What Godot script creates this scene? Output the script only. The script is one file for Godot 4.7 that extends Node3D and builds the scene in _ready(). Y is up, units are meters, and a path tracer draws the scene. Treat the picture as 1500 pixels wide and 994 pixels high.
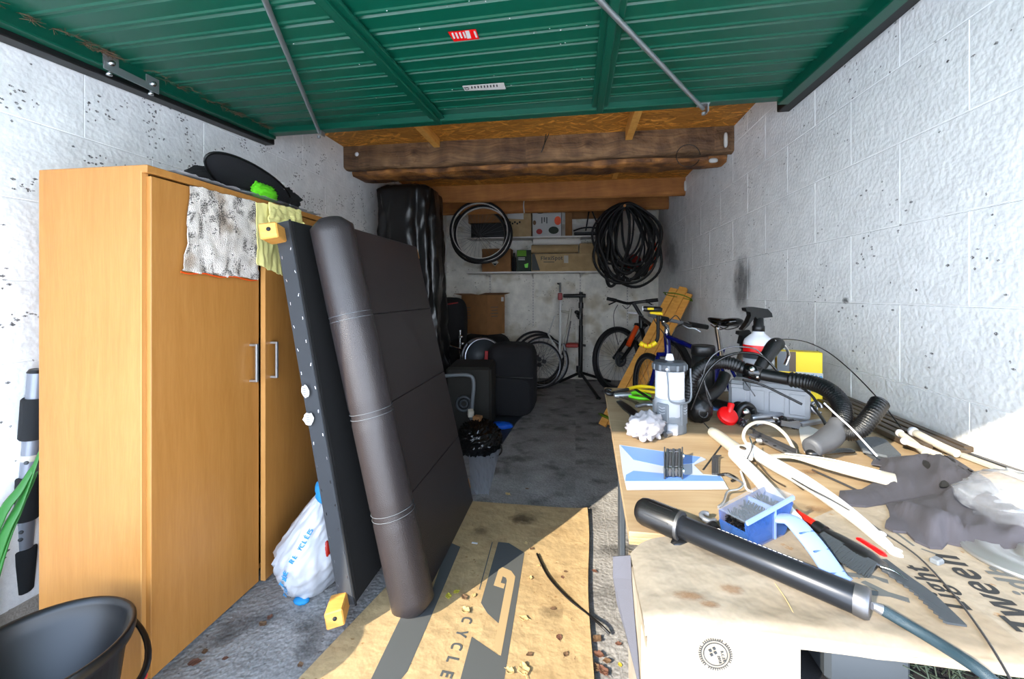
extends Node3D
# A garage seen from its open doorway: green up-and-over door overhead, oak cupboard and leather headboards on the left,
# a plywood bench heaped with bicycle parts on the right, bicycles and shelves at the back.
# World: x right, y up, depth into the garage is -z. "zd" below is depth in metres into the garage.

const EYE := 1.10
const FOC := 629.0
const YC := 0.989247
const YS := 0.146258
const TT := 0.70          # top of the bench
var M := {}               # materials
var used := {}
var rng := RandomNumberGenerator.new()

# ---------- measured points of the place ----------
func ray(u: float, v: float) -> Vector3:
	var a := (u - 750.0) / FOC
	return Vector3(a * YC - YS, (430.0 - v) / FOC, -(a * YS + YC))
func ph(u: float, v: float, h: float) -> Vector3:
	var r := ray(u, v)
	return Vector3(0, EYE, 0) + r * ((h - EYE) / r.y)
func pz(u: float, v: float, zd: float) -> Vector3:
	var r := ray(u, v)
	return Vector3(0, EYE, 0) + r * (-zd / r.z)
func px(u: float, v: float, x: float) -> Vector3:
	var r := ray(u, v)
	return Vector3(0, EYE, 0) + r * (x / r.x)
func V(x: float, y: float, zd: float) -> Vector3:
	return Vector3(x, y, -zd)
func pts(a: Array) -> Array:      # [[u, v, zd], ...]
	var o := []
	for p in a: o.append(pz(p[0], p[1], p[2]))
	return o
func hpts(a: Array, h: float) -> Array:
	var o := []
	for p in a: o.append(ph(p[0], p[1], h if p.size() < 3 else p[2]))
	return o

# ---------- mesh builder ----------
class Mb:
	var vs := PackedVector3Array()
	var gs := PackedInt32Array()
	func t(a: Vector3, b: Vector3, c: Vector3, g := -1) -> void:   # counter-clockwise seen from outside
		vs.append(a); vs.append(c); vs.append(b); gs.append(g)
	func q(a: Vector3, b: Vector3, c: Vector3, d: Vector3, g := -1) -> void:
		t(a, b, c, g); t(a, c, d, g)
	func face(p: Array, out: Vector3, g := -1) -> void:
		var n: Vector3 = (p[1] - p[0]).cross(p[2] - p[0])
		if n.dot(out) < 0.0: p.reverse()
		for i in range(1, p.size() - 1): t(p[0], p[i], p[i + 1], g)
	func box(c: Vector3, s: Vector3, b := Basis(), bev := 0.0) -> Mb:
		var h := s * 0.5
		bev = minf(bev, minf(h.x, minf(h.y, h.z)) * 0.9)
		for k in 3:
			for sg in [-1.0, 1.0]:
				var p := []
				for e in [[-1, -1], [1, -1], [1, 1], [-1, 1]]:
					var w := Vector3()
					w[k] = sg * h[k]
					w[(k + 1) % 3] = e[0] * (h[(k + 1) % 3] - bev)
					w[(k + 2) % 3] = e[1] * (h[(k + 2) % 3] - bev)
					p.append(c + b * w)
				var n := Vector3(); n[k] = sg
				face(p, b * n)
		if bev > 0.0:
			for k in 3:
				var i := (k + 1) % 3
				var j := (k + 2) % 3
				for si in [-1.0, 1.0]:
					for sj in [-1.0, 1.0]:
						var p := []
						for e in [[0, -1], [0, 1], [1, 1], [1, -1]]:
							var w := Vector3()
							w[k] = e[1] * (h[k] - bev)
							w[i] = si * (h[i] - (bev if e[0] == 1 else 0.0))
							w[j] = sj * (h[j] - (bev if e[0] == 0 else 0.0))
							p.append(c + b * w)
						var n := Vector3(); n[i] = si; n[j] = sj
						face(p, b * n)
			for sx in [-1.0, 1.0]:
				for sy in [-1.0, 1.0]:
					for sz in [-1.0, 1.0]:
						var s3 := Vector3(sx, sy, sz)
						var p := []
						for k in 3:
							var w := Vector3(h.x - bev, h.y - bev, h.z - bev)
							w[k] = h[k]
							p.append(c + b * (w * s3))
						face(p, b * s3)
		return self
	func bar(a: Vector3, z: Vector3, w: float, h: float, up := Vector3.UP, bev := 0.0) -> Mb:   # a square bar from a to z
		var d := (z - a).normalized()
		var s := d.cross(up)
		if s.length() < 0.01: s = d.cross(Vector3.RIGHT)
		s = s.normalized()
		return box((a + z) * 0.5, Vector3(w, h, a.distance_to(z)), Basis(s, s.cross(d), -d), bev)
	func tube(p: Array, r, n := 10, closed := false, flat := 1.0, up := Vector3(0.13, 1, 0.21), caps := true) -> Mb:
		var m := p.size()
		var rings := []
		var last := up.normalized()
		for i in m:
			var d: Vector3
			if closed: d = p[(i + 1) % m] - p[(i + m - 1) % m]
			else: d = p[mini(i + 1, m - 1)] - p[maxi(i - 1, 0)]
			d = d.normalized()
			var a := last - d * last.dot(d)
			if a.length() < 0.05: a = d.cross(Vector3(0.3, 0.2, 0.9))
			a = a.normalized()
			last = a
			var b := d.cross(a)
			var rad: float = r[i] if r is Array else r
			var ring := []
			for k in n:
				var an := TAU * k / n
				ring.append(p[i] + (a * cos(an) * flat + b * sin(an)) * rad)
			rings.append(ring)
		var g := 1 + (vs.size() % 100000)
		for i in (m if closed else m - 1):
			var A: Array = rings[i]
			var B: Array = rings[(i + 1) % m]
			for k in n:
				q(A[k], A[(k + 1) % n], B[(k + 1) % n], B[k], g)
		if not closed and caps:
			for e in [0, m - 1]:
				var c: Vector3 = p[e]
				for k in n:
					if e == 0: t(c, rings[e][(k + 1) % n], rings[e][k])
					else: t(c, rings[e][k], rings[e][(k + 1) % n])
		return self
	func lathe(prof: Array, n: int, xf := Transform3D(), arc := TAU, sharp := false) -> Mb:   # [[r, y], ...] from the bottom up
		var full := arc > TAU - 0.001
		var g := 1 + (vs.size() % 100000)
		for i in prof.size() - 1:
			if sharp: g += 1
			for k in n:
				var a0 := arc * k / n
				var a1 := arc * (k + 1) / n
				var p0 := xf * Vector3(prof[i][0] * cos(a0), prof[i][1], -prof[i][0] * sin(a0))
				var p1 := xf * Vector3(prof[i][0] * cos(a1), prof[i][1], -prof[i][0] * sin(a1))
				var p2 := xf * Vector3(prof[i + 1][0] * cos(a1), prof[i + 1][1], -prof[i + 1][0] * sin(a1))
				var p3 := xf * Vector3(prof[i + 1][0] * cos(a0), prof[i + 1][1], -prof[i + 1][0] * sin(a0))
				if prof[i][0] < 1e-6: t(p0, p2, p3, g)
				elif prof[i + 1][0] < 1e-6: t(p0, p1, p3, g)
				else: q(p0, p1, p2, p3, g)
		return self
	func prism(poly: PackedVector2Array, d: float, xf := Transform3D()) -> Mb:   # polygon in xy, from z = 0 to z = d
		if Geometry2D.is_polygon_clockwise(poly): poly.reverse()
		var tr := Geometry2D.triangulate_polygon(poly)
		for i in range(0, tr.size(), 3):
			var a := poly[tr[i]]; var b := poly[tr[i + 1]]; var c := poly[tr[i + 2]]
			if (b - a).cross(c - a) < 0.0:
				var w := b; b = c; c = w
			t(xf * Vector3(a.x, a.y, d), xf * Vector3(b.x, b.y, d), xf * Vector3(c.x, c.y, d))
			t(xf * Vector3(a.x, a.y, 0), xf * Vector3(c.x, c.y, 0), xf * Vector3(b.x, b.y, 0))
		for i in poly.size():
			var a := poly[i]; var b := poly[(i + 1) % poly.size()]
			q(xf * Vector3(a.x, a.y, 0), xf * Vector3(b.x, b.y, 0), xf * Vector3(b.x, b.y, d), xf * Vector3(a.x, a.y, d))
		return self
	func slab(p: Array, down: Vector3) -> Mb:       # a polygon of points (convex or not), thickened along down
		var n := Vector3()
		for i in p.size(): n += (p[i] - p[0]).cross(p[(i + 1) % p.size()] - p[0])
		if n.dot(down) > 0.0:
			p = p.duplicate(); p.reverse()
			n = -n
		n = n.normalized()
		var e1: Vector3 = (p[1] - p[0]).normalized()
		var e2 := n.cross(e1)
		var flat := PackedVector2Array()
		for w in p: flat.append(Vector2(e1.dot(w - p[0]), e2.dot(w - p[0])))
		var tr := Geometry2D.triangulate_polygon(flat)
		for i in range(0, tr.size(), 3):
			var a: Vector3 = p[tr[i]]; var b: Vector3 = p[tr[i + 1]]; var c: Vector3 = p[tr[i + 2]]
			if (b - a).cross(c - a).dot(n) < 0.0:
				var w2 := b; b = c; c = w2
			t(a, b, c); t(a + down, c + down, b + down)
		for i in p.size():
			var a: Vector3 = p[i]; var b: Vector3 = p[(i + 1) % p.size()]
			q(a + down, b + down, b, a)
		return self
	func sheet(nx: int, ny: int, fn: Callable, th := 0.002, mask = null) -> Mb:   # fn(u, v) -> point; a cloth of real thickness
		var P := []
		for j in ny + 1:
			var row := []
			for i in nx + 1: row.append(fn.call(float(i) / nx, float(j) / ny))
			P.append(row)
		var N := []
		for j in ny + 1:
			var row := []
			for i in nx + 1:
				var dx: Vector3 = P[j][mini(i + 1, nx)] - P[j][maxi(i - 1, 0)]
				var dy: Vector3 = P[mini(j + 1, ny)][i] - P[maxi(j - 1, 0)][i]
				row.append(dx.cross(dy).normalized())
			N.append(row)
		var g := 1 + (vs.size() % 100000)
		var on := func(i, j):
			if i < 0 or j < 0 or i >= nx or j >= ny: return false
			return true if mask == null else mask.call((i + 0.5) / nx, (j + 0.5) / ny)
		var T := func(i, j): return P[j][i] + N[j][i] * (th * 0.5)
		var U := func(i, j): return P[j][i] - N[j][i] * (th * 0.5)
		for j in ny:
			for i in nx:
				if not on.call(i, j): continue
				q(T.call(i, j), T.call(i + 1, j), T.call(i + 1, j + 1), T.call(i, j + 1), g)
				q(U.call(i, j), U.call(i, j + 1), U.call(i + 1, j + 1), U.call(i + 1, j), g + 1)
				if not on.call(i, j - 1): q(U.call(i, j), U.call(i + 1, j), T.call(i + 1, j), T.call(i, j))
				if not on.call(i, j + 1): q(U.call(i + 1, j + 1), U.call(i, j + 1), T.call(i, j + 1), T.call(i + 1, j + 1))
				if not on.call(i - 1, j): q(U.call(i, j + 1), U.call(i, j), T.call(i, j), T.call(i, j + 1))
				if not on.call(i + 1, j): q(U.call(i + 1, j), U.call(i + 1, j + 1), T.call(i + 1, j + 1), T.call(i + 1, j))
		return self
	func blob(fn: Callable, nu: int, nv: int) -> Mb:        # closed surface; fn(direction) -> point
		var g := 1 + (vs.size() % 100000)
		for j in nv:
			for i in nu:
				var p := []
				for e in [[0, 0], [1, 0], [1, 1], [0, 1]]:
					var a: float = TAU * ((i + e[0]) % nu) / nu
					var b: float = PI * (j + e[1]) / nv - PI / 2
					p.append(fn.call(Vector3(cos(a) * cos(b), sin(b), -sin(a) * cos(b))))
				if j == 0: t(p[0], p[2], p[3], g)
				elif j == nv - 1: t(p[0], p[1], p[2], g)
				else: q(p[0], p[1], p[2], p[3], g)
		return self
	func rock(c: Vector3, s: Vector3, b := Basis(), nu := 16, nv := 10, pw := 1.0) -> Mb:  # an ellipsoid, squarer as pw falls
		return blob(func(d): return c + b * (Vector3(signf(d.x) * pow(absf(d.x), pw), signf(d.y) * pow(absf(d.y), pw), signf(d.z) * pow(absf(d.z), pw)) * s), nu, nv)
	func mesh(off := Vector3()) -> ArrayMesh:
		var st := SurfaceTool.new()
		st.begin(Mesh.PRIMITIVE_TRIANGLES)
		var last := -99
		for i in gs.size():
			if gs[i] != last:
				last = gs[i]
				st.set_smooth_group(last)
			for k in 3: st.add_vertex(vs[i * 3 + k] - off)
		st.generate_normals()
		st.index()
		return st.commit()
	func base() -> Vector3:
		var lo := Vector3(1e9, 1e9, 1e9); var hi := -lo
		for p in vs:
			lo = lo.min(p); hi = hi.max(p)
		return Vector3((lo.x + hi.x) / 2, lo.y, (lo.z + hi.z) / 2)

# ---------- scene objects ----------
func numbered(n: String) -> String:
	used[n] = used.get(n, -1) + 1
	return n if used[n] == 0 else "%s_%03d" % [n, used[n]]
func tag(o: Node3D, label: String, cat: String, group := "") -> Node3D:
	o.set_meta("label", label); o.set_meta("category", cat)
	if group != "": o.set_meta("group", group)
	return o
func thing(n: String, label: String, cat: String, at: Vector3, group := "", turn := 0.0) -> Node3D:
	var o := Node3D.new()
	o.name = numbered(n); add_child(o); o.position = at; o.rotation.y = turn
	return tag(o, label, cat, group)
func part(n: String, b: Mb, m: Material, o: Node3D, world := true, label := "") -> MeshInstance3D:   # world: b is in world coordinates, o stands unturned
	var c := MeshInstance3D.new()
	var off := Vector3()
	var w: Node = o
	while world and w != self:
		off += w.position
		w = w.get_parent()
	c.mesh = b.mesh(off); c.material_override = m; c.name = n
	o.add_child(c, true)
	if label != "": c.set_meta("label", label)
	return c
func one(n: String, b: Mb, m: Material, label: String, cat: String, group := "") -> MeshInstance3D:   # a thing that is one mesh
	var c := MeshInstance3D.new()
	var at := b.base()
	c.mesh = b.mesh(at); c.material_override = m; c.name = numbered(n); c.position = at
	add_child(c)
	tag(c, label, cat, group)
	return c
func struct(n: String, b: Mb, m: Material, label := "") -> MeshInstance3D:
	var c := MeshInstance3D.new()
	c.mesh = b.mesh(); c.material_override = m; c.name = n
	add_child(c)
	c.set_meta("kind", "structure")
	if label != "": c.set_meta("label", label)
	return c
func words(txt: String, m: Material, o: Node3D, at: Vector3, right: Vector3, up: Vector3, size: float, bold := false, n := "lettering", mono := false) -> MeshInstance3D:   # size: height of the capitals; at: middle of the text in world
	var tm := TextMesh.new()
	var f := SystemFont.new()
	f.font_names = PackedStringArray(["Droid Sans Mono" if mono else "Droid Sans"])
	if bold: f.font_weight = 700
	tm.font = f; tm.text = txt; tm.font_size = 32; tm.pixel_size = size / 23.0; tm.depth = 0.0004; tm.curve_step = 2.0
	var c := MeshInstance3D.new()
	c.mesh = tm; c.material_override = m; c.name = n
	o.add_child(c, true)
	var off := Vector3()
	var w: Node = o
	while w != self:
		off += w.position
		w = w.get_parent()
	c.transform = Transform3D(Basis(right.normalized(), up.normalized(), right.cross(up).normalized()), at - off)
	return c
func circle(c: Vector3, r: float, nrm: Vector3, n := 32, a0 := 0.0, a1 := TAU, squash := 1.0, up := Vector3.UP) -> Array:
	var x := up.cross(nrm)
	if x.length() < 0.01: x = Vector3.RIGHT
	x = x.normalized()
	var y := nrm.cross(x).normalized()
	var o := []
	var closed := a1 - a0 > TAU - 0.001
	for k in (n if closed else n + 1):
		var a := a0 + (a1 - a0) * k / n
		o.append(c + (x * cos(a) + y * sin(a) * squash) * r)
	return o
func smooth(p: Array, n := 6) -> Array:       # Catmull-Rom through the points
	var o := []
	for i in p.size() - 1:
		var a: Vector3 = p[maxi(i - 1, 0)]; var b: Vector3 = p[i]; var c: Vector3 = p[i + 1]; var d: Vector3 = p[mini(i + 2, p.size() - 1)]
		for k in n: o.append(b.cubic_interpolate(c, a, d, float(k) / n))
	o.append(p[-1])
	return o
func basis_to(d: Vector3, up := Vector3.UP) -> Basis:   # a basis whose y runs along d
	d = d.normalized()
	var x := d.cross(up)
	if x.length() < 0.01: x = d.cross(Vector3.RIGHT)
	x = x.normalized()
	return Basis(x, d, x.cross(d))
func at_to(p: Vector3, d: Vector3, up := Vector3.UP) -> Transform3D:
	return Transform3D(basis_to(d, up), p)
func poly(a: Array) -> PackedVector2Array:
	var o := PackedVector2Array()
	for p in a: o.append(Vector2(p[0], p[1]))
	return o

func stain(n: String, o: Node3D, at: Vector3, nrm: Vector3, up: Vector3, w: float, h: float, c: Color, sd: int) -> void:   # a soaked-in mark with a ragged edge
	var im := Image.create(96, 96, false, Image.FORMAT_RGBA8)
	var nz := noise(0.04, sd, 4)
	for y in 96:
		for x in 96:
			var d := Vector2(x - 47.5, y - 47.5).length() / 47.5
			im.set_pixel(x, y, Color(c.r, c.g, c.b, clampf((1.0 - d) * 1.5 + 0.9 * nz.get_noise_2d(x, y) * clampf(1.2 - d, 0, 1), 0, 1) * c.a * smoothstep(1.0, 0.85, d)))
	var m := StandardMaterial3D.new()
	m.resource_name = "stain"; m.albedo_texture = ImageTexture.create_from_image(im); m.roughness = 0.9
	m.transparency = BaseMaterial3D.TRANSPARENCY_ALPHA
	var q := QuadMesh.new(); q.size = Vector2(w, h)
	var k := MeshInstance3D.new()
	k.mesh = q; k.material_override = m; k.name = n
	o.add_child(k, true)
	var off := Vector3()
	var p: Node = o
	while p != self:
		off += p.position
		p = p.get_parent()
	var x := up.cross(nrm).normalized()
	k.transform = Transform3D(Basis(x, nrm.cross(x).normalized(), nrm.normalized()), at - off)

# ---------- materials ----------
func mat(n: String, c: Color, rough := 0.6, metal := 0.0) -> StandardMaterial3D:
	var m := StandardMaterial3D.new()
	m.resource_name = n; m.albedo_color = c; m.roughness = rough; m.metallic = metal
	M[n] = m
	return m
func tex(n: String, im: Image, scale: float, rough := 0.7, world := false) -> StandardMaterial3D:
	var m := mat(n, Color.WHITE, rough)
	m.albedo_texture = ImageTexture.create_from_image(im)
	m.uv1_triplanar = true; m.uv1_world_triplanar = world; m.uv1_triplanar_sharpness = 6.0
	m.uv1_scale = Vector3.ONE * scale
	return m
func bump(m: StandardMaterial3D, freq: float, strength: float, sd := 3, stretch := 1.0, kind := FastNoiseLite.TYPE_SIMPLEX_SMOOTH) -> void:
	var t := NoiseTexture2D.new()
	var f := FastNoiseLite.new()
	f.noise_type = kind; f.seed = sd; f.frequency = freq; f.fractal_octaves = 4
	t.noise = f; t.width = 512; t.height = 512; t.seamless = true; t.as_normal_map = true; t.bump_strength = strength
	m.normal_enabled = true; m.normal_texture = t
	if not m.uv1_triplanar:
		m.uv1_triplanar = true; m.uv1_triplanar_sharpness = 6.0; m.uv1_scale = Vector3.ONE * stretch
func noise(freq: float, sd: int, oct := 3) -> FastNoiseLite:
	var f := FastNoiseLite.new()
	f.noise_type = FastNoiseLite.TYPE_SIMPLEX_SMOOTH; f.seed = sd; f.frequency = freq; f.fractal_octaves = oct
	return f
func wood(w: int, h: int, dark: Color, light: Color, sd: int, along_x := false, lines := 1.0, blotch := 0.25, knots := 0, wave := 40.0) -> Image:
	var im := Image.create(w, h, false, Image.FORMAT_RGB8)
	var a := noise(0.02 * lines, sd, 3); var b := noise(0.25 * lines, sd + 1, 2); var c := noise(0.006, sd + 2, 3)
	var ks := []
	var r := RandomNumberGenerator.new(); r.seed = sd
	for k in knots: ks.append([r.randf() * w, r.randf() * h, r.randf_range(6, 15)])
	for y in h:
		for x in w:
			var s := float(x if not along_x else y)
			var l := float(y if not along_x else x)
			var bend := c.get_noise_2d(s * 0.6, l * 0.35) * wave
			var kd := 0.0
			for k in ks:
				var d2: float = Vector2((x - k[0]) / (2.0 if along_x else 1.0), (y - k[1]) / (1.0 if along_x else 2.0)).length() / k[2]
				if d2 < 3.0:
					bend += 14.0 * exp(-d2 * d2)
					kd = maxf(kd, 1.0 - d2)
			var g := 0.5 + 0.5 * a.get_noise_2d(s * 2.0 + bend, l * 0.05)
			var f := 0.5 + 0.5 * b.get_noise_2d(s + bend * 0.5, l * 0.02)
			var v := clampf(0.55 * g + 0.45 * f + c.get_noise_2d(s + 900, l) * blotch - kd * 0.7, 0.0, 1.0)
			im.set_pixel(x, y, dark.lerp(light, v))
	return im
func flake_board() -> Image:
	var im := Image.create(1024, 1024, false, Image.FORMAT_RGB8)
	im.fill(Color(0.66, 0.43, 0.15))
	var r := RandomNumberGenerator.new(); r.seed = 5
	for k in 3600:
		var c := Vector2(r.randf() * 1024, r.randf() * 1024)
		var d := Vector2.from_angle(r.randf_range(-0.9, 0.9))
		var L := r.randf_range(22, 75); var W := r.randf_range(5, 13)
		var col := Color(0.90, 0.62, 0.25).lerp(Color(0.62, 0.38, 0.11), r.randf()) * r.randf_range(0.85, 1.15)
		for i in int(L):
			for j in int(W * (0.6 + 0.4 * sin(i / L * PI))):
				var p := c + d * i + d.orthogonal() * j
				im.set_pixel(posmod(int(p.x), 1024), posmod(int(p.y), 1024), col * (0.94 if j < 1 else 1.0))
	return im
func speckled(w: int, base: Color, vary: float, pits: int, pit: Color, sd: int, stain := Color(0.6, 0.55, 0.45), stain_amt := 0.0) -> Image:   # paint or concrete with clustered pits
	var im := Image.create(w, w, false, Image.FORMAT_RGB8)
	var a := noise(0.012, sd, 4); var b := noise(0.3, sd + 1, 2); var e := noise(0.004, sd + 5, 4)
	for y in w:
		for x in w:
			var s := 1.0 + vary * (a.get_noise_2d(x, y) * 1.3 + b.get_noise_2d(x, y) * 0.7)
			var c := Color(base.r * s, base.g * s, base.b * s)
			var k := clampf((e.get_noise_2d(x, y) - 0.1) * 2.5, 0, 1) * stain_amt
			im.set_pixel(x, y, c.lerp(stain, k))
	var r := RandomNumberGenerator.new(); r.seed = sd
	var cl := noise(0.008, sd + 9, 3)
	var n := 0
	while n < pits:
		var x := r.randi() % w; var y := r.randi() % w
		if cl.get_noise_2d(x, y) < 0.16 + r.randf() * 0.2: continue
		n += 1
		var rx := r.randi_range(1, 4); var ry := r.randi_range(1, 2)
		for j in range(-ry, ry + 1):
			for i in range(-rx, rx + 1):
				if r.randf() < 0.8 and float(i * i) / (rx * rx + 0.5) + float(j * j) / (ry * ry + 0.5) < 1.0: im.set_pixel(posmod(x + i, w), posmod(y + j, w), pit.lerp(base, r.randf() * 0.5))
	return im
func smeared() -> Image:      # a rag with greasy finger marks and black smears
	var im := speckled(512, Color(0.84, 0.81, 0.78), 0.08, 1100, Color(0.07, 0.06, 0.06), 18, Color(0.50, 0.42, 0.34), 0.6)
	var r := RandomNumberGenerator.new(); r.seed = 9
	var nz := noise(0.05, 77, 3)
	for k in 44:
		var c := Vector2(r.randf() * 512, r.randf() * 512)
		var d := Vector2.from_angle(r.randf_range(0.9, 2.0))
		var L := r.randf_range(20, 120); var W := r.randf_range(4, 26)
		for i in int(L):
			for j in range(-int(W), int(W) + 1):
				var p := c + d * i + d.orthogonal() * j
				var a := (1.0 - absf(j) / W) * sin(PI * i / L) * 1.0 + 2.0 * nz.get_noise_2d(p.x * 3, p.y * 3) - 0.1
				if a > 0.0:
					var x := posmod(int(p.x), 512); var y := posmod(int(p.y), 512)
					im.set_pixel(x, y, im.get_pixel(x, y).lerp(Color(0.09, 0.08, 0.07), clampf(a, 0, 0.85) * 0.8))
	return im
func concrete() -> Image:
	var w := 1024
	var im := Image.create(w, w, false, Image.FORMAT_RGB8)
	var a := noise(0.006, 41, 4); var b := noise(0.18, 42, 3); var c := noise(0.03, 43, 3)
	for y in w:
		for x in w:
			var v := 0.56 + 0.10 * a.get_noise_2d(x, y) + 0.09 * b.get_noise_2d(x, y) + 0.04 * c.get_noise_2d(x * 0.8, y * 1.3)
			v -= 0.22 * clampf(a.get_noise_2d(x + 500, y) * 2.0 - 0.35, 0, 1)
			im.set_pixel(x, y, Color(v, v * 0.985, v * 0.97))
	var r := RandomNumberGenerator.new(); r.seed = 8
	for k in 900:
		var x := r.randi() % w; var y := r.randi() % w
		var col := Color(0.2, 0.18, 0.16) if r.randf() < 0.6 else Color(0.75, 0.7, 0.6)
		for i in r.randi_range(1, 4): im.set_pixel((x + i) % w, (y + r.randi() % 2) % w, col)
	return im
func make_materials() -> void:
	var t := tex("white_wall_paint", speckled(1024, Color(0.925, 0.925, 0.92), 0.035, 260, Color(0.2, 0.19, 0.19), 11), 0.62, 0.75, true)
	bump(t, 0.14, 5.0, 21); t.normal_scale = 0.16
	t = tex("pitted_wall_paint", speckled(1024, Color(0.925, 0.925, 0.92), 0.04, 1300, Color(0.16, 0.15, 0.15), 12), 0.62, 0.75, true)
	bump(t, 0.12, 5.0, 22); t.normal_scale = 0.12
	t = tex("stained_wall_paint", speckled(1024, Color(0.88, 0.865, 0.83), 0.07, 500, Color(0.3, 0.27, 0.22), 13, Color(0.62, 0.56, 0.44), 0.5), 0.5, 0.8, true)
	bump(t, 0.10, 5.0, 23); t.normal_scale = 0.15
	t = tex("concrete_floor", concrete(), 0.55, 0.9, true)
	bump(t, 0.16, 5.0, 24); t.normal_scale = 0.22
	tex("pale_drive", speckled(256, Color(0.92, 0.90, 0.87), 0.05, 60, Color(0.6, 0.58, 0.55), 44), 0.8, 0.9, true)
	t = tex("bare_concrete", speckled(512, Color(0.6, 0.57, 0.53), 0.12, 400, Color(0.3, 0.28, 0.26), 14), 1.2, 0.9, true)
	bump(t, 0.16, 5.0, 25); t.normal_scale = 0.3
	t = tex("oak_veneer", wood(512, 1024, Color(0.62, 0.41, 0.18), Color(0.71, 0.50, 0.26), 31, false, 2.6, 0.08, 0, 12.0), 0.6, 0.42)
	t = tex("oak_edging", wood(128, 256, Color(0.70, 0.50, 0.26), Color(0.77, 0.57, 0.34), 32), 1.6, 0.4)
	t = tex("old_beam", wood(1024, 512, Color(0.27, 0.18, 0.11), Color(0.60, 0.46, 0.31), 33, true, 0.9, 0.45, 5), 0.8, 0.8)
	bump(t, 0.03, 5.0, 26)
	t = tex("new_beam", wood(1024, 512, Color(0.50, 0.30, 0.13), Color(0.70, 0.46, 0.22), 34, true, 0.8, 0.35, 6), 0.8, 0.75)
	t = tex("barked_beam", wood(1024, 512, Color(0.24, 0.13, 0.05), Color(0.72, 0.48, 0.23), 45, true, 1.3, 0.7, 4), 0.8, 0.7)
	bump(t, 0.03, 5.0, 46)
	t = tex("pine", wood(512, 512, Color(0.78, 0.52, 0.21), Color(0.92, 0.70, 0.36), 35, true, 0.8, 0.2, 3), 2.0, 0.55)
	t = tex("pine_upright", wood(512, 512, Color(0.70, 0.46, 0.18), Color(0.84, 0.62, 0.30), 38, false, 0.8, 0.2, 3), 2.0, 0.55)
	t = tex("plywood", wood(1024, 512, Color(0.55, 0.45, 0.33), Color(0.69, 0.61, 0.49), 36, true, 0.5, 0.3, 4), 0.9, 0.6)
	t = tex("ply_edge", wood(256, 256, Color(0.50, 0.36, 0.22), Color(0.86, 0.74, 0.56), 37, true, 5.0, 0.1), 6.0, 0.75)
	t = tex("flake_board", flake_board(), 0.55, 0.65)
	t = tex("cardboard", speckled(512, Color(0.68, 0.58, 0.42), 0.06, 60, Color(0.5, 0.36, 0.2), 15, Color(0.58, 0.46, 0.30), 0.3), 1.3, 0.85)
	bump(t, 0.02, 2.0, 27)
	t = tex("pale_cardboard", speckled(512, Color(0.54, 0.50, 0.44), 0.06, 90, Color(0.5, 0.38, 0.25), 16, Color(0.50, 0.43, 0.34), 0.4), 1.1, 0.8)
	bump(t, 0.02, 2.0, 28)
	t = tex("brown_carton", speckled(512, Color(0.52, 0.36, 0.21), 0.06, 30, Color(0.4, 0.27, 0.15), 17), 1.3, 0.85)
	t = tex("dirty_rag", smeared(), 2.6, 0.95)
	bump(t, 0.15, 4.0, 29)
	t = mat("door_green", Color(0.01, 0.30, 0.225), 0.36)
	t = mat("door_green_frame", Color(0.01, 0.28, 0.21), 0.35)
	t = mat("leather", Color(0.18, 0.163, 0.168), 0.35); t.metallic_specular = 0.5; bump(t, 0.12, 3.0, 30, 4.0); t.normal_scale = 0.5
	t = mat("black_lining", Color(0.21, 0.22, 0.235), 0.85); bump(t, 0.3, 3.0, 31, 5.0)
	mat("black_cloth", Color(0.05, 0.05, 0.055), 0.9); bump(M.black_cloth, 0.3, 3.0, 32, 6.0)
	mat("navy_cloth", Color(0.055, 0.055, 0.075), 0.8); bump(M.navy_cloth, 0.2, 3.0, 33, 6.0)
	mat("olive_cloth", Color(0.09, 0.085, 0.065), 0.8)
	t = mat("grey_cloth", Color(0.25, 0.245, 0.275), 0.95); bump(t, 0.35, 4.0, 34, 8.0)
	t = mat("glove_cloth", Color(0.64, 0.625, 0.64), 0.95); bump(t, 0.35, 4.0, 35, 8.0)
	t = mat("yellow_cloth", Color(0.96, 0.92, 0.60), 0.95); bump(t, 0.35, 4.0, 36, 8.0)
	mat("lime_cloth", Color(0.40, 0.85, 0.10), 0.8)
	mat("floor_shade", Color(0.30, 0.30, 0.33), 0.95); bump(M.floor_shade, 0.3, 3.0, 37, 8.0)  # grey that imitates shaded floor beside the carton
	mat("foam", Color(0.09, 0.10, 0.11), 0.95); bump(M.foam, 0.3, 3.0, 38, 6.0)
	mat("black_plastic", Color(0.035, 0.035, 0.04), 0.4)
	mat("black_gloss", Color(0.025, 0.025, 0.03), 0.18)
	mat("black_film", Color(0.045, 0.045, 0.05), 0.28)
	mat("rubber", Color(0.04, 0.038, 0.04), 0.65)
	mat("tyre_rubber", Color(0.055, 0.05, 0.06), 0.7)
	mat("bar_tape", Color(0.045, 0.047, 0.052), 0.33); bump(M.bar_tape, 0.1, 3.0, 39, 8.0)
	mat("hood_rubber", Color(0.27, 0.275, 0.29), 0.55)
	mat("black_steel", Color(0.04, 0.035, 0.04), 0.5)
	mat("dark_paint", Color(0.07, 0.07, 0.075), 0.35)
	mat("pump_steel", Color(0.16, 0.17, 0.19), 0.3, 0.6)
	mat("zinc", Color(0.70, 0.71, 0.72), 0.4, 0.85)
	mat("chrome", Color(0.85, 0.85, 0.86), 0.18, 1.0)
	mat("alloy", Color(0.66, 0.67, 0.70), 0.32, 0.9)
	mat("dull_steel", Color(0.40, 0.40, 0.41), 0.45, 0.85)
	mat("satin_grey", Color(0.50, 0.52, 0.56), 0.35, 0.4)
	mat("bronze_bar", Color(0.34, 0.29, 0.24), 0.45, 0.5)
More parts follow.
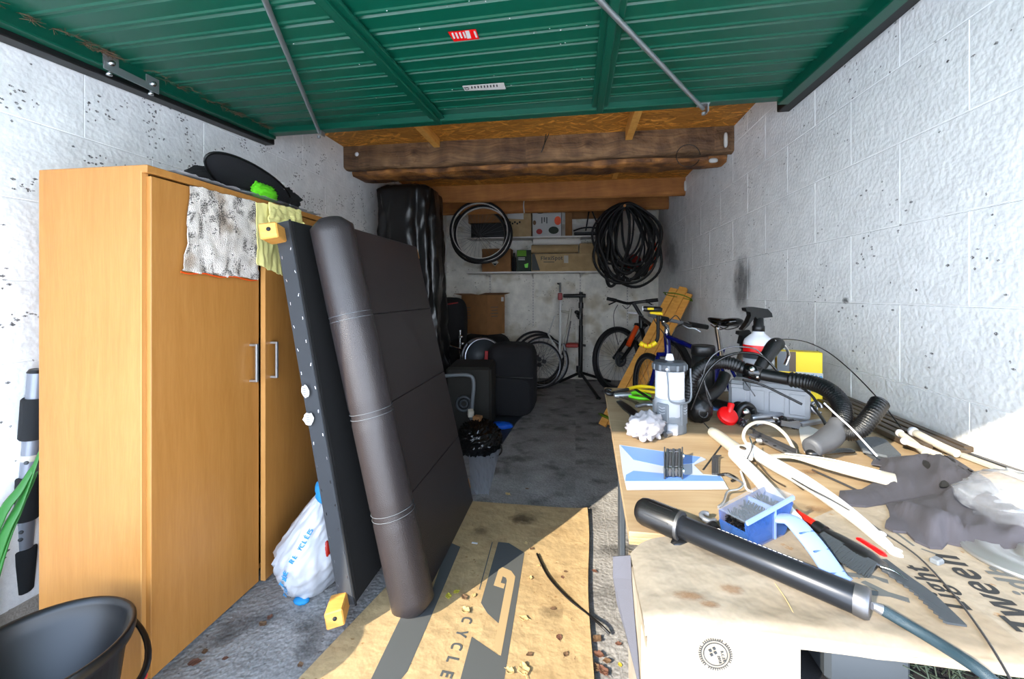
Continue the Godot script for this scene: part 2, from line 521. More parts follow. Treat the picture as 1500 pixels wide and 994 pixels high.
	mat("white_paint", Color(0.78, 0.78, 0.77), 0.3)
	mat("dirty_white", Color(0.68, 0.66, 0.61), 0.45)
	mat("white_shelf", Color(0.85, 0.83, 0.80), 0.5)
	mat("white_plastic", Color(0.84, 0.84, 0.86), 0.45)
	mat("paper", Color(0.75, 0.745, 0.73), 0.8)
	mat("ink", Color(0.10, 0.11, 0.12), 0.8)
	mat("grey_ink", Color(0.30, 0.31, 0.31), 0.85)
	mat("tan_ink", Color(0.68, 0.58, 0.42), 0.85)
	mat("blue_ink", Color(0.10, 0.50, 0.72), 0.7)
	mat("red", Color(0.86, 0.03, 0.05), 0.4)
	mat("dark_red", Color(0.55, 0.02, 0.06), 0.5)
	mat("orange", Color(0.90, 0.30, 0.05), 0.45)
	mat("dull_red", Color(0.62, 0.10, 0.05), 0.5)
	mat("yellow", Color(0.96, 0.83, 0.05), 0.45)
	mat("lime", Color(0.42, 0.85, 0.13), 0.4)
	mat("plant_green", Color(0.13, 0.40, 0.13), 0.45)
	mat("band_green", Color(0.36, 0.50, 0.06), 0.6)
	mat("box_green", Color(0.36, 0.58, 0.12), 0.7)
	mat("dark_green", Color(0.13, 0.18, 0.13), 0.7)
	mat("light_grey", Color(0.62, 0.63, 0.65), 0.45)
	mat("mid_grey", Color(0.40, 0.42, 0.44), 0.5)
	mat("dark_grey", Color(0.20, 0.22, 0.24), 0.5)
	mat("card_blue", Color(0.38, 0.52, 0.76), 0.5)
	mat("card_pale", Color(0.66, 0.69, 0.74), 0.45)
	mat("frame_blue", Color(0.03, 0.06, 0.36), 0.25)
	mat("bag_blue", Color(0.02, 0.35, 0.80), 0.4)
	mat("hose", Color(0.07, 0.17, 0.21), 0.5); bump(M.hose, 0.3, 4.0, 40, 10.0)
	mat("slate", Color(0.30, 0.32, 0.34), 0.6); bump(M.slate, 0.04, 4.0, 41, 6.0)
	mat("bag_white", Color(0.70, 0.71, 0.73), 0.35); M.bag_white.backlight = Color(0.25, 0.25, 0.25)
	mat("leaf_brown", Color(0.42, 0.32, 0.23), 0.8)
	mat("leaf_pale", Color(0.78, 0.66, 0.45), 0.8)
	mat("leaf_red", Color(0.42, 0.28, 0.22), 0.8)
	mat("leaf_yellow", Color(0.75, 0.68, 0.22), 0.8)
	t = mat("grey_film", Color(0.74, 0.76, 0.80, 0.5), 0.4); t.transparency = BaseMaterial3D.TRANSPARENCY_ALPHA
	for g in [["clear_blue", Color(0.19, 0.35, 0.62, 0.5)], ["clear_film", Color(0.80, 0.82, 0.85, 0.12)], ["clear_pane", Color(0.75, 0.82, 0.9, 0.08)]]:
		var m := mat(g[0], g[1], 0.3 if g[0] == "clear_blue" else 0.2)
		m.transparency = BaseMaterial3D.TRANSPARENCY_ALPHA
	mat("pale_blue", Color(0.48, 0.57, 0.76), 0.35)

func _ready() -> void:
	rng.seed = 7
	# --- camera, sky, sun, exposure ---
	var cam := Camera3D.new()
	cam.name = "camera"
	cam.position = Vector3(0, EYE, 0)
	cam.rotation.y = 0.14678
	cam.set_frustum(0.05 * 994.0 / FOC, Vector2(0, -0.05 * 67.0 / FOC), 0.05, 60.0)
	add_child(cam)
	cam.current = true
	var env := Environment.new()
	var sky := Sky.new()
	var air := ProceduralSkyMaterial.new()
	air.sky_top_color = Color(0.62, 0.72, 0.86); air.sky_horizon_color = Color(0.90, 0.92, 0.94)
	air.ground_horizon_color = Color(0.70, 0.70, 0.68); air.ground_bottom_color = Color(0.45, 0.44, 0.42)
	air.sky_curve = 0.25
	air.sky_energy_multiplier = SKY
	sky.sky_material = air
	env.background_mode = Environment.BG_SKY
	env.sky = sky
	env.ambient_light_source = Environment.AMBIENT_SOURCE_DISABLED
	env.tonemap_mode = Environment.TONE_MAPPER_LINEAR
	env.tonemap_exposure = EXPO
	env.sdfgi_enabled = true; env.ssao_enabled = true; env.ssil_enabled = true
	var we := WorldEnvironment.new()
	we.name = "world_environment"; we.environment = env
	add_child(we)
	var sun := DirectionalLight3D.new()
	sun.name = "sun"
	sun.light_color = Color(1.0, 0.95, 0.86); sun.light_energy = SUN
	sun.light_angular_distance = 0.55; sun.shadow_enabled = true
	add_child(sun)
	sun.look_at_from_position(Vector3(0, 3, 3), Vector3(0, 3, 3) + Vector3(0.80, -0.654, -1.0))
	make_materials()
	shell()
	left_side()
	bench()
	bench_things()
	back_end()

const SKY := 3.0
const SUN := 3.7
const EXPO := 1.0
const XL := -1.72
const XR := 1.03
const ZB := 5.6
const ZF := 0.18

func block_mesh(L: float, H: float, sd: int) -> ArrayMesh:   # a block face, 5 cm deep, z out of the wall, origin at its lower left
	var b := Mb.new()
	b.box(Vector3(L / 2, H / 2, -0.025), Vector3(L - 0.0028, H - 0.0032, 0.05), Basis(), 0.0015)
	return b.mesh()
func block_wall(w: Node3D, m: Array, org: Vector3, along: Vector3, out: Vector3, len: float, rows: Array, L: float) -> void:
	var shared := {}
	var basis := Basis(along, Vector3.UP, along.cross(Vector3.UP))
	if basis.z.dot(out) < 0: push_error("wall turned the wrong way")
	for k in rows.size() - 1:
		var x := -L * (0.5 if k % 2 else 0.0) - 0.13
		var H: float = rows[k + 1] - rows[k]
		while x < len:
			var a := maxf(x, 0.0)
			var z := minf(x + L, len)
			x += L
			if z - a < 0.02: continue
			var key := "%.3f %.3f" % [z - a, H]
			if not shared.has(key): shared[key] = block_mesh(z - a, H, 1)
			var c := MeshInstance3D.new()
			c.mesh = shared[key]; c.material_override = m[k] if k < m.size() else m[-1]
			c.name = "block"
			w.add_child(c, true)
			c.transform = Transform3D(basis, org + along * a + Vector3(0, rows[k], 0) + out * (0.0004 + 0.0009 * rng.randf()))

func shell() -> void:
	var zm := (ZB + ZF) / 2
	var zl := ZB - ZF
	struct("floor", Mb.new().box(V(-0.35, -0.1, zm), Vector3(3.2, 0.2, zl)), M.concrete_floor, "rough stained concrete garage floor")
	# the paler slab strip to the right of the crack
	var strip := Mb.new()
	strip.slab([V(0.135, 0.004, ZF + 0.02), V(XR - 0.01, 0.004, ZF + 0.02), V(XR - 0.01, 0.004, ZB - 0.05), V(0.20, 0.004, ZB - 0.05), V(0.165, 0.004, 3.2), V(0.14, 0.004, 2.3), V(0.145, 0.004, 1.8), V(0.132, 0.004, 1.4)], Vector3(0, -0.02, 0))
	struct("trim_1", strip, M.concrete_floor, "concrete slab strip along the right wall, split off by a crack")
	struct("ground", Mb.new().box(V(0, -0.12, ZF - 8.0), Vector3(24, 0.2, 16)), M.pale_drive, "concrete drive outside the doorway")
	var rows := [0.0]
	for k in 10: rows.append(0.06 + 0.2535 * k if k < 9 else 2.26)
	rows[1] = 0.06
	var mw := struct("wall_right", Mb.new().box(V(XR + 0.1012, 1.13, zm), Vector3(0.2, 2.26, zl)), M.white_wall_paint, "white painted concrete block wall behind the bench")
	var rr := [0.0, 0.305, 0.56, 0.815, 1.066, 1.320, 1.583, 1.827, 2.08, 2.26]
	block_wall(mw, [M.white_wall_paint], V(XR, 0, ZB), Vector3(0, 0, 1), Vector3(-1, 0, 0), zl, rr, 0.4925)
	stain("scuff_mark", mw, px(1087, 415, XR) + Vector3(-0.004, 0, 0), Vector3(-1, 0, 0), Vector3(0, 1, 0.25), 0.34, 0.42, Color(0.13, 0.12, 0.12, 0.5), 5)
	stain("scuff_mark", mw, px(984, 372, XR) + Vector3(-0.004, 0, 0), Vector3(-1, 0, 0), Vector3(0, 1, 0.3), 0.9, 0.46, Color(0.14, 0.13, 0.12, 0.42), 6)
	stain("scuff_mark", mw, px(1240, 440, XR) + Vector3(-0.004, 0, 0), Vector3(-1, 0, 0), Vector3(0, 1, 0), 0.05, 0.03, Color(0.1, 0.1, 0.1, 0.6), 7)
	var lw := struct("wall_left", Mb.new().box(V(XL - 0.1012, 1.13, zm), Vector3(0.2, 2.26, zl)), M.pitted_wall_paint, "pitted white painted block wall behind the oak cupboard")
	block_wall(lw, [M.bare_concrete, M.pitted_wall_paint], V(XL, 0, ZF), Vector3(0, 0, -1), Vector3(1, 0, 0), zl, [0.0, 0.13, 0.38, 0.634, 0.888, 1.142, 1.396, 1.65, 1.90, 2.26], 0.4925)
	var bw := struct("wall_back", Mb.new().box(V(-0.345, 1.13, ZB + 0.1012), Vector3(3.15, 2.26, 0.2)), M.stained_wall_paint, "stained white block wall at the far end of the garage")
	block_wall(bw, [M.stained_wall_paint], V(XL, 0, ZB), Vector3(1, 0, 0), Vector3(0, 0, 1), XR - XL, rr, 0.4925)
	struct("wall_front", Mb.new().slab([V(-1.92, 1.91, ZF + 0.12), V(1.23, 2.035, ZF + 0.12), V(1.23, 2.27, ZF + 0.12), V(-1.92, 2.27, ZF + 0.12)], Vector3(0, 0, 0.12)), M.white_wall_paint, "painted lintel above the open doorway")
	# ceiling: strand board sheets on beams
	var ce := struct("ceiling", Mb.new().box(V(-0.345, 2.29, zm), Vector3(3.4, 0.05, zl + 0.2)), M.bare_concrete, "flat roof boarded with strand board")
	for k in 5: part("board", Mb.new().box(V(-0.345, 2.229, ZF + 0.55 + 1.09 * k), Vector3(2.75, 0.06, 1.086), Basis(), 0.002), M.flake_board, ce)
	beam("roof_beam", 2.99, 0.10, 2.035, 2.205, 0.012, M.old_beam, "dark weathered roof beam nearest the doorway, just behind the green door")
	beam("roof_beam", 3.12, 0.23, 2.015, 2.20, 0.016, M.barked_beam, "waney edged dark roof beam touching the back of the nearest beam")
	beam("roof_beam", 4.24, 0.06, 2.03, 2.20, 0.002, M.new_beam, "smooth brown roof beam in the middle of the garage")
	beam("roof_beam", 4.97, 0.06, 2.045, 2.20, 0.002, M.new_beam, "brown roof beam nearest the back wall, above the hung tyres")
	for e in [[640, 216, 2.94, 2.25, "pine batten under the strand board, left of the door's middle brace"], [921, 205, 2.94, 2.25, "pine batten under the strand board by the right lifting rod"], [703, 270, 4.20, 3.30, "short pine batten between beams above the hanging tyres"], [900, 262, 4.20, 3.30, "short pine batten between beams above the coil of tyres"]]:
		var p := pz(e[0], e[1], e[2])
		one("roof_batten", Mb.new().box(Vector3(p.x, (p.y + 2.2) / 2, -(e[2] + e[3]) / 2), Vector3(0.045, 2.2 - p.y, e[2] - e[3]), Basis(), 0.002), M.pine, e[4], "batten")
	# mortar chips at the beam ends, a plastic disc, loose wires
	for e in [[1063, 205, 2.97, 0.012, 0.05], [1006, 272, 4.2, 0.012, 0.05], [1045, 235, 3.1, 0.03, 0.015]]:
		var p := pz(e[0], e[1], e[2])
		one("mortar_chip", Mb.new().rock(Vector3(minf(p.x, XR - 0.015), p.y, p.z), Vector3(e[3], e[4], 0.014), Basis(), 9, 7, 0.7), M.paper, ["white mortar lump at the right end of the nearest dark beam", "white mortar lump at the right end of the middle brown beam", "white mortar lump under the waney beam on the right wall"][[1063, 1006, 1045].find(e[0])], "mortar")
	var dp := pz(523, 226, 2.985)
	one("ceiling_disc", Mb.new().lathe([[0, 0], [0.014, 0.0], [0.016, 0.004], [0.012, 0.008], [0, 0.009]], 16, at_to(dp, Vector3(0, 0, 1))), M.white_plastic, "small white plastic disc on the left end of the dark beam", "disc")
	var lp := pz(1008, 228, 2.982)
	one("wire_loop", Mb.new().tube(circle(lp, 0.075, Vector3(0, 0.05, 1), 28, 0, 5.9), 0.0025, 6), M.black_plastic, "thin black wire loop hanging from the dark beam near the right wall", "wire")
	one("wire_loop", Mb.new().tube(smooth([pz(800, 196, 2.93), pz(797, 212, 2.93), pz(793, 223, 2.93), pz(797, 212, 2.92), pz(804, 196, 2.93)]), 0.003, 6), M.black_plastic, "twisted black wire hanging from the middle of the dark beam", "wire")
	garage_door()

func beam(n: String, zd: float, d: float, y0: float, y1: float, rough: float, m: Material, label: String) -> void:
	var b := Mb.new()
	var nz := noise(3.0, int(zd * 100), 3)
	var N := 46
	var prev := []
	for i in N + 1:
		var x := XL + 0.004 + (XR - XL - 0.008) * i / N
		var ring := []
		for c in [[0, y1], [0, (y0 + y1) / 2], [0, y0 + 0.015], [0.015, y0], [d * 0.5, y0], [d - 0.015, y0], [d, y0 + 0.015], [d, y1]]:
			var j := 0.0 if c[1] == y1 else rough
			ring.append(V(x, c[1] + j * nz.get_noise_2d(x * 0.8, c[0] * 9.0) * (1.6 if c[1] < y0 + 0.02 else 0.2), zd + c[0] + j * 0.8 * nz.get_noise_2d(x, 30 + c[1] * 4.0 + c[0] * 5.0)))
		if i > 0:
			for k in 7: b.face([prev[k], prev[k + 1], ring[k + 1], ring[k]], Vector3(0, [0, 0, -0.7, -1, -1, -0.7, 0][k], [1, 1, 0.7, 0, 0, -0.7, -1][k]), 3 + k if rough < 0.005 else 2)
		prev = ring
		if i == 0 or i == N: b.face(ring.duplicate(), Vector3(-1 if i == 0 else 1, 0, 0))
	one(n, b, m, label, "beam")

# --- the up-and-over door, lifted ---
func dpt(x: float, zd: float, drop := 0.0) -> Vector3:     # a point on the underside of the lifted door
	var yl := 1.912 + 0.06 * (zd - 1.03)
	var yr := 1.995 + 0.012 * (zd - 1.45)
	return V(x, lerpf(yl, yr, (x + 1.67) / 2.67) - drop, zd)
func garage_door() -> void:
	var o := thing("garage_door", "green ribbed metal up-and-over door lifted overhead", "garage door", dpt(-0.33, 0.8))
	var x0 := -1.64; var x1 := 0.94; var z0 := -0.46; var z1 := 2.13
	# corrugated skin: pans with narrow ribs across
	var b := Mb.new()
	var zs := []
	var z := z1 - 0.06
	while z > z0 + 0.1:
		zs.append([z, 0.0]); zs.append([z - 0.058, 0.0]); zs.append([z - 0.064, -0.007]); zs.append([z - 0.072, -0.007]); zs.append([z - 0.078, 0.004]); zs.append([z - 0.088, 0.004])
		z -= 0.094
	zs.append([z0 + 0.02, 0.0])
	for i in zs.size() - 1:
		for k in 6:
			var xa := lerpf(x0, x1, k / 6.0); var xb := lerpf(x0, x1, (k + 1) / 6.0)
			var A := dpt(xa, zs[i][0], zs[i][1] - 0.008); var B := dpt(xb, zs[i][0], zs[i][1] - 0.008)
			var C := dpt(xb, zs[i + 1][0], zs[i + 1][1] - 0.008); var D := dpt(xa, zs[i + 1][0], zs[i + 1][1] - 0.008)
			var up := Vector3(0, 0.006, 0)
			b.face([A, B, C, D], Vector3(0, -1, 0)); b.face([A + up, B + up, C + up, D + up], Vector3(0, 1, 0))
	part("panel_skin", b, M.door_green, o)
	var rail := func(n, xa, za, xb, zb, w, h, d := 0.0): part(n, Mb.new().bar(dpt(xa, za, d), dpt(xb, zb, d), w, h, Vector3.UP, 0.004), M.door_green_frame, o)
	rail.call("frame_rail", x0 - 0.01, z1 - 0.03, x1 + 0.01, z1 - 0.03, 0.055, 0.035, 0.004)
	rail.call("frame_rail", x0 - 0.01, z0 + 0.03, x1 + 0.01, z0 + 0.03, 0.055, 0.035, 0.004)
	rail.call("frame_rail", x0, z1, x0, z0, 0.05, 0.05, 0.012)
	rail.call("frame_rail", x1, z1, x1, z0, 0.05, 0.05, 0.012)
	for xx in [-0.685, 0.115]:
		rail.call("stiffener", xx, z1 - 0.02, xx - (0.05 if xx < 0 else 0.0), z0 + 0.05, 0.075, 0.014, 0.004)
		rail.call("stiffener", xx, z1 - 0.02, xx - (0.05 if xx < 0 else 0.0), z0 + 0.05, 0.03, 0.028, 0.012)
	# lifting rods with their brackets
	for e in [[468, 194, 388, 0], [1030, 159, 878, 0]]:
		var a := pz(e[0], e[1], 2.10)
		var c := ph(e[2], e[3], a.y - 0.015)
		var far: Vector3 = a + (c - a) * 2.0
		part("lifting_rod", Mb.new().tube([a, c, far], 0.009, 10), M.zinc, o, true, "galvanised rod")
		var br := Mb.new()
		br.box(a + Vector3(0.0, 0.018, 0.0), Vector3(0.05, 0.006, 0.04)); br.box(a + Vector3(0.018, 0.0, 0), Vector3(0.005, 0.04, 0.035))
		br.lathe([[0, 0], [0.009, 0], [0.009, 0.012], [0, 0.012]], 6, at_to(a + Vector3(0, -0.02, 0.006), Vector3.DOWN), TAU, true)
		part("rod_bracket", br, M.zinc, o)
	# stickers
	var s := part("warning_label", Mb.new().slab([drop_on(656, 47), drop_on(697, 43), drop_on(702, 57), drop_on(665, 61)], Vector3(0, 0.0006, 0)), M.red, o, true, "red warning sticker with white print")
	for k in 7:
		if k == 5: continue
		var u := 661.0 + 5.4 * k
		part("print_line", Mb.new().slab([drop_on(u, 48.5 - 0.4 * k, 0.0012), drop_on(u + 2.6, 48 - 0.4 * k, 0.0012), drop_on(u + 6.2, 56.5 - 0.3 * k, 0.0012), drop_on(u + 3.6, 57.0 - 0.3 * k, 0.0012)], Vector3(0, 0.0004, 0)), M.paper, s)
	part("print_line", Mb.new().slab([drop_on(681, 45.5, 0.0014), drop_on(687, 45, 0.0014), drop_on(690.5, 56, 0.0014), drop_on(684.5, 56.8, 0.0014)], Vector3(0, 0.0004, 0)), M.paper, s)
	s = part("maker_label", Mb.new().slab([drop_on(677, 126), drop_on(738, 121), drop_on(741, 130.5), drop_on(681, 133)], Vector3(0, 0.0006, 0)), M.paper, o, true, "white label with small black print")
	words("CE", M.ink, s, drop_on(683.5, 129.5, 0.002), Vector3(0, 0, 1), Vector3(1, 0, 0), 0.018, true)
	for k in 9:
		var u := 690.0 + 4.6 * k
		part("print_line", Mb.new().slab([drop_on(u, 126.5 - 0.33 * k, 0.0012), drop_on(u + 1.8, 126.4 - 0.33 * k, 0.0012), drop_on(u + 2.4, 129.6 - 0.3 * k, 0.0012), drop_on(u + 0.6, 129.8 - 0.3 * k, 0.0012)], Vector3(0, 0.0004, 0)), M.ink, s)
	# roller bracket on the left frame rail
	var p0 := dpt(x0 - 0.0, 1.36, 0.04)
	var br2 := part("hinge_plate", Mb.new().box(p0 + Vector3(0.028, 0.0, 0), Vector3(0.004, 0.028, 0.20), Basis(), 0.001).box(p0 + Vector3(0.02, 0.022, -0.075), Vector3(0.018, 0.04, 0.05)).box(p0 + Vector3(0.02, 0.022, 0.075), Vector3(0.018, 0.04, 0.05)), M.zinc, o, true, "galvanised hinge plate")
	for dz in [-0.075, 0.075]:
		part("bolt", Mb.new().lathe([[0, 0], [0.011, 0], [0.011, 0.005], [0.007, 0.009], [0, 0.01]], 8, at_to(p0 + Vector3(0.03, 0.016, dz), Vector3(1, -0.5, 0))), M.chrome, br2)
		part("bolt", Mb.new().lathe([[0, 0], [0.009, 0], [0.009, 0.012], [0, 0.013]], 8, at_to(p0 + Vector3(0.02, -0.014, dz), Vector3.DOWN)), M.chrome, br2)
	p0 = dpt(x1, 1.30, 0.035)
	br2 = part("hinge_plate", Mb.new().box(p0 + Vector3(-0.028, 0.0, 0.02), Vector3(0.004, 0.03, 0.10), Basis(), 0.001), M.zinc, o, true, "galvanised hinge plate")
	part("bolt", Mb.new().lathe([[0, 0], [0.011, 0], [0.011, 0.005], [0, 0.009]], 8, at_to(p0 + Vector3(-0.03, 0.0, -0.01), Vector3(-1, -0.5, 0))), M.chrome, br2)
	# dust and webs caught in the door's corner
	var r := RandomNumberGenerator.new(); r.seed = 4
	var w := Mb.new()
	for k in 60:
		var q := dpt(x0 + 0.03 + absf(r.randfn(0, 0.02)), r.randf_range(0.7, 2.05), 0.0)
		for j in 4: w.tube([q + Vector3(r.randf_range(-0.02, 0.03), r.randf_range(-0.012, 0.003), r.randf_range(-0.03, 0.03)), q, q + Vector3(r.randf_range(-0.02, 0.04), r.randf_range(-0.012, 0.003), r.randf_range(-0.03, 0.03))], 0.0007, 3, false, 1.0, Vector3(0.1, 1, 0.2), false)
	part("cobweb", w, M.leaf_brown, o).set_meta("kind", "stuff")
	var chips := Mb.new()
	for k in 44:
		var q := dpt(r.randf_range(-1.1, 0.1), 2.07 - 0.094 * (1 + r.randi() % 10) + r.randf_range(-0.0, 0.02), -0.002)
		chips.rock(q, Vector3(1, 0.6, 0.7) * r.randf_range(0.001, 0.0032), Basis(), 5, 4)
	part("paint_fleck", chips, M.paper, o).set_meta("kind", "stuff")
	# tracks: dark angle bars on both walls
	var tl := Mb.new()
	tl.bar(V(-1.685, 1.862 + 0.06 * (-0.4 - 1.046) + 0.03, -0.4), V(-1.685, 1.934 + 0.03, 2.17), 0.06, 0.075, Vector3.UP, 0.004)
	one("door_track", tl, M.black_steel, "black steel track of the garage door on the left wall", "track")
	var tr := Mb.new()
	tr.bar(V(0.999, 2.012, -0.4), V(0.999, 2.020, 2.26), 0.058, 0.075, Vector3.UP, 0.004)
	one("door_track", tr, M.black_steel, "black steel track of the garage door on the right wall", "track")
func drop_on(u: float, v: float, d := 0.0006) -> Vector3:
	var r := ray(u, v)
	var t := (1.96 - EYE) / r.y
	for k in 4:
		var p := Vector3(0, EYE, 0) + r * t
		t = (dpt(p.x, -p.z, d - 0.001).y - EYE) / r.y
	return Vector3(0, EYE, 0) + r * t

func left_side() -> void:
	cupboard()
	cupboard_top_things()
	boards()
	floor_things()

func cupboard() -> void:
	var xf := -1.187; var xb := -1.553; var z0 := 1.04; var z1 := 1.905; var h := 1.462
	var o := thing("wardrobe", "tall oak veneer cupboard with two doors against the left wall", "wardrobe", V((xf + xb) / 2, 0, (z0 + z1) / 2))
	var xm := (xf - 0.02 + xb) / 2
	var d := xf - 0.02 - xb
	part("side_panel", Mb.new().box(V(xm, 0.722, z0 + 0.009), Vector3(d, 1.444, 0.018), Basis(), 0.001), M.oak_veneer, o)
	part("side_panel", Mb.new().box(V(xm, 0.722, z1 - 0.009), Vector3(d, 1.444, 0.018), Basis(), 0.001), M.oak_veneer, o)
	part("edging", Mb.new().box(V(xf - 0.0185, 0.722, z0 + 0.009), Vector3(0.003, 1.444, 0.0185)), M.oak_edging, o)
	part("top_panel", Mb.new().box(V((xf + xb) / 2, h - 0.011, (z0 + z1) / 2), Vector3(xf - xb, 0.022, z1 - z0), Basis(), 0.0015), M.oak_veneer, o)
	part("back_panel", Mb.new().box(V(xb + 0.004, 0.72, (z0 + z1) / 2), Vector3(0.006, 1.42, z1 - z0 - 0.04)), M.oak_veneer, o)
	part("base_panel", Mb.new().box(V(xm, 0.05, (z0 + z1) / 2), Vector3(d, 0.018, z1 - z0 - 0.04)), M.oak_veneer, o)
	var zc := 1.4725
	var dn := part("door", Mb.new().box(V(xf - 0.009, 0.722, (z0 + 0.012 + zc - 0.003) / 2), Vector3(0.018, 1.422, zc - 0.015 - z0), Basis(), 0.0012), M.oak_veneer, o)
	# the far door stands a little ajar
	var hz := z1 - 0.003
	var dl := hz - zc - 0.002
	var ang := 0.052
	var bs := Basis(Vector3.UP, ang)
	var c: Vector3 = V(xf - 0.009, 0.722, hz) + bs * Vector3(0, 0, dl / 2)
	var df := part("door", Mb.new().box(c, Vector3(0.018, 1.422, dl), bs, 0.0012), M.oak_veneer, o)
	part("edging", Mb.new().box(V(xf - 0.009, 0.722, hz) + bs * Vector3(0, 0, dl), Vector3(0.0186, 1.422, 0.001), bs), M.oak_edging, df)
	for e in [[dn, px(367, 585, xf).z, xf, Basis()], [df, px(397, 578, xf + 0.02).z, xf + 0.019, bs]]:
		var hb := Mb.new()
		var p := Vector3(e[2], 0.845, e[1])
		hb.box(p + Vector3(0.026, 0, 0), Vector3(0.007, 0.140, 0.011), e[3], 0.001)
		for s in [-1, 1]: hb.box(p + Vector3(0.012, s * 0.066, 0), Vector3(0.026, 0.008, 0.011), e[3], 0.001)
		part("handle", hb, M.zinc, e[0], true, "satin metal bow handle")

func cloth_on(x: float, c: Array, wav: float, sd: int, th := 0.003, n := 22) -> Mb:    # a cloth hung in a plane of constant x; c: four pixel corners
	var A := px(c[0][0], c[0][1], x); var B := px(c[1][0], c[1][1], x); var C := px(c[2][0], c[2][1], x); var D := px(c[3][0], c[3][1], x)
	var nz := noise(1.6, sd, 3)
	return Mb.new().sheet(n, n, func(u, v):
		var p: Vector3 = A.lerp(B, u).lerp(D.lerp(C, u), v)
		var w: float = wav * (0.5 + 0.5 * v)
		return p + Vector3(absf(w * nz.get_noise_2d(u * 2.2, v * 0.7)) + w * 0.25, w * 0.5 * nz.get_noise_2d(u * 3.0, v * 3 + 9), w * 0.6 * nz.get_noise_2d(u + 7, v * 3.0) * v), th)

func cupboard_top_things() -> void:
	var t := thing("dirty_rag", "white rag smeared with black grease hanging over the cupboard door", "rag", px(320, 400, -1.175))
	part("cloth", cloth_on(-1.180, [[277, 271], [379, 297], [376, 410], [265, 398]], 0.020, 3), M.dirty_rag, t)
	var hem := []
	for k in 13: hem.append(px(265 + 111 * k / 12.0, 398 + 12.0 * k / 12.0 + 1.5 * sin(k * 1.3), -1.170))
	part("hem", Mb.new().tube(hem, 0.0022, 6), M.orange, t, true, "orange stitched hem")
	# grease smears: thin irregular stains on the cloth
	t = thing("yellow_cloth", "pale yellow microfibre cloth hanging beside the dirty rag", "cloth", px(395, 395, -1.165))
	part("cloth", cloth_on(-1.168, [[374, 296], [417, 303], [414, 404], [375, 388]], 0.014, 4), M.yellow_cloth, t)
	part("fold", cloth_on(-1.158, [[393, 297], [439, 308], [441, 331], [391, 330]], 0.02, 8, 0.006), M.yellow_cloth, t)
	# plastic sheet on the cupboard top, black bag, green cloth in it
	var nz := noise(3.0, 9, 3)
	one("plastic_sheet", Mb.new().sheet(46, 14, func(u, v):
		var z := lerpf(1.12, 1.86, u)
		var x := lerpf(-1.40, -1.178 + 0.016 * nz.get_noise_2d(u * 6, 2), v)
		return V(x, 1.4665 + 0.010 * absf(nz.get_noise_2d(u * 5, v * 2)) + 0.012 * sin(u * PI) * v * absf(nz.get_noise_2d(u * 9, 5)), z), 0.0008), M.grey_film, "crumpled grey plastic sheet under the black bag on the cupboard", "sheet")
	t = thing("black_bag", "black padded bag lying open on top of the oak cupboard", "bag", V(-1.36, 1.475, 1.56))
	var nb := noise(2.2, 12, 3)
	part("body", Mb.new().blob(func(d):
		var s := 1.0 + 0.16 * nb.get_noise_3d(d.x * 2, d.y * 2, d.z * 2)
		return V(-1.355, 1.532, 1.60) + Vector3(d.x * 0.115, d.y * 0.055 if d.y < 0 else d.y * 0.065, d.z * 0.25) * s, 30, 16), M.black_cloth, t)
	part("flap", Mb.new().blob(func(d):
		return V(-1.27, 1.535, 1.53) + Basis(Vector3(1, 0, 0), -0.16) * (Basis(Vector3(0, 0, 1), -0.5) * Vector3(d.x * 0.02, d.y * 0.07, d.z * (0.22 + 0.02 * d.y))), 28, 14), M.navy_cloth, t, true, "stiff rounded flap")
	var rim := []
	for k in 40:
		var an := TAU * k / 40
		rim.append(V(-1.27, 1.535, 1.53) + Basis(Vector3(1, 0, 0), -0.16) * (Basis(Vector3(0, 0, 1), -0.5) * Vector3(0.006, sin(an) * 0.0705, cos(an) * (0.221 + 0.02 * sin(an)))))
	part("piping", Mb.new().tube(rim, 0.0045, 7, true), M.black_plastic, t)
	part("pocket", Mb.new().blob(func(d):
		var s := 1.0 + 0.30 * nb.get_noise_3d(d.x * 3, d.y * 3 + 4, d.z * 3)
		return V(-1.315, 1.525, 1.77) + Vector3(d.x * 0.07, d.y * 0.055, d.z * 0.10) * s, 26, 16), M.black_cloth, t)
	part("zip", Mb.new().tube(smooth([V(-1.28, 1.49, 1.36), V(-1.245, 1.492, 1.46), V(-1.235, 1.49, 1.62), V(-1.25, 1.492, 1.74)]), 0.004, 6), M.dark_grey, t)
	part("strap", Mb.new().tube(smooth([V(-1.30, 1.60, 1.55), V(-1.33, 1.615, 1.70), V(-1.34, 1.60, 1.80), V(-1.32, 1.53, 1.86)]), 0.012, 8, false, 0.35), M.black_cloth, t)
	part("strap", Mb.new().tube(smooth([V(-1.25, 1.475, 1.24), V(-1.27, 1.487, 1.33), V(-1.30, 1.48, 1.42)]), 0.014, 8, false, 0.5), M.black_cloth, t)
	var lp := px(412, 271, -1.245)
	part("care_label", Mb.new().box(lp, Vector3(0.003, 0.03, 0.034), Basis(Vector3(0, 1, 0), -0.2)), M.paper, t, true, "white sewn label")
	var ng := noise(3.5, 14, 2)
	one("green_cloth", Mb.new().blob(func(d):
		var s := 0.9 + 0.3 * ng.get_noise_3d(d.x * 1.6, d.y * 3, d.z * 1.6) + 0.35 * absf(ng.get_noise_3d(d.x * 3, d.y * 2 + 5, d.z * 3))
		return V(-1.232, 1.502, 1.555) + Vector3(d.x * 0.018, d.y * 0.034, (absf(d.z) ** 0.7) * signf(d.z) * 0.066) * s, 40, 26), M.lime_cloth, "crumpled lime green cloth against the black bag", "cloth")
	# pole with foam grips
	var a := pz(24, 948, 1.12); var b := pz(54, 545, 1.12)
	a.y = 0.0
	t = thing("padded_pole", "grey metal pole with black foam grips leaning on the left wall", "pole", a)
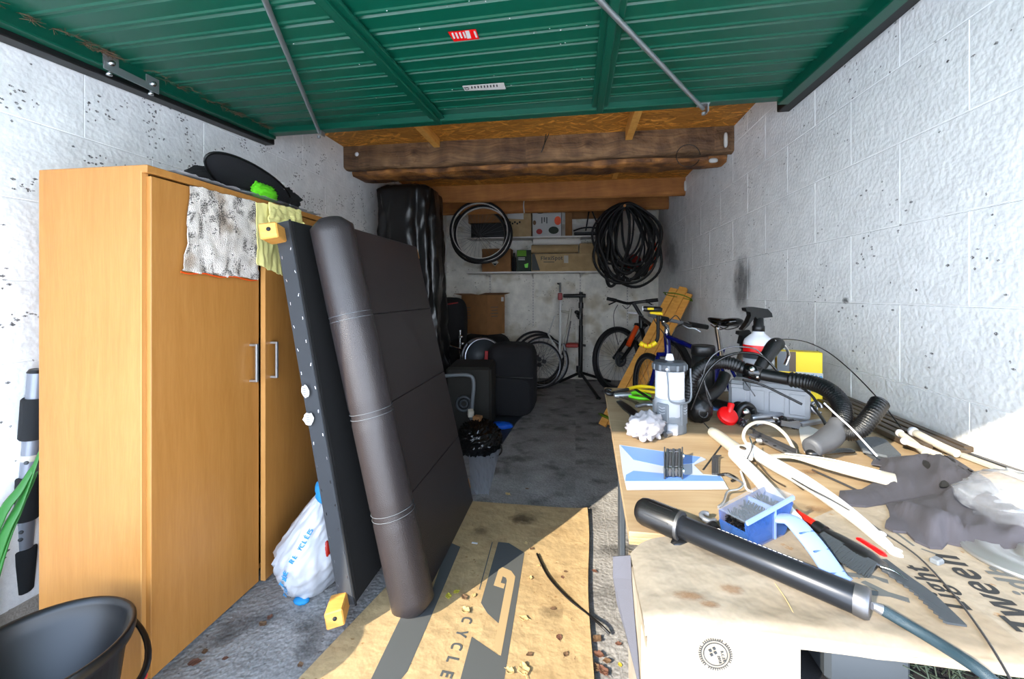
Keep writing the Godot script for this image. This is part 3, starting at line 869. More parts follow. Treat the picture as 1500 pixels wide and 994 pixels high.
	var at := func(v: float) -> Vector3: return a.lerp(b, (948 - v) / 403.0)
	part("tube", Mb.new().tube([a, b], 0.0215, 18), M.satin_grey, t)
	part("end_cap", Mb.new().tube([b, b + (b - a).normalized() * 0.01], [0.023, 0.018], 16), M.black_plastic, t)
	for e in [[583, 644], [700, 765], [808, 874]]:
		part("foam_grip", Mb.new().tube([at.call(e[1]), at.call(e[1] - 2), at.call(e[0] + 2), at.call(e[0])], [0.028, 0.031, 0.031, 0.028], 18), M.foam, t)
	for v in [677, 780, 791, 896]:
		var p: Vector3 = at.call(v)
		part("rivet", Mb.new().lathe([[0, 0], [0.006, 0.0], [0.006, 0.003], [0.002, 0.0045], [0, 0.004]], 10, at_to(p + Vector3(0.012, 0, 0.0165), Vector3(0.6, 0, 0.8))), M.dark_grey, t)
	part("tape", Mb.new().tube([at.call(676), at.call(667)], 0.0222, 16), M.dirty_white, t, true, "scrap of white tape")
	part("foot", Mb.new().tube([a, a + Vector3(0, 0.02, 0)], 0.025, 14), M.black_plastic, t)
	# green straps of leaf
	t = thing("strap_leaves", "long green strap leaves reaching up behind the padded pole", "plant", pz(-70, 990, 1.07))
	for e in [[[-60, 1000], [0, 800], [30, 735], [62, 652]], [[-70, 960], [-5, 770], [30, 715], [58, 668]], [[-50, 1010], [0, 815], [28, 745], [55, 690]]]:
		var P := []
		for k in 4: P.append(pz(e[k][0], e[k][1], 1.085 - 0.035 * (3 - k)))
		part("leaf", Mb.new().tube(smooth(P, 5), [0.014, 0.015, 0.016, 0.016, 0.016, 0.0155, 0.015, 0.0145, 0.014, 0.0135, 0.012, 0.010, 0.009, 0.007, 0.005, 0.002], 8, false, 0.16, Vector3(0.2, 0.2, 1)), M.plant_green, t)
	# bucket
	t = thing("bucket", "round black plastic bucket in front of the oak cupboard", "bucket", V(-1.20, 0, 0.80))
	var cb := V(-1.20, 0, 0.80)
	part("body", Mb.new().lathe([[0, 0.004], [0.115, 0.0], [0.12, 0.004], [0.156, 0.285], [0.158, 0.272], [0.166, 0.272], [0.170, 0.285], [0.170, 0.300], [0.166, 0.304], [0.160, 0.302], [0.153, 0.29], [0.149, 0.26], [0.146, 0.258], [0.114, 0.012], [0, 0.010]], 56, Transform3D(Basis(), cb)), M.black_plastic, t)
	var hc := cb + Vector3(0, 0.285, 0)
	var hp := []
	for k in 25:
		var an := PI * k / 24
		var w := Vector3(cos(an) * 0.6, 0, -sin(an) * 0.0)
		hp.append(hc + Basis(Vector3.UP, 0.35) * (Vector3(0.02 + 0.175 * sin(an), -0.10 * sin(an), 0.172 * cos(an))))
	var ha := part("handle", Mb.new().tube(hp, 0.0085, 10, false, 0.5), M.black_plastic, t)
	part("grip", Mb.new().tube([hp[8] + Vector3(-0.004, -0.016, 0), hp[10] + Vector3(-0.004, -0.018, 0), hp[12] + Vector3(-0.004, -0.02, 0), hp[14] + Vector3(-0.004, -0.02, 0)], 0.007, 10), M.red, ha, true, "red grip")

func boards() -> void:
	# black lined slab with stapled underside, standing on end against the cupboard
	var b0 := V(-0.800, 0.035, 1.36); var b1 := V(-1.045, 1.345, 1.36)
	var L := (b1 - b0).normalized()
	var R := Vector3(L.y, -L.x, 0)         # to the right of the slab
	var bs := Basis(R, L, R.cross(L))
	var len := b0.distance_to(b1)
	var t := thing("bed_section", "black lined bed section with stapled edge and wooden feet leaning on cupboard", "bed base", b0)
	var mid := (b0 + b1) / 2
	var TH := 0.066
	part("body", Mb.new().box(mid + Vector3(0, 0, -0.36) + R * TH / 2, Vector3(TH, len, 0.70), bs, 0.006), M.black_cloth, t)
	var lining := part("lining", Mb.new().box(mid + Vector3(0, 0, -0.006) + R * TH / 2, Vector3(TH - 0.01, len - 0.004, 0.016), bs, 0.002), M.black_lining, t, true, "dark grey dust cover")
	part("piping", Mb.new().tube([b0 + R * TH, b1 + R * TH], 0.004, 8), M.black_cloth, t)
	var nz := RandomNumberGenerator.new(); nz.seed = 3
	for k in 15:
		for s in [0.24, 0.82]:
			var f := 0.055 + 0.93 * (k + (0.3 if s > 0.5 else 0.0)) / 15.3
			part("staple", Mb.new().box(b0 + L * len * f + R * TH * (s + nz.randf_range(-0.04, 0.04)) + Vector3(0, 0, 0.0028), Vector3(0.0022, 0.010, 0.0014), bs * Basis(Vector3(0, 0, 1), nz.randf_range(-0.35, 0.35))), M.chrome, lining)
	for e in [0.955, 0.006]:
		var c: Vector3 = b0 + L * (len * e + 0.012) + R * (TH * 0.35)
		var fb := bs * Basis(Vector3(0, 1, 0), 0.35)
		var f := part("foot", Mb.new().box(c + fb * Vector3(-0.01, 0, 0.045), Vector3(0.056, 0.052, 0.10), fb, 0.004), M.pine, t, true, "square pine foot")
		part("screw_hole", Mb.new().lathe([[0, 0], [0.007, 0], [0.007, 0.001], [0, 0.001]], 14, Transform3D(fb * Basis(Vector3.RIGHT, PI / 2), c + fb * Vector3(-0.008, 0.004, 0.0952))), M.ink, f)
	# torn paper labels on the lining
	for e in [[447, 573, 0.030, 0.042, 2], [452, 613, 0.042, 0.038, 5]]:
		var p := pz(e[0], e[1], 1.345)
		var q := RandomNumberGenerator.new(); q.seed = e[4]
		var P := []
		for k in 14:
			var an := TAU * k / 14
			P.append(p + bs * Vector3(cos(an) * e[2] * 0.5 * q.randf_range(0.75, 1.1), sin(an) * e[3] * 0.6 * q.randf_range(0.75, 1.1), 0))
		var lb := part("torn_label", Mb.new().slab(P, Vector3(0, 0, -0.001)), M.paper, t, true, "torn white paper label")
		for k in 4: part("print_line", Mb.new().box(p + bs * Vector3(0, 0.011 - 0.007 * k, 0.0006), Vector3(0.018, 0.0016, 0.0006), bs), M.grey_ink, lb)
	# leather headboard with a rolled edge
	var h0 := V(-0.552, 0.004, 1.425); var h1 := V(-0.868, 1.365, 1.425)
	L = (h1 - h0).normalized(); R = Vector3(L.y, -L.x, 0)
	bs = Basis(R, L, R.cross(L)); len = h0.distance_to(h1)
	t = thing("headboard", "brown leather headboard with thick rolled edge standing on its end", "headboard", h0)
	var rp := []; var rr := []
	var n := 48
	for k in n + 1:
		var f := float(k) / n
		var r := 0.074
		for s in [0.25, 0.5, 0.745]: r -= 0.004 * exp(-pow((f - s) / 0.006, 2))
		var e := minf(f, 1 - f) * len
		if e < 0.022: r *= sqrt(1.0 - pow(1.0 - e / 0.022, 2)) * 0.42 + 0.58
		rp.append(h0 + L * len * f); rr.append(r)
	part("rolled_edge", Mb.new().tube(rp, rr, 30), M.leather, t)
	for s in [0.25, 0.5, 0.745]:
		for d in [-0.009, 0.009]:
			var c: Vector3 = h0 + L * (len * s + d)
			part("stitching", Mb.new().tube(circle(c, 0.0735, L, 40), 0.0010, 5, true), M.mid_grey, t)
	var z0 := 1.47; var z1 := 2.21
	for k in 4:
		var a: float = [0.0, 0.25, 0.5, 0.745][k]; var b: float = [0.25, 0.5, 0.745, 0.988][k]
		part("padded_panel", Mb.new().box(h0 + L * len * (a + b) / 2 - R * 0.016 + Vector3(0, 0, -(z0 + z1) / 2 + 1.425), Vector3(0.07, len * (b - a) - 0.0015, z1 - z0), bs, 0.0025), M.leather, t)
	part("back_lining", Mb.new().box((h0 + h1) / 2 - R * 0.055 + Vector3(0, 0, -(z0 + z1) / 2 + 1.425), Vector3(0.014, len - 0.02, z1 - z0 - 0.01), bs), M.black_cloth, t)
	for f in [0.965, 0.055]:
		part("foot", Mb.new().box(h0 + L * len * f - R * 0.02 + Vector3(0, 0, 1.425 - z1 - 0.018), Vector3(0.05, 0.055, 0.06), bs, 0.003), M.pine, t, true, "square pine foot")
	# white recycled-plastic carrier bag on the floor between them
	var bc := V(-0.975, 0.0, 1.50)
	t = thing("carrier_bag", "filled white plastic carrier bag with blue print beside the cupboard", "bag", bc)
	var nb := noise(2.0, 21, 4)
	var shape := func(d: Vector3) -> Vector3:
		var s := 1.0 + 0.14 * nb.get_noise_3d(d.x * 1.5, d.y * 1.5, d.z * 1.5) + 0.10 * (0.4 - absf(nb.get_noise_3d(d.x * 4 + 9, d.y * 2.2, d.z * 4))) + 0.05 * absf(nb.get_noise_3d(d.x * 10, d.y * 8, d.z * 10))
		var w := 1.0 - 0.50 * clampf(d.y + 0.1, 0, 1)
		return bc + Vector3(d.x * 0.115 * w + 0.045 * clampf(d.y, 0, 1), 0.175 + maxf(d.y * 0.20, -0.172), d.z * 0.16 * w) * Vector3(s, 1, s)
	part("film", Mb.new().blob(shape, 64, 44), M.bag_white, t)
	var lift := func(az: float, el: float, k := 0.003) -> Vector3:
		var d := Vector3(cos(az) * cos(el), sin(el), sin(az) * cos(el))
		return shape.call(d) + d * k
	var txt := "TO DE MATIÈRES RECYCLÉES"
	for k in txt.length():
		if txt[k] == " ": continue
		var f := float(k) / txt.length()
		var az := lerpf(1.98, 1.15, f); var el := lerpf(-0.75, 0.52, f)
		var p: Vector3 = lift.call(az, el); var q: Vector3 = lift.call(lerpf(1.98, 1.15, f + 0.03), lerpf(-0.75, 0.52, f + 0.03))
		var nn := Vector3(cos(az) * 0.6, 0.1, sin(az)).normalized()
		var rt := (q - p).normalized()
		words(txt[k], M.blue_ink, t, p + nn * 0.002, rt, nn.cross(rt), 0.016, true)
	part("handle_knot", Mb.new().blob(func(d): return bc + Vector3(0.055, 0.375, 0.03) + Vector3(d.x * 0.03, d.y * 0.05, d.z * 0.03) * (1 + 0.3 * nb.get_noise_3d(d.x * 4, d.y * 4, d.z * 4)), 14, 10), M.blue_ink, t, true, "blue printed top")
	part("corner", Mb.new().rock(bc + Vector3(0.012, 0.012, 0.10), Vector3(0.03, 0.012, 0.022), Basis(), 9, 6), M.blue_ink, t, true, "blue printed corner")
	part("print_patch", Mb.new().rock(lift.call(0.50, -0.05, -0.012), Vector3(0.012, 0.05, 0.015), Basis(), 10, 7), M.dull_red, t, true, "red and orange print")

func fp(u: float, v: float, k := 0.0) -> Vector3:     # zoom coordinates of the floor print: third scale from (500, 662)
	return ph(500 + u / 2.994, 662 + v / 2.994, 0.0062 + k)
func stroke(P: Array, w: float, h: float) -> Mb:     # a flat painted stroke on a level surface
	var b := Mb.new()
	for i in P.size() - 1:
		var d: Vector3 = (P[i + 1] - P[i]).normalized()
		var s := d.cross(Vector3.UP) * w * 0.5
		b.slab([P[i] - s - d * w * 0.5, P[i] + s - d * w * 0.5, P[i + 1] + s + d * w * 0.5, P[i + 1] - s + d * w * 0.5], Vector3(0, -h, 0))
	return b

func floor_things() -> void:
	var t := thing("floor_cardboard", "flattened cardboard carton with dark printing laid on the concrete floor", "cardboard", V(-0.3, 0, 1.5))
	var b := Mb.new()
	var xr := func(zd): return 0.058 + 0.006 * sin(zd * 7.0) - 0.01 * (2.2 - zd)
	b.sheet(24, 24, func(u, v):
		var zd := lerpf(0.62, 2.205, v)
		var x: float = lerpf(-0.82 + 0.17 * (zd - 0.8) - 0.03 * clampf(1.6 - zd, 0, 1), xr.call(zd), u)
		return V(x, 0.003 + 0.010 * pow(u, 12) + 0.004 * pow(v, 14), zd), 0.005)
	part("sheet", b, M.cardboard, t)
	var pr := func(n, P, m, k): 
		var w := []
		for p in P: w.append(fp(p[0], p[1], k))
		return part(n, Mb.new().slab(w, Vector3(0, -0.0004, 0)), m, t)
	pr.call("printed_band", [[470, 392], [522, 415], [440, 612], [290, 960], [60, 1240], [-110, 1240], [130, 994], [262, 720], [400, 600]], M.grey_ink, 0.0)
	pr.call("printed_emblem", [[688, 393], [735, 398], [803, 440], [690, 1150], [470, 1150], [522, 994], [572, 808], [694, 892], [690, 750], [640, 705], [612, 660]], M.grey_ink, 0.0)
	pr.call("printed_letter", [[706, 503], [745, 520], [763, 545], [757, 580], [700, 892], [668, 862], [690, 750], [726, 562], [722, 549], [708, 543], [699, 572], [718, 577], [712, 597], [668, 583], [690, 512]], M.tan_ink, 0.0006)
	part("printed_line", stroke([fp(662, 395), fp(606, 600)], 0.004, 0.0003), M.grey_ink, t)
	var c := "CYCLE"
	var cp := [[550, 735], [527, 795], [506, 850], [487, 908], [462, 972]]
	for k in 5: words(c[k], M.grey_ink, t, fp(cp[k][0], cp[k][1], 0.0004), (fp(440, 1000) - fp(550, 735)), Vector3(1, 0, 0.1), 0.036, true)
	# barcode and arrow panel
	for k in 15: part("printed_bar", Mb.new().slab([fp(575 + 8.2 * k, 246 + 0.9 * k), fp(575 + 8.2 * k + [6, 3, 2, 4][k % 4], 246 + 0.9 * k), fp(573 + 8.2 * k + [6, 3, 2, 4][k % 4], 288 + 0.2 * k), fp(573 + 8.2 * k, 288 + 0.2 * k)], Vector3(0, -0.0003, 0)), M.grey_ink, t)
	var pp: Node3D = pr.call("printed_panel", [[950, 274], [1078, 274], [1078, 408], [950, 350]], M.grey_ink, 0.0)
	part("printed_arrow", stroke([fp(985, 290, 0.0006), fp(985, 345, 0.0006), fp(1040, 365, 0.0006)], 0.008, 0.0003), M.tan_ink, pp)
	part("printed_arrow", Mb.new().slab([fp(1035, 350, 0.0008), fp(1058, 370, 0.0008), fp(1030, 378, 0.0008)], Vector3(0, -0.0003, 0)), M.tan_ink, pp)
	for k in 4: part("printed_bar", stroke([fp(1000 + k * 14, 292, 0.0006), fp(1000 + k * 14, 335 + k * 4, 0.0006)], 0.007, 0.0003), M.tan_ink, pp)
	one("black_cable_offcut", Mb.new().tube(smooth([fp(858, 445, 0.004), fp(905, 540, 0.005), fp(985, 630, 0.006), fp(1075, 705, 0.007), fp(1135, 755, 0.016), fp(1178, 797, 0.004)]), 0.0042, 8), M.black_plastic, "thin curved black cable offcut lying across the floor cardboard", "cable")
	for e in [[800, 292, 0.085, 0.06, 0.55], [330, 560, 0.05, 0.05, 0.3], [930, 700, 0.06, 0.04, 0.25], [610, 345, 0.05, 0.05, 0.3]]: stain("stain", t, fp(e[0], e[1], 0.0016), Vector3.UP, Vector3(0, 0, -1), e[2] * 2.0, e[3] * 2.0, Color(0.22, 0.14, 0.07, e[4]), int(e[0]))
	one("paper_scrap", Mb.new().box(fp(585, 398, 0.0005), Vector3(0.026, 0.001, 0.009), Basis(Vector3.UP, -0.1)), M.white_plastic, "tiny white paper strip on the shaded floor cardboard", "paper")
	# dry leaves: three shapes, each copy its own object
	var spots := [[505, 615, 5, 0.035, 1.15], [540, 640, 0, 0.04, 0.4], [545, 700, 1, 0.05, 2.0], [580, 630, 1, 0.03, 3.0], [470, 635, 3, 0.04, 0.2], [225, 620, 2, 0.028, 1.0], [810, 400, 1, 0.026, 0.3], [835, 425, 0, 0.03, 1.3], [865, 500, 1, 0.02, 2.3], [985, 525, 0, 0.025, 0.9], [970, 550, 2, 0.022, 0.2], [828, 555, 1, 0.03, 1.5], [930, 688, 0, 0.03, 2.5], [800, 732, 1, 0.045, 0.7], [1015, 738, 0, 0.022, 1.9], [955, 815, 2, 0.035, 0.1], [825, 890, 0, 0.03, 1.1], [985, 890, 0, 0.03, 2.9], [1035, 910, 2, 0.032, 1.4], [800, 960, 1, 0.06, 0.2], [740, 965, 1, 0.04, 2.1], [1110, 520, 2, 0.03, 0.5], [1120, 820, 0, 0.05, 1.2], [1130, 890, 2, 0.045, 2.2], [1115, 945, 0, 0.05, 0.6], [1165, 915, 0, 0.035, 2.4], [1215, 840, 2, 0.028, 0.9], [1222, 930, 3, 0.022, 1.7], [1150, 960, 2, 0.05, 0.3], [730, 185, 1, 0.045, 0.5], [815, 160, 0, 0.03, 1.0]]
	var kinds := []
	for k in 3:
		var lf := Mb.new()
		var nz := noise(2.0, 60 + k, 2)
		lf.sheet(6, 8, func(u, v):
			var w := 0.5 * pow(sin(PI * clampf(v * 0.96 + 0.02, 0, 1)), 0.8) * (0.72 + 0.2 * nz.get_noise_1d(v * 9))
			var x: float = (u - 0.5) * 2.0 * w
			return Vector3(x, 0.10 + (0.25 + 0.2 * k) * x * x + 0.12 * nz.get_noise_2d(u * 3, v * 3) + 0.22 * (v - 0.5) * (v - 0.5) * k, (v - 0.5)), 0.02)
		lf.tube([Vector3(0, 0.12, 0.48), Vector3(0.03, 0.10, 0.72)], 0.02, 5)
		kinds.append(lf.mesh())
	var mats := [M.leaf_brown, M.leaf_pale, M.leaf_red, M.leaf_yellow]
	var r := RandomNumberGenerator.new(); r.seed = 19
	for s in spots.size():
		var e: Array = spots[s]
		var o := MeshInstance3D.new()
		o.mesh = kinds[s % 3]; o.material_override = mats[mini(e[2], 3)]
		o.name = numbered("dry_leaf")
		add_child(o)
		var p := fp(e[0], e[1])
		p.y = 0.0068 if e[0] < 1075 and e[1] > 220 else 0.004
		if e[0] < 225: p.y = 0.004
		o.transform = Transform3D(Basis(Vector3.UP, e[4] * 2.0).scaled(Vector3.ONE * e[3] * 0.72), p)
		var col: String = ["brown", "pale cream", "reddish", "yellow"][mini(e[2], 3)]
		if e[0] > 1095: tag(o, "curled %s dry leaf in the strip between the cardboard and the carton" % col, "leaf", "%s leaves beside the cardboard" % col)
		elif e[0] < 600: tag(o, "curled %s dry leaf near the foot of the leather headboard" % col, "leaf", "%s leaves by the headboard" % col)
		elif e[1] < 200: tag(o, ["pale cream dry leaf on the shaded concrete beyond the cardboard", "brown dry leaf on the shaded concrete beyond the cardboard"][0 if e[2] == 1 else 1], "leaf")
		else: tag(o, "curled %s dry leaf lying on the printed floor cardboard" % col, "leaf", "%s leaves on the cardboard" % col)
	for e in [[285, 972, 2, 0.05, 1.0], [372, 855, 0, 0.03, 0.2], [300, 955, 0, 0.03, 2.0], [385, 915, 0, 0.04, 0.7], [330, 965, 2, 0.025, 1.0], [440, 975, 0, 0.03, 0.4], [395, 905, 2, 0.03, 1.6]]:
		var o := MeshInstance3D.new()
		o.mesh = kinds[int(e[0]) % 3]; o.material_override = mats[e[2]]
		o.name = numbered("dry_leaf")
		add_child(o)
		var p := ph(e[0], e[1], 0)
		p.y = 0.001
		o.transform = Transform3D(Basis(Vector3.UP, e[4] * 2.0).scaled(Vector3.ONE * e[3] * 0.72), p)
		tag(o, "small %s dry leaf on the bare concrete beside the oak cupboard" % ["brown", "pale", "reddish"][e[2]], "leaf", "%s leaves by the cupboard" % ["brown", "pale", "reddish"][e[2]])

func T(u: float, v: float, h := 0.0) -> Vector3: return ph(u, v, TT + h)
func TP(a: Array, h := 0.0) -> Array:        # pixels on the bench, each with its own height above the top if it has one
	var o := []
	for p in a: o.append(T(p[0], p[1], h if p.size() < 3 else p[2]))
	return o

func bench() -> void:
	var t := thing("workbench", "plywood topped workbench along the right wall covered in bicycle parts", "workbench", V(0.55, 0, 1.2))
	var P := [V(0.089, TT, 0.745), V(0.985, TT, 0.745), V(0.985, TT, 1.87), V(0.122, TT, 1.87)]
	part("top", Mb.new().slab(P, Vector3(0, -0.004, 0)), M.plywood, t)
	for k in 4:
		var q := []
		for p in P: q.append(p + Vector3(0.0008 * (k % 2), -0.0038 - 0.0045 * k, 0))
		part("ply", Mb.new().slab(q, Vector3(0, -0.0047, 0)), M.ply_edge if k % 2 else M.plywood, t)
	for e in [[0.32, 1.80], [0.20, 1.03], [0.94, 1.80], [0.94, 1.03]]: part("leg", Mb.new().box(V(e[0], 0.339, e[1]), Vector3(0.045, 0.678, 0.045), Basis(), 0.003), M.dark_paint, t)
	for e in [[V(0.20, 0.64, 1.03), V(0.32, 0.64, 1.80)], [V(0.94, 0.64, 1.03), V(0.94, 0.64, 1.80)], [V(0.32, 0.64, 1.80), V(0.94, 0.64, 1.80)], [V(0.20, 0.64, 1.03), V(0.94, 0.64, 1.03)]]: part("rail", Mb.new().bar(e[0], e[1], 0.03, 0.06, Vector3.UP, 0.002), M.dark_paint, t)
	# splintered ply along the near left edge and seams in the top
	var cr := Mb.new()
	cr.bar(T(1030, 688, 0.0002), T(1062, 645, 0.0002), 0.004, 0.001)
	cr.bar(T(1030, 618, 0.0002), T(1042, 631, 0.0002), 0.003, 0.001)
	part("seam", cr, M.ink, t, true, "dark joint in the plywood")
	# the carton under the near end, its lid spread over the bench
	t = thing("carton", "large pale cardboard carton forming the near end of the bench", "carton", V(0.5, 0, 0.66))
	var x0 := 0.088; var x1 := 0.985; var zf := 0.550; var zb := 0.738
	part("side", Mb.new().box(V(x0 + 0.002, 0.335, (zf + zb) / 2), Vector3(0.005, 0.67, zb - zf)), M.pale_cardboard, t)
	part("side", Mb.new().box(V(x1 - 0.002, 0.335, (zf + zb) / 2), Vector3(0.005, 0.67, zb - zf)), M.pale_cardboard, t)
	part("front", Mb.new().box(V((x0 + 0.262) / 2, 0.344, zf + 0.002), Vector3(0.262 - x0, 0.688, 0.005)), M.pale_cardboard, t)
	part("front", Mb.new().box(V((0.262 + x1) / 2, 0.28, zf + 0.002), Vector3(x1 - 0.262, 0.56, 0.005)), M.pale_cardboard, t)
	part("back", Mb.new().box(V((x0 + x1) / 2, 0.335, zb), Vector3(x1 - x0, 0.67, 0.005)), M.pale_cardboard, t)
	part("tape", Mb.new().box(V(x0 - 0.001, 0.4, zf + 0.022), Vector3(0.001, 0.52, 0.038)), M.dirty_white, t)
	var nz := noise(2.2, 71, 3)
	var lid := Mb.new()
	lid.sheet(50, 26, func(u, v):
		var x := lerpf(x0 - 0.004, 0.982, u)
		var r := 0.07
		var back := 0.735 + 0.30 * smoothstep(0.12, 0.8, u) - 0.05 * exp(-u * 30)
		var s: float = v
		var zd: float
		var y := TT + 0.0042
		if s < 0.3:
			var k: float = s / 0.3
			var prof := [[0.545, -0.010], [0.544, -0.006], [0.547, -0.005], [0.545, -0.001], [0.550, 0.0], [0.554, 0.003], [0.562, 0.0042]]
			var f: float = k * 6.0
			var i := mini(int(f), 5)
			zd = lerpf(prof[i][0], prof[i + 1][0], f - i)
			y = TT + lerpf(prof[i][1], prof[i + 1][1], f - i)
			zd += 0.0012 * nz.get_noise_2d(u * 14, i)
		else: zd = lerpf(0.562, back, (s - 0.3) / 0.7)
		zd -= 0.022 * u * clampf(1.4 - s * 1.4, 0, 1)
		var edge := exp(-u * 40.0)
		return V(x, y + 0.0012 * nz.get_noise_2d(u * 9, v * 6) - 0.008 * edge + (0.0016 * sin(zd * 60) * exp(-absf(u - 0.2) * 4) if zd > 0.55 else 0.0), zd), 0.003)
	part("lid", lid, M.pale_cardboard, t)
	part("fold_line", Mb.new().tube(smooth([T(1118, 832, 0.0052), T(1150, 875, 0.0052), T(1172, 918, 0.0052)]), 0.0008, 5), M.tan_ink, t)
	# print on the lid
	var rt := Vector3(0, 0, -1); var up := Vector3(-1, 0, 0)
	words("Light", M.ink, t, T(1372, 858, 0.0064), rt + Vector3(0.12, 0, 0), up + Vector3(0, 0, -0.12), 0.027, true)
	words("Tween", M.ink, t, T(1440, 862, 0.0064), rt + Vector3(0.12, 0, 0), up + Vector3(0, 0, -0.12), 0.037, true)
	words("Ridba", M.grey_ink, t, T(1487, 852, 0.0064), rt + Vector3(0.12, 0, 0), up + Vector3(0, 0, -0.12), 0.034, true)
	words("Y", M.grey_ink, t, T(1296, 868, 0.0064), rt + Vector3(0.5, 0, 0), up + Vector3(0, 0, -0.5), 0.05, true)
	words("Y", M.grey_ink, t, T(1268, 842, 0.0064), rt + Vector3(0.5, 0, 0), up + Vector3(0, 0, -0.5), 0.05, true)
	words("O", M.grey_ink, t, T(1256, 822, 0.0064), rt + Vector3(0.5, 0, 0), up + Vector3(0, 0, -0.5), 0.035, true)
	for e in [[[1300, 770], [1340, 800]], [[1346, 802], [1375, 812]]]: part("printed_mark", stroke(TP(e, 0.0064), 0.004, 0.0003), M.grey_ink, t)
	for e in [[1072, 862, 0.036, 0.026], [1010, 872, 0.05, 0.022], [1040, 884, 0.03, 0.016], [1185, 690, 0.04, 0.03], [1100, 800, 0.03, 0.02], [1195, 745, 0.045, 0.03]]: stain("stain", t, T(e[0], e[1], 0.0085), Vector3.UP, Vector3(0, 0, -1), e[2], e[3], Color(0.50, 0.35, 0.20, 0.5), int(e[0]))
	# round recycling stamp on the front
	var c := pz(1048, 958, zf - 0.002)
	var n := Vector3(0, 0, 1)
	part("stamp_ring", Mb.new().tube(circle(c, 0.0135, n, 40), 0.0005, 4, true), M.ink, t)
	part("stamp_ring", Mb.new().tube(circle(c, 0.0165, n, 40), 0.0004, 4, true), M.ink, t)
	var tick := Mb.new()
	for k in 44:
		if k % 11 == 7: continue
		var a := TAU * k / 44
		tick.box(c + Vector3(cos(a), sin(a), 0) * 0.0182, Vector3(0.0024, 0.0008, 0.0006), Basis(Vector3(0, 0, 1), a))
	part("stamp_ticks", tick, M.ink, t)
	for e in [[-0.006, 0.004], [-0.0015, 0.007], [-0.0045, -0.001], [0.0, 0.002]]: part("stamp_square", Mb.new().box(c + Vector3(e[0], e[1], 0), Vector3(0.0032, 0.0032, 0.0006), Basis(Vector3(0, 0, 1), 0.55)), M.ink, t)
	words("R.C.EX", M.ink, t, c + Vector3(0.0085, -0.001, 0.0004), Vector3(0.25, -1, 0), Vector3(1, 0.25, 0), 0.0032, true)
	words("2018", M.ink, t, c + Vector3(0.0045, -0.0055, 0.0004), Vector3(0.25, -1, 0), Vector3(1, 0.25, 0), 0.0032, true)
	# what shows through the slot in the front
	one("packing_block", Mb.new().box(V(0.372, 0.625, 0.66), Vector3(0.10, 0.06, 0.10), Basis(), 0.006), M.dark_grey, "grey packing block seen through the slot of the carton", "packing")
	var tin := Mb.new()
	var r := RandomNumberGenerator.new(); r.seed = 31
	for k in 240:
		var p := V(r.randf_range(0.42, 0.62), r.randf_range(0.60, 0.655), r.randf_range(0.57, 0.64))
		tin.bar(p, p + Vector3(r.randf_range(-1, 1), r.randf_range(-0.4, 1), r.randf_range(-1, 1)).normalized() * 0.03, 0.0012, 0.0012)
	one("green_tinsel", tin, M.dark_green, "dark green tinsel inside the carton's slot", "tinsel").set_meta("kind", "stuff")
	one("slot_shade_sheet", Mb.new().box(V(0.60, 0.585, 0.64), Vector3(0.70, 0.01, 0.17)), M.navy_cloth, "dark sheet added for the shade inside the open slot of the carton", "sheet")  # added dark sheet, its colour gives the slot its inner shade
	# dark plate and grey sheet standing in for shade left of the carton
	var fe := []
	for e in [[898, 815, 0.72], [898, 845, 0.71], [904, 885, 0.69], [917, 930, 0.66], [930, 975, 0.63], [937, 1010, 0.60], [960, 1010, 0.60], [955, 960, 0.62], [950, 900, 0.66], [945, 850, 0.69], [945, 815, 0.70]]:
		var q := pz(e[0], e[1], e[2])
		q.x = minf(q.x, 0.0865)
		fe.append(q)
	one("floor_shade_strip", Mb.new().slab(fe, Vector3(0, -0.002, -0.005)), M.floor_shade, "tapering grey sheet in the tone of shaded floor beside the left face of the carton", "floor_shade")
	one("bench_shade_plate", Mb.new().box(V(0.102, 0.56, 0.985), Vector3(0.012, 0.24, 0.05), Basis(), 0.002), M.dark_grey, "dark plate standing in for the shade under the bench edge", "plate")

func bench_things() -> void:
	pump()
	chain_cleaner()
	brushes()
	white_parts()
	shirt()
	lantern_glove()
	handlebar()
	bottles()
	tools_back()
	small_parts()
	wires()

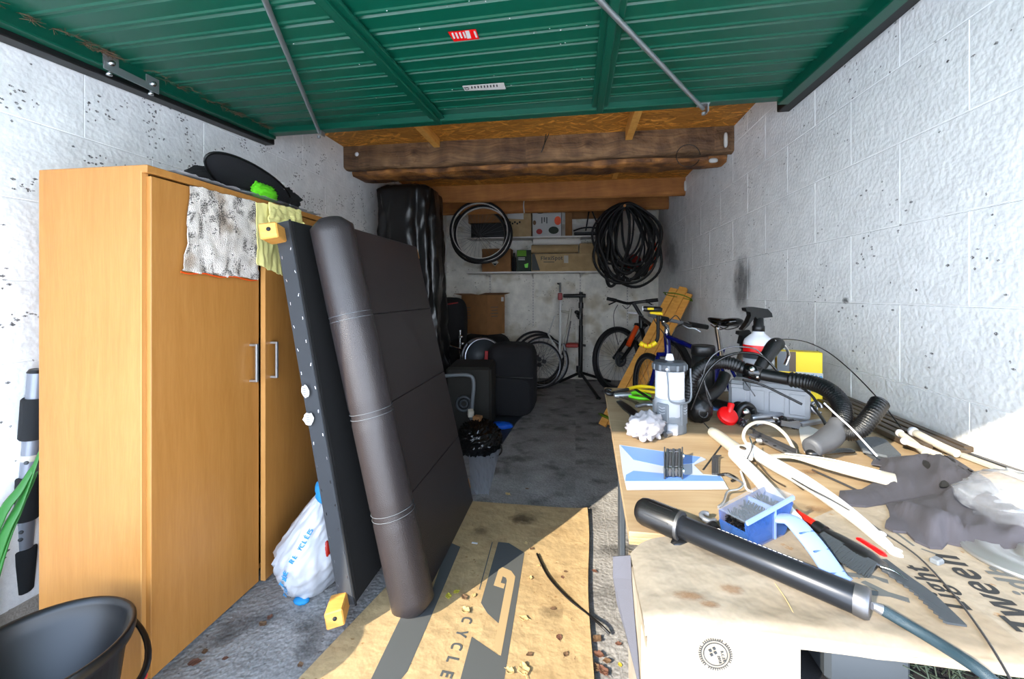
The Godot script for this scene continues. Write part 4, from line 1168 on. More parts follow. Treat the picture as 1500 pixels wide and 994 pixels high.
func pump() -> void:
	var a := T(943, 748, 0.028); var b := T(1270, 884, 0.022)
	var t := thing("floor_pump", "black mini track pump with fabric hose lying across the bench front", "pump", (a + b) / 2 - Vector3(0, 0.022, 0))
	var d := (b - a).normalized()
	var L := a.distance_to(b)
	part("barrel", Mb.new().tube([a + d * L * 0.2, a + d * L * 0.205, b - d * 0.004, b], [0.0165, 0.0175, 0.0175, 0.016], 28), M.pump_steel, t)
	part("handle", Mb.new().tube([a - d * 0.012, a - d * 0.010, a - d * 0.004, a + d * 0.004, a + d * L * 0.19, a + d * L * 0.205], [0.010, 0.015, 0.0205, 0.0225, 0.0225, 0.0215], 28), M.dark_paint, t, true, "ribbed black handle")
	var s := d.cross(Vector3.UP).normalized()
	for k in 5:
		var an := 0.3 + 0.55 * k
		var o := (s * cos(an) + Vector3.UP * sin(an)) * 0.0222
		part("grip_rib", Mb.new().bar(a + d * 0.012 + o, a + d * (L * 0.18) + o, 0.003, 0.0022, o), M.black_plastic, t)
	part("collar", Mb.new().tube([a + d * L * 0.205, a + d * L * 0.222], 0.0222, 24), M.dull_steel, t)
	part("end_cap", Mb.new().tube([b - d * 0.012, b - d * 0.001, b + d * 0.003], [0.0182, 0.0186, 0.0165], 24), M.dull_steel, t)
	var r := RandomNumberGenerator.new(); r.seed = 77
	var gf := Mb.new()
	for k in 18:
		var f := 0.40 + 0.021 * k
		var o := (-s * 0.55 + Vector3.UP * 0.835).normalized()
		gf.bar(a + d * L * f + o * 0.0175, a + d * (L * f + 0.004) + o * 0.0175, r.randf_range(0.003, 0.006), 0.0006, o)
	part("worn_lettering", gf, M.paper, t, true, "worn white lettering")
	var fz: Vector3 = T(985, 797, 0.004); var fk := T(1048, 768, 0.010)
	part("foot_peg", Mb.new().tube([fz, fz.lerp(fk, 0.08), fk], [0.004, 0.0085, 0.0085], 12, false, 0.6), M.dark_paint, t)
	var hk := Mb.new()
	var hc := T(1037, 757, 0.012)
	hk.tube(circle(hc, 0.011, Vector3(0.1, 1, 0.1), 14, 0.4, 5.0), 0.0042, 8)
	part("hook", hk, M.satin_grey, t, true, "grey hose hook")
	var h := smooth([b + d * 0.004, T(1292, 893, 0.018), T(1330, 915, 0.012), T(1380, 945, 0.010), T(1440, 985, 0.010), T(1500, 1040, -0.01), T(1560, 1110, -0.06)], 6)
	part("hose_ferrule", Mb.new().tube([h[0], h[3], h[6]], [0.004, 0.005, 0.0062], 12), M.alloy, t)
	part("hose", Mb.new().tube(h.slice(6), 0.0062, 14), M.hose, t)

func chain_cleaner() -> void:
	var c := T(1108, 800, 0.0)
	var e := T(1170, 765, 0.0)
	var d := (e - c); d.y = 0
	var o0 := T(1100, 795, 0.002)
	var dx := (T(1178, 762) - T(1085, 800)); dx.y = 0
	dx = dx.normalized()
	var dz := dx.cross(Vector3.UP)
	var bs := Basis(dx, Vector3.UP, dz)
	var mid := T(1118, 792, 0.0) - dz * 0.012
	var t := thing("chain_cleaner", "translucent blue chain cleaning box with brushes inside and pale handle", "chain cleaner", mid)
	var prof := poly([[-0.058, 0.030], [-0.050, 0.006], [-0.032, 0.0], [0.030, 0.0], [0.042, 0.012], [0.046, 0.030], [0.060, 0.052], [0.056, 0.060], [-0.060, 0.046]])
	# walls of the trough: two side plates, floor and ends
	for z in [-0.024, 0.021]: part("side_wall", Mb.new().prism(prof, 0.003, Transform3D(bs, mid + bs * Vector3(0, 0.002, z))), M.clear_blue, t)
	for k: int in prof.size() - 3:
		var a := prof[k]; var b := prof[k + 1]
		part("trough", Mb.new().bar(mid + bs * Vector3((a.x + b.x) / 2, (a.y + b.y) / 2 + 0.002, -0.024), mid + bs * Vector3((a.x + b.x) / 2, (a.y + b.y) / 2 + 0.002, 0.024), 0.003, a.distance_to(b), bs * Vector3((b - a).x, (b - a).y, 0)), M.clear_blue, t)
	part("lid", Mb.new().prism(poly([[-0.062, 0.048], [0.060, 0.063], [0.060, 0.066], [-0.062, 0.051]]), 0.05, Transform3D(bs, mid + bs * Vector3(0, 0.002, -0.025))), M.clear_pane, t, true, "clear lid")
	part("divider", Mb.new().box(mid + bs * Vector3(0.012, 0.03, 0.0), Vector3(0.004, 0.052, 0.05), bs), M.pale_blue, t)
	part("rim", Mb.new().bar(mid + bs * Vector3(-0.06, 0.049, 0.025), mid + bs * Vector3(0.06, 0.063, 0.025), 0.004, 0.006), M.pale_blue, t)
	part("solvent", Mb.new().box(mid + bs * Vector3(-0.006, 0.010, 0), Vector3(0.06, 0.012, 0.04), bs, 0.004), M.card_blue, t, true, "blue cleaning fluid")
	for x in [[-0.038, 0.036, 0.016], [-0.005, 0.040, 0.016], [0.03, 0.046, 0.014]]:
		var br := Mb.new()
		var r := RandomNumberGenerator.new(); r.seed = int(x[0] * 1000) + 99
		var bc := mid + bs * Vector3(x[0], x[1], 0)
		br.tube([bc - dz * 0.018, bc + dz * 0.018], 0.006, 10)
		for k in 130:
			var an := r.randf() * TAU
			var p := bc + dz * r.randf_range(-0.018, 0.018)
			br.bar(p, p + bs * Vector3(cos(an), sin(an), 0) * x[2], 0.0011, 0.0011)
		part("rotary_brush", br, M.black_plastic, t)
	var hp := [mid + bs * Vector3(0.02, 0.038, 0.024), T(1160, 762, 0.042), T(1182, 785, 0.034), T(1203, 812, 0.022), T(1226, 845, 0.008), T(1240, 857, 0.004)]
	part("handle", Mb.new().tube(smooth(hp, 5), 0.0165, 16, false, 0.34, Vector3(0, 1, 0)), M.pale_blue, t, true, "pale blue ribbed handle")
	for k in 3:
		var q: Vector3 = hp[k + 2]
		part("handle_rib", Mb.new().bar(q + Vector3(-0.012, 0.0055, 0.004), q + Vector3(0.012, 0.0055, -0.006), 0.0022, 0.0015), M.clear_blue, t)
	part("latch", Mb.new().tube(smooth([T(1078, 788, 0.003), T(1090, 776, 0.014), T(1097, 772, 0.016), T(1101, 776, 0.014)], 4), 0.0010, 6), M.chrome, t, true, "bent wire latch")

func brushes() -> void:
	# gear brush: red bristles, black body, long curved toothed scraper
	var t := thing("gear_brush", "black bicycle cleaning brush with red bristles and a curved toothed scraper", "brush", T(1245, 805))
	var a := T(1195, 770, 0.020); var b := T(1292, 826, 0.016)
	part("ferrule", Mb.new().tube([a, a.lerp(b, 0.16)], [0.011, 0.010], 14, false, 0.8), M.black_plastic, t)
	part("body", Mb.new().tube(smooth([a.lerp(b, 0.14), a.lerp(b, 0.3), a.lerp(b, 0.6), a.lerp(b, 0.9), T(1305, 832, 0.006)], 4), [0.009, 0.010, 0.011, 0.012, 0.0135, 0.0145, 0.015, 0.0155, 0.016, 0.016, 0.015, 0.0145, 0.013, 0.012, 0.010, 0.008, 0.006], 14, false, 0.4, Vector3.UP), M.dark_paint, t)
	var r := RandomNumberGenerator.new(); r.seed = 5
	var red := Mb.new()
	var rd := (a - b).normalized()
	for k in 120:
		var p := a + Vector3(r.randf_range(-0.008, 0.008), r.randf_range(-0.006, 0.006), r.randf_range(-0.008, 0.008))
		red.bar(p, p + (rd + Vector3(r.randf_range(-0.12, 0.12), r.randf_range(-0.15, 0.1), r.randf_range(-0.12, 0.12))) * r.randf_range(0.03, 0.042), 0.0010, 0.0010)
	part("red_bristles", red, M.dull_red, t)
	var bl := Mb.new()
	for k in 420:
		var f := r.randf_range(0.22, 1.0)
		var p := a.lerp(b, f) + Vector3(0, 0.004, 0)
		var sd := rd.cross(Vector3.UP).normalized() * (1.0 if T(1240, 830).distance_to(p + rd.cross(Vector3.UP)) < T(1240, 830).distance_to(p) else -1.0)
		bl.bar(p + sd * 0.010, p + sd * r.randf_range(0.032, 0.042) + Vector3(0, -0.012, 0) + rd * r.randf_range(-0.006, 0.006), 0.0012, 0.0012)
	part("bristles", bl, M.dark_grey, t)
	# curved toothed blade
	var mid := smooth([T(1286, 818, 0.012), T(1318, 842, 0.012), T(1352, 866, 0.011), T(1378, 890, 0.011), T(1402, 913, 0.011)], 7)
	var up := []; var lo := []
	for k in mid.size():
		var f := float(k) / (mid.size() - 1)
		var d: Vector3 = (mid[mini(k + 1, mid.size() - 1)] - mid[maxi(k - 1, 0)]).normalized()
		var s := d.cross(Vector3.UP)
		var w := 0.0125 - 0.003 * f
		up.append(mid[k] - s * w)
		lo.append(mid[k] + s * (w + (0.003 if k % 2 else 0.0)))
	lo.reverse()
	part("scraper", Mb.new().slab(up + lo, Vector3(0, -0.0025, 0)), M.dark_grey, t, true, "dark toothed scraper blade")
	part("blade_back", Mb.new().tube(smooth([T(1285, 828, 0.014), T(1310, 836, 0.014), T(1330, 850, 0.013)], 4), [0.0006, 0.0014, 0.0018, 0.002, 0.002, 0.0018, 0.0014, 0.001, 0.0006], 6), M.chrome, t)
	one("red_tool_handle", Mb.new().tube([T(1256, 788, 0.006), T(1259, 790, 0.006), T(1293, 811, 0.006), T(1297, 814, 0.006)], [0.003, 0.006, 0.006, 0.003], 10, false, 0.6), M.red, "slim red plastic handle behind the black brush", "tool")

func white_parts() -> void:
	# bicycle fork: steerer, crown, two blades with dropouts
	var t := thing("bicycle_fork", "glossy white bicycle fork lying on the plywood behind the chain cleaner", "fork", T(1120, 700))
	var c := T(1084, 662, 0.020)
	part("steerer", Mb.new().tube([T(1043, 632, 0.016), T(1048, 635, 0.016), c], [0.0125, 0.0145, 0.0155], 20), M.dirty_white, t)
	part("crown", Mb.new().rock(c + Vector3(0.006, -0.001, 0.0), Vector3(0.032, 0.017, 0.024), Basis(Vector3.UP, 0.5), 18, 10, 0.8), M.white_paint, t)
	part("blade", Mb.new().tube(smooth([T(1074, 664, 0.018), T(1090, 680, 0.018), T(1112, 703, 0.018), T(1140, 735, 0.018), T(1165, 765, 0.022)], 4), 0.0115, 16, false, 1.3), M.white_paint, t)
	part("blade", Mb.new().tube(smooth([T(1096, 656, 0.02), T(1120, 672, 0.02), T(1180, 706, 0.018), T(1245, 752, 0.015), T(1292, 792, 0.012), T(1305, 803, 0.010)], 5), [0.012, 0.0125, 0.0125, 0.0125, 0.0125, 0.0125, 0.0125, 0.0125, 0.012, 0.012, 0.012, 0.0115, 0.011, 0.011, 0.0105, 0.010, 0.0095, 0.009, 0.0085, 0.008, 0.0075, 0.007, 0.0065, 0.006, 0.0055, 0.005], 16, false, 1.2), M.white_paint, t)
	var dc := T(1312, 808, 0.007)
	part("dropout", Mb.new().tube(circle(dc, 0.0085, Vector3(0.1, 1, 0.05), 16, -0.9, 3.9), 0.0036, 8), M.white_paint, t)
	part("eyelet", Mb.new().tube(circle(T(1292, 781, 0.012), 0.004, Vector3(0.1, 1, 0.05), 12), 0.0022, 6, true), M.white_paint, t)
	part("bore", Mb.new().lathe([[0, 0], [0.0075, 0], [0.0075, 0.0012], [0, 0.0012]], 16, at_to(T(1088, 656, 0.0365), Vector3(0.1, 1, 0.2))), M.bronze_bar, t, true, "dark brake bolt hole")
	# mudguard
	t = thing("mudguard", "cream white mudguard blade running from the fork to the grey shirt", "mudguard", T(1215, 690))
	var P := smooth([T(1128, 668, 0.016), T(1165, 668, 0.022), T(1215, 680, 0.024), T(1265, 692, 0.020), T(1312, 704, 0.016)], 5)
	var rr := []
	for k in P.size(): rr.append(lerpf(0.010, 0.030, smoothstep(0.0, 0.75, float(k) / (P.size() - 1))))
	part("blade", Mb.new().tube(P, rr, 20, false, 0.30, Vector3.UP), M.dirty_white, t)
	part("rib", Mb.new().tube(smooth([T(1150, 664, 0.028), T(1215, 672, 0.034), T(1290, 690, 0.028)], 5), 0.0016, 6), M.white_paint, t)
	for s in [[[1190, 688], [1230, 706], [1256, 718]], [[1130, 680], [1155, 700], [1176, 716]]]: part("stay", Mb.new().tube(smooth(TP(s, 0.004), 5), 0.0024, 8), M.dull_steel, t)
	# alloy plate on the right and clear bag
	t = thing("round_plate", "round grey metal plate partly under the dark shirt at the bench edge", "plate", T(1515, 822))
	part("disc", Mb.new().lathe([[0, 0.0], [0.078, 0.0], [0.080, 0.002], [0.080, 0.006], [0.077, 0.008], [0.062, 0.0085], [0.060, 0.011], [0.034, 0.012], [0.032, 0.009], [0.018, 0.009], [0.016, 0.018], [0, 0.019]], 48, Transform3D(Basis(), T(1515, 822, 0.006))), M.zinc, t)
	var nb := noise(2.5, 88, 3)
	one("clear_bag", Mb.new().blob(func(d):
		var s := 1.0 + 0.22 * nb.get_noise_3d(d.x * 2, d.y * 2, d.z * 2)
		return T(1500, 735, 0.052) + Vector3(d.x * 0.085, d.y * 0.045, d.z * 0.07) * s, 28, 16), M.clear_film, "clear plastic bag against the wall beyond the dark shirt", "bag")
	one("grey_nut", Mb.new().box(T(1372, 821, 0.009), Vector3(0.016, 0.008, 0.012), Basis(Vector3.UP, 0.5), 0.002), M.mid_grey, "small grey square nut alone on the printed cardboard", "nut")

func cloth_poly(P: Array, h: Callable, step: float, th: float, sd: int) -> Mb:     # cloth lying on the bench; P: outline in pixels, h(pixel): height
	var pg := PackedVector2Array()
	for k in P.size():
		var a := Vector2(P[k][0], P[k][1]); var b := Vector2(P[(k + 1) % P.size()][0], P[(k + 1) % P.size()][1])
		var n := maxi(1, int(a.distance_to(b) / step))
		for j in n: pg.append(a.lerp(b, float(j) / n))
	var all := PackedVector2Array(pg)
	var r := RandomNumberGenerator.new(); r.seed = sd
	var lo := Vector2(1e9, 1e9); var hi := -lo
	for p in pg: lo = lo.min(p); hi = hi.max(p)
	var y := lo.y
	while y < hi.y:
		var x := lo.x
		while x < hi.x:
			var p := Vector2(x, y) + Vector2(r.randf_range(-0.12, 0.12), r.randf_range(-0.12, 0.12)) * step
			if Geometry2D.is_point_in_polygon(p, pg):
				var near := 1e9
				for q in pg: near = minf(near, q.distance_squared_to(p))
				if near > step * step * 1.0: all.append(p)
			x += step
		y += step
	var tr := Geometry2D.triangulate_delaunay(all)
	var w := []
	for k in all.size():
		var p := all[k]
		var hh: float = h.call(p)
		if k >= pg.size():
			var near := 1e9
			for q in pg: near = minf(near, q.distance_squared_to(p))
			hh = lerpf(0.011, hh, smoothstep(0.0, 18.0, sqrt(near)))
		w.append(T(p.x, p.y, 0.0105) + Vector3(0, (hh - 0.0105) * 0.8 if k >= pg.size() else 0.0, 0))
	var b := Mb.new()
	var dn := Vector3(0, -th, 0)
	for i in range(0, tr.size(), 3):
		var m := (all[tr[i]] + all[tr[i + 1]] + all[tr[i + 2]]) / 3.0
		if not Geometry2D.is_point_in_polygon(m, pg): continue
		var A: Vector3 = w[tr[i]]; var B: Vector3 = w[tr[i + 1]]; var C: Vector3 = w[tr[i + 2]]
		if (B - A).cross(C - A).y < 0:
			var s := B; B = C; C = s
		b.t(A, B, C, 1); b.t(A + dn, C + dn, B + dn, 2)
	for k in pg.size():
		var A: Vector3 = w[k]; var B: Vector3 = w[(k + 1) % pg.size()]
		b.face([A, B, B + dn, A + dn], (B - A).cross(Vector3.UP) * (1 if Geometry2D.is_polygon_clockwise(pg) else -1))
	return b

func shirt() -> void:
	var n1 := noise(0.02, 51, 1); var n2 := noise(0.05, 52, 1); var n3 := noise(0.012, 53, 2)
	var h := func(p: Vector2) -> float:
		var w := n3.get_noise_2d(p.x, p.y) * 30.0
		var q := p.rotated(-0.42)
		var f1 := n1.get_noise_2d(q.x * 0.22, q.y * 1.5 + w)
		var q2 := p.rotated(-0.75)
		var f2 := n2.get_noise_2d(q2.x * 0.22, q2.y * 1.0 + w)
		return 0.015 + 0.016 * smoothstep(1270, 1400, p.x) + 0.015 * smoothstep(-0.3, 0.5, f1) + 0.008 * f2
	var t := thing("dark_shirt", "crumpled dark grey jersey cloth lying over the bench at the right wall", "cloth", T(1380, 740))
	part("cloth", cloth_poly([[1279, 673], [1300, 669], [1352, 665], [1392, 667], [1428, 690], [1450, 702], [1462, 716], [1470, 735], [1485, 745], [1530, 765], [1540, 800], [1500, 808], [1478, 814], [1455, 810], [1432, 802], [1405, 797], [1388, 793], [1380, 801], [1362, 800], [1340, 790], [1328, 778], [1308, 776], [1296, 770], [1298, 762], [1304, 756], [1302, 745], [1298, 737], [1312, 735], [1340, 730], [1374, 722], [1340, 728], [1300, 735], [1268, 740], [1242, 738], [1228, 730], [1230, 718], [1262, 716], [1280, 706], [1300, 699], [1290, 694], [1288, 686], [1292, 681], [1276, 678]], h, 4.5, 0.004, 3), M.grey_cloth, t)
	for e in [[1390, 684, 12, 4.5, 0.6], [1357, 688, 7, 3, 0.6], [1408, 697, 6, 2.5, 0.6], [1423, 707, 7, 3, 0.8], [1383, 720, 8, 3.5, 0.1]]:
		var P := []
		for k in 12:
			var a: float = TAU * k / 12
			var q := Vector2(cos(a) * e[2], sin(a) * e[3]).rotated(e[4])
			P.append(T(e[0] + q.x, e[1] + q.y, 0.0105) + Vector3(0, ((h.call(Vector2(e[0] + q.x, e[1] + q.y)) as float) - 0.0105) * 0.8 + 0.002, 0))
		part("hole", Mb.new().slab(P, Vector3(0, -0.001, 0)), M.black_cloth, t, true, "dark tear in the cloth")

func lantern_glove() -> void:
	var c := T(981, 630, 0.0)
	var t := thing("lantern", "grey and white battery camping lantern standing on the bench", "lantern", c)
	var X := Transform3D(Basis(), c)
	part("base", Mb.new().lathe([[0, 0], [0.046, 0.0], [0.048, 0.004], [0.0455, 0.045], [0.044, 0.050], [0, 0.05]], 12, X, TAU, true), M.mid_grey, t)
	part("lower_body", Mb.new().lathe([[0.043, 0.049], [0.0435, 0.052], [0.0425, 0.095], [0.041, 0.098], [0, 0.098]], 36, X), M.light_grey, t)
	for k in 4:
		var a := 0.9 + PI / 2 * k
		var bs := Basis(Vector3.UP, a)
		var pn := part("switch_panel", Mb.new().box(c + bs * Vector3(0.042, 0.056, 0), Vector3(0.008, 0.062, 0.036), bs, 0.003), M.mid_grey, t)
		for j in 3: part("chevron", Mb.new().bar(c + bs * Vector3(0.0465, 0.076 - 0.008 * j, -0.009), c + bs * Vector3(0.0465, 0.073 - 0.008 * j, 0.0), 0.002, 0.002).bar(c + bs * Vector3(0.0465, 0.076 - 0.008 * j, 0.009), c + bs * Vector3(0.0465, 0.073 - 0.008 * j, 0.0), 0.002, 0.002), M.light_grey, pn)
	part("foot_block", Mb.new().box(c + Vector3(-0.002, 0.016, 0.046), Vector3(0.03, 0.032, 0.012), Basis(), 0.003), M.light_grey, t)
	part("side_button", Mb.new().box(c + Vector3(-0.046, 0.03, 0.012), Vector3(0.006, 0.022, 0.012), Basis(), 0.002), M.dull_red, t, true, "dull red side button")
	part("diffuser", Mb.new().lathe([[0.0405, 0.097], [0.0405, 0.178], [0, 0.178]], 40, X), M.white_plastic, t, true, "white cylindrical diffuser")
	part("cap", Mb.new().lathe([[0.040, 0.176], [0.047, 0.178], [0.0485, 0.184], [0.048, 0.196], [0.043, 0.203], [0.020, 0.206], [0, 0.206]], 12, X, TAU, true), M.dark_grey, t)
	for k in 12:
		var bs := Basis(Vector3.UP, TAU * (k + 0.5) / 12)
		part("cap_rib", Mb.new().box(c + bs * Vector3(0.047, 0.188, 0), Vector3(0.004, 0.016, 0.007), bs, 0.001), M.mid_grey, t)
	part("top_button", Mb.new().lathe([[0, 0.205], [0.013, 0.205], [0.011, 0.215], [0.008, 0.224], [0, 0.225]], 18, X), M.white_plastic, t, true, "white top button")
	var hb := Basis(Vector3.UP, -0.35)
	part("bail_handle", Mb.new().tube(smooth([c + hb * Vector3(0.0, 0.186, 0.050), c + hb * Vector3(0.004, 0.14, 0.053), c + hb * Vector3(0.006, 0.105, 0.054), c + hb * Vector3(0.020, 0.094, 0.052), c + hb * Vector3(0.046, 0.092, 0.030), c + hb * Vector3(0.058, 0.105, 0.0), c + hb * Vector3(0.056, 0.186, 0.0)], 5), 0.0026, 8), M.mid_grey, t, true, "bent grey wire handle")
	part("pivot", Mb.new().lathe([[0, 0], [0.004, 0], [0.004, 0.003], [0, 0.004]], 10, at_to(c + hb * Vector3(0, 0.186, 0.049), hb * Vector3(0, 0, 1))), M.white_plastic, t)
	# crumpled glove
	var nb := noise(1.1, 61, 2)
	var g := T(945, 640, 0.0)
	t = thing("work_glove", "crumpled pale grey work glove in front of the lantern", "glove", g)
	var ax := (T(972, 628) - T(925, 646)); ax.y = 0; ax = ax.normalized()
	var bz := ax.cross(Vector3.UP)
	part("cuff_and_palm", Mb.new().blob(func(d):
		var s := 1.0 + 0.22 * nb.get_noise_3d(d.x * 2.0, d.y * 2.0, d.z * 2.0) + 0.34 * (0.25 - absf(nb.get_noise_3d(d.x * 1.0 + d.z * 1.3, d.y * 0.8, d.z * 1.6 - d.x * 0.8)))
		return g + Vector3(0, 0.030, 0) + ax * d.x * 0.066 * s + Vector3.UP * d.y * (0.038 if d.y > 0 else 0.028) * s + bz * d.z * 0.042 * s, 48, 28), M.glove_cloth, t)
	for e in [[-0.045, 0.012, 0.022, -0.03], [-0.03, 0.014, 0.036, 0.0], [-0.052, 0.02, -0.002, 0.01], [0.008, 0.011, 0.036, 0.012]]:
		var p0: Vector3 = g + ax * (e[0] * 0.5) + Vector3.UP * 0.024 + bz * e[2] * 0.5
		var p1: Vector3 = g + ax * e[0] + Vector3.UP * e[1] + bz * e[2]
		part("finger", Mb.new().tube(smooth([p0, p0.lerp(p1, 0.6) + Vector3.UP * 0.004, p1, p1 + ax * e[3] * 0.3 + bz * 0.004], 4), [0.012, 0.0125, 0.013, 0.013, 0.0125, 0.012, 0.0115, 0.011, 0.0105, 0.010, 0.0095, 0.008, 0.005], 12, false, 0.8), M.glove_cloth, t)
	one("silver_offcut", Mb.new().tube([T(975, 637, 0.007), T(985, 633, 0.007), T(988, 631, 0.007)], [0.007, 0.008, 0.005], 10), M.alloy, "small silver ferrule between glove and lantern", "ferrule")
	# backing card with folding multi tool
	var cd := thing("backing_card", "blue and white product backing card lying flat on the bench", "card", T(985, 690))
	part("card", Mb.new().slab(TP([[907, 651], [1028, 669], [1034, 672], [1016, 680], [1030, 694], [1056, 696], [1067, 715], [918, 716], [912, 690]], 0.0022), Vector3(0, -0.0018, 0)), M.card_pale, cd)
	for e in [[[909, 652], [1026, 669], [1016, 678], [970, 682], [928, 673]], [[917, 695], [928, 689], [985, 694], [1055, 697], [1060, 704], [916, 704]]]: part("printed_band", Mb.new().slab(TP(e, 0.0026), Vector3(0, -0.0004, 0)), M.card_blue, cd, true, "blue printed band")
	part("folded_edge", Mb.new().slab(TP([[916, 705], [1061, 705], [1067, 716], [918, 717]], 0.0032), Vector3(0, -0.0005, 0)), M.paper, cd)
	var mt := thing("multi_tool", "folding steel multi tool standing on the blue backing card", "multi tool", T(986, 692))
	for k in 5:
		var p := T(976.5 + 4.7 * k, 692, 0.014)
		var q := T(978 + 4.4 * k, 662, 0.018)
		part("tool_blade", Mb.new().bar(p, q, 0.0068, 0.020 - 0.003 * (k % 2), Vector3.UP, 0.0015), M.dull_steel if k % 2 else M.dark_grey, mt)
	part("body", Mb.new().bar(T(987, 690, 0.014), T(988.5, 664, 0.017), 0.036, 0.014, Vector3.UP, 0.001), M.dark_paint, mt)
	for v in [[689, 0.014], [667, 0.017]]: part("pivot_bolt", Mb.new().tube([T(973, v[0], v[1]), T(1000, v[0], v[1])], 0.0095, 12), M.chrome, mt)
	for u in [973.5, 999.5]: part("side_plate", Mb.new().bar(T(u, 694, 0.014), T(u, 661, 0.017), 0.003, 0.024, Vector3.UP, 0.0008), M.dark_grey, mt)
	for k in 4: one("hex_key", Mb.new().tube(smooth([T(1044 + k * 2.6, 694, 0.003), T(1044 + k * 2.4, 672, 0.006), T(1046 + k * 2.4, 668, 0.008), T(1050 + k * 2, 667, 0.008)], 3), 0.0022 - 0.0003 * (k % 2), 6), M.dull_steel, ["leftmost of four steel hex keys beside the backing card", "second from left of the four steel hex keys", "third from left of the four steel hex keys", "rightmost of the four steel hex keys by the fork"][k], "hex key", "hex keys beside the backing card")

func handlebar() -> void:
	var t := thing("handlebar", "black taped drop handlebar with brake hoods lying on the parts heap", "handlebar", V(0.55, TT, 1.3))
	var P := smooth(pts([[1010, 603, 1.42], [1007, 578, 1.42], [1016, 549, 1.42], [1040, 532, 1.42], [1070, 532, 1.41], [1103, 545, 1.38], [1150, 554, 1.33], [1190, 561, 1.28], [1216, 573, 1.23], [1232, 592, 1.19], [1234, 612, 1.165], [1226, 630, 1.15]]), 7)
	part("bar", Mb.new().tube(P, 0.0175, 16), M.black_plastic, t)
	# the wrapped tape: one turn after another, each lapping the last
	for seg in [[0, 32], [43, P.size() - 1]]:
		var rr := []; var Q := []
		for k in range(seg[0], seg[1]):
			for j in 3:
				Q.append((P[k] as Vector3).lerp(P[k + 1], j / 3.0)); rr.append(0.0188 + 0.0016 * j)
		part("bar_tape", Mb.new().tube(Q, rr, 18), M.bar_tape, t)
	var D := smooth(pts([[1228, 626, 1.15], [1240, 633, 1.14], [1258, 629, 1.135], [1274, 611, 1.145], [1289, 589, 1.17]]), 7)
	var Q := []; var rr := []
	for k in D.size() - 1:
		for j in 3:
			Q.append((D[k] as Vector3).lerp(D[k + 1], j / 3.0)); rr.append(0.0178 + 0.0014 * j)
	part("bar_tape", Mb.new().tube(Q, rr, 18), M.bar_tape, t)
	part("bar_plug", Mb.new().tube([D[-1], D[-1] + (D[-1] - D[-2]).normalized() * 0.004], [0.019, 0.014], 16), M.black_gloss, t)
	var L := smooth(pts([[1009, 598, 1.42], [1020, 592, 1.45], [1040, 580, 1.50], [1055, 565, 1.55], [1062, 548, 1.58]]), 6)
	part("bar_tape", Mb.new().tube(L, 0.0185, 16), M.bar_tape, t)
	# brake hoods with their levers
	var H := smooth(pts([[1229, 618, 1.16], [1222, 634, 1.145], [1208, 646, 1.12], [1194, 653, 1.10], [1187, 657, 1.09]]), 5)
	var hr := []
	for k in H.size(): hr.append([0.020, 0.0205, 0.0215, 0.0225, 0.0235, 0.0245, 0.025, 0.0255, 0.0255, 0.025, 0.0245, 0.024, 0.023, 0.0225, 0.0225, 0.0225, 0.0225, 0.0225, 0.022, 0.02, 0.013][mini(k, 20)])
	var hood := part("brake_hood", Mb.new().tube(H, hr, 20, false, 1.05), M.hood_rubber, t, true, "grey worn rubber brake hood")
	part("lever_pivot", Mb.new().rock(pz(1192, 664, 1.09), Vector3(0.018, 0.010, 0.012), Basis(), 12, 8), M.dark_paint, hood)
	part("brake_lever", Mb.new().tube(smooth([pz(1193, 664, 1.09), T(1215, 662, 0.018), T(1232, 660, 0.014), T(1250, 660, 0.011)], 5), [0.006, 0.007, 0.0075, 0.008, 0.008, 0.008, 0.008, 0.008, 0.0085, 0.009, 0.009, 0.010, 0.010, 0.010, 0.009, 0.006], 12, false, 0.55), M.black_gloss, hood)
	part("lever_spring", Mb.new().tube(smooth([pz(1203, 664, 1.09), T(1206, 672, 0.012), T(1200, 676, 0.01)], 4), 0.0025, 6), M.chrome, hood)
	var U := smooth(pts([[1108, 546, 1.385], [1116, 533, 1.40], [1126, 518, 1.42], [1136, 505, 1.44], [1146, 504, 1.45]]), 5)
	var h2 := part("brake_hood", Mb.new().tube(U, [0.016, 0.0165, 0.017, 0.0175, 0.018, 0.018, 0.0185, 0.019, 0.0195, 0.02, 0.0205, 0.021, 0.022, 0.022, 0.022, 0.022, 0.0215, 0.020, 0.018, 0.015, 0.008], 18), M.bar_tape, t, true, "black brake hood pointing up")
	part("brake_lever", Mb.new().tube(smooth(pts([[1134, 498, 1.43], [1150, 507, 1.44], [1155, 520, 1.45], [1150, 534, 1.45]]), 5), 0.007, 10, false, 0.5), M.chrome, h2)
	# stem clamp in the middle
	var c := pz(1103, 545, 1.38)
	var ax: Vector3 = (pz(1125, 549, 1.36) - pz(1080, 536, 1.405)).normalized()
	part("stem_clamp", Mb.new().tube([c - ax * 0.024, c - ax * 0.022, c + ax * 0.022, c + ax * 0.024], [0.019, 0.023, 0.023, 0.019], 20), M.black_gloss, t)
	part("clamp_bolt", Mb.new().lathe([[0, 0], [0.008, 0], [0.008, 0.006], [0.004, 0.009], [0, 0.009]], 10, at_to(pz(1101, 541, 1.355), Vector3(0, 0.4, 1))), M.chrome, t)
	part("clamp_bolt", Mb.new().lathe([[0, 0], [0.005, 0], [0.005, 0.006], [0, 0.007]], 10, at_to(pz(1109, 552, 1.355), Vector3(0, 0.2, 1))), M.chrome, t)

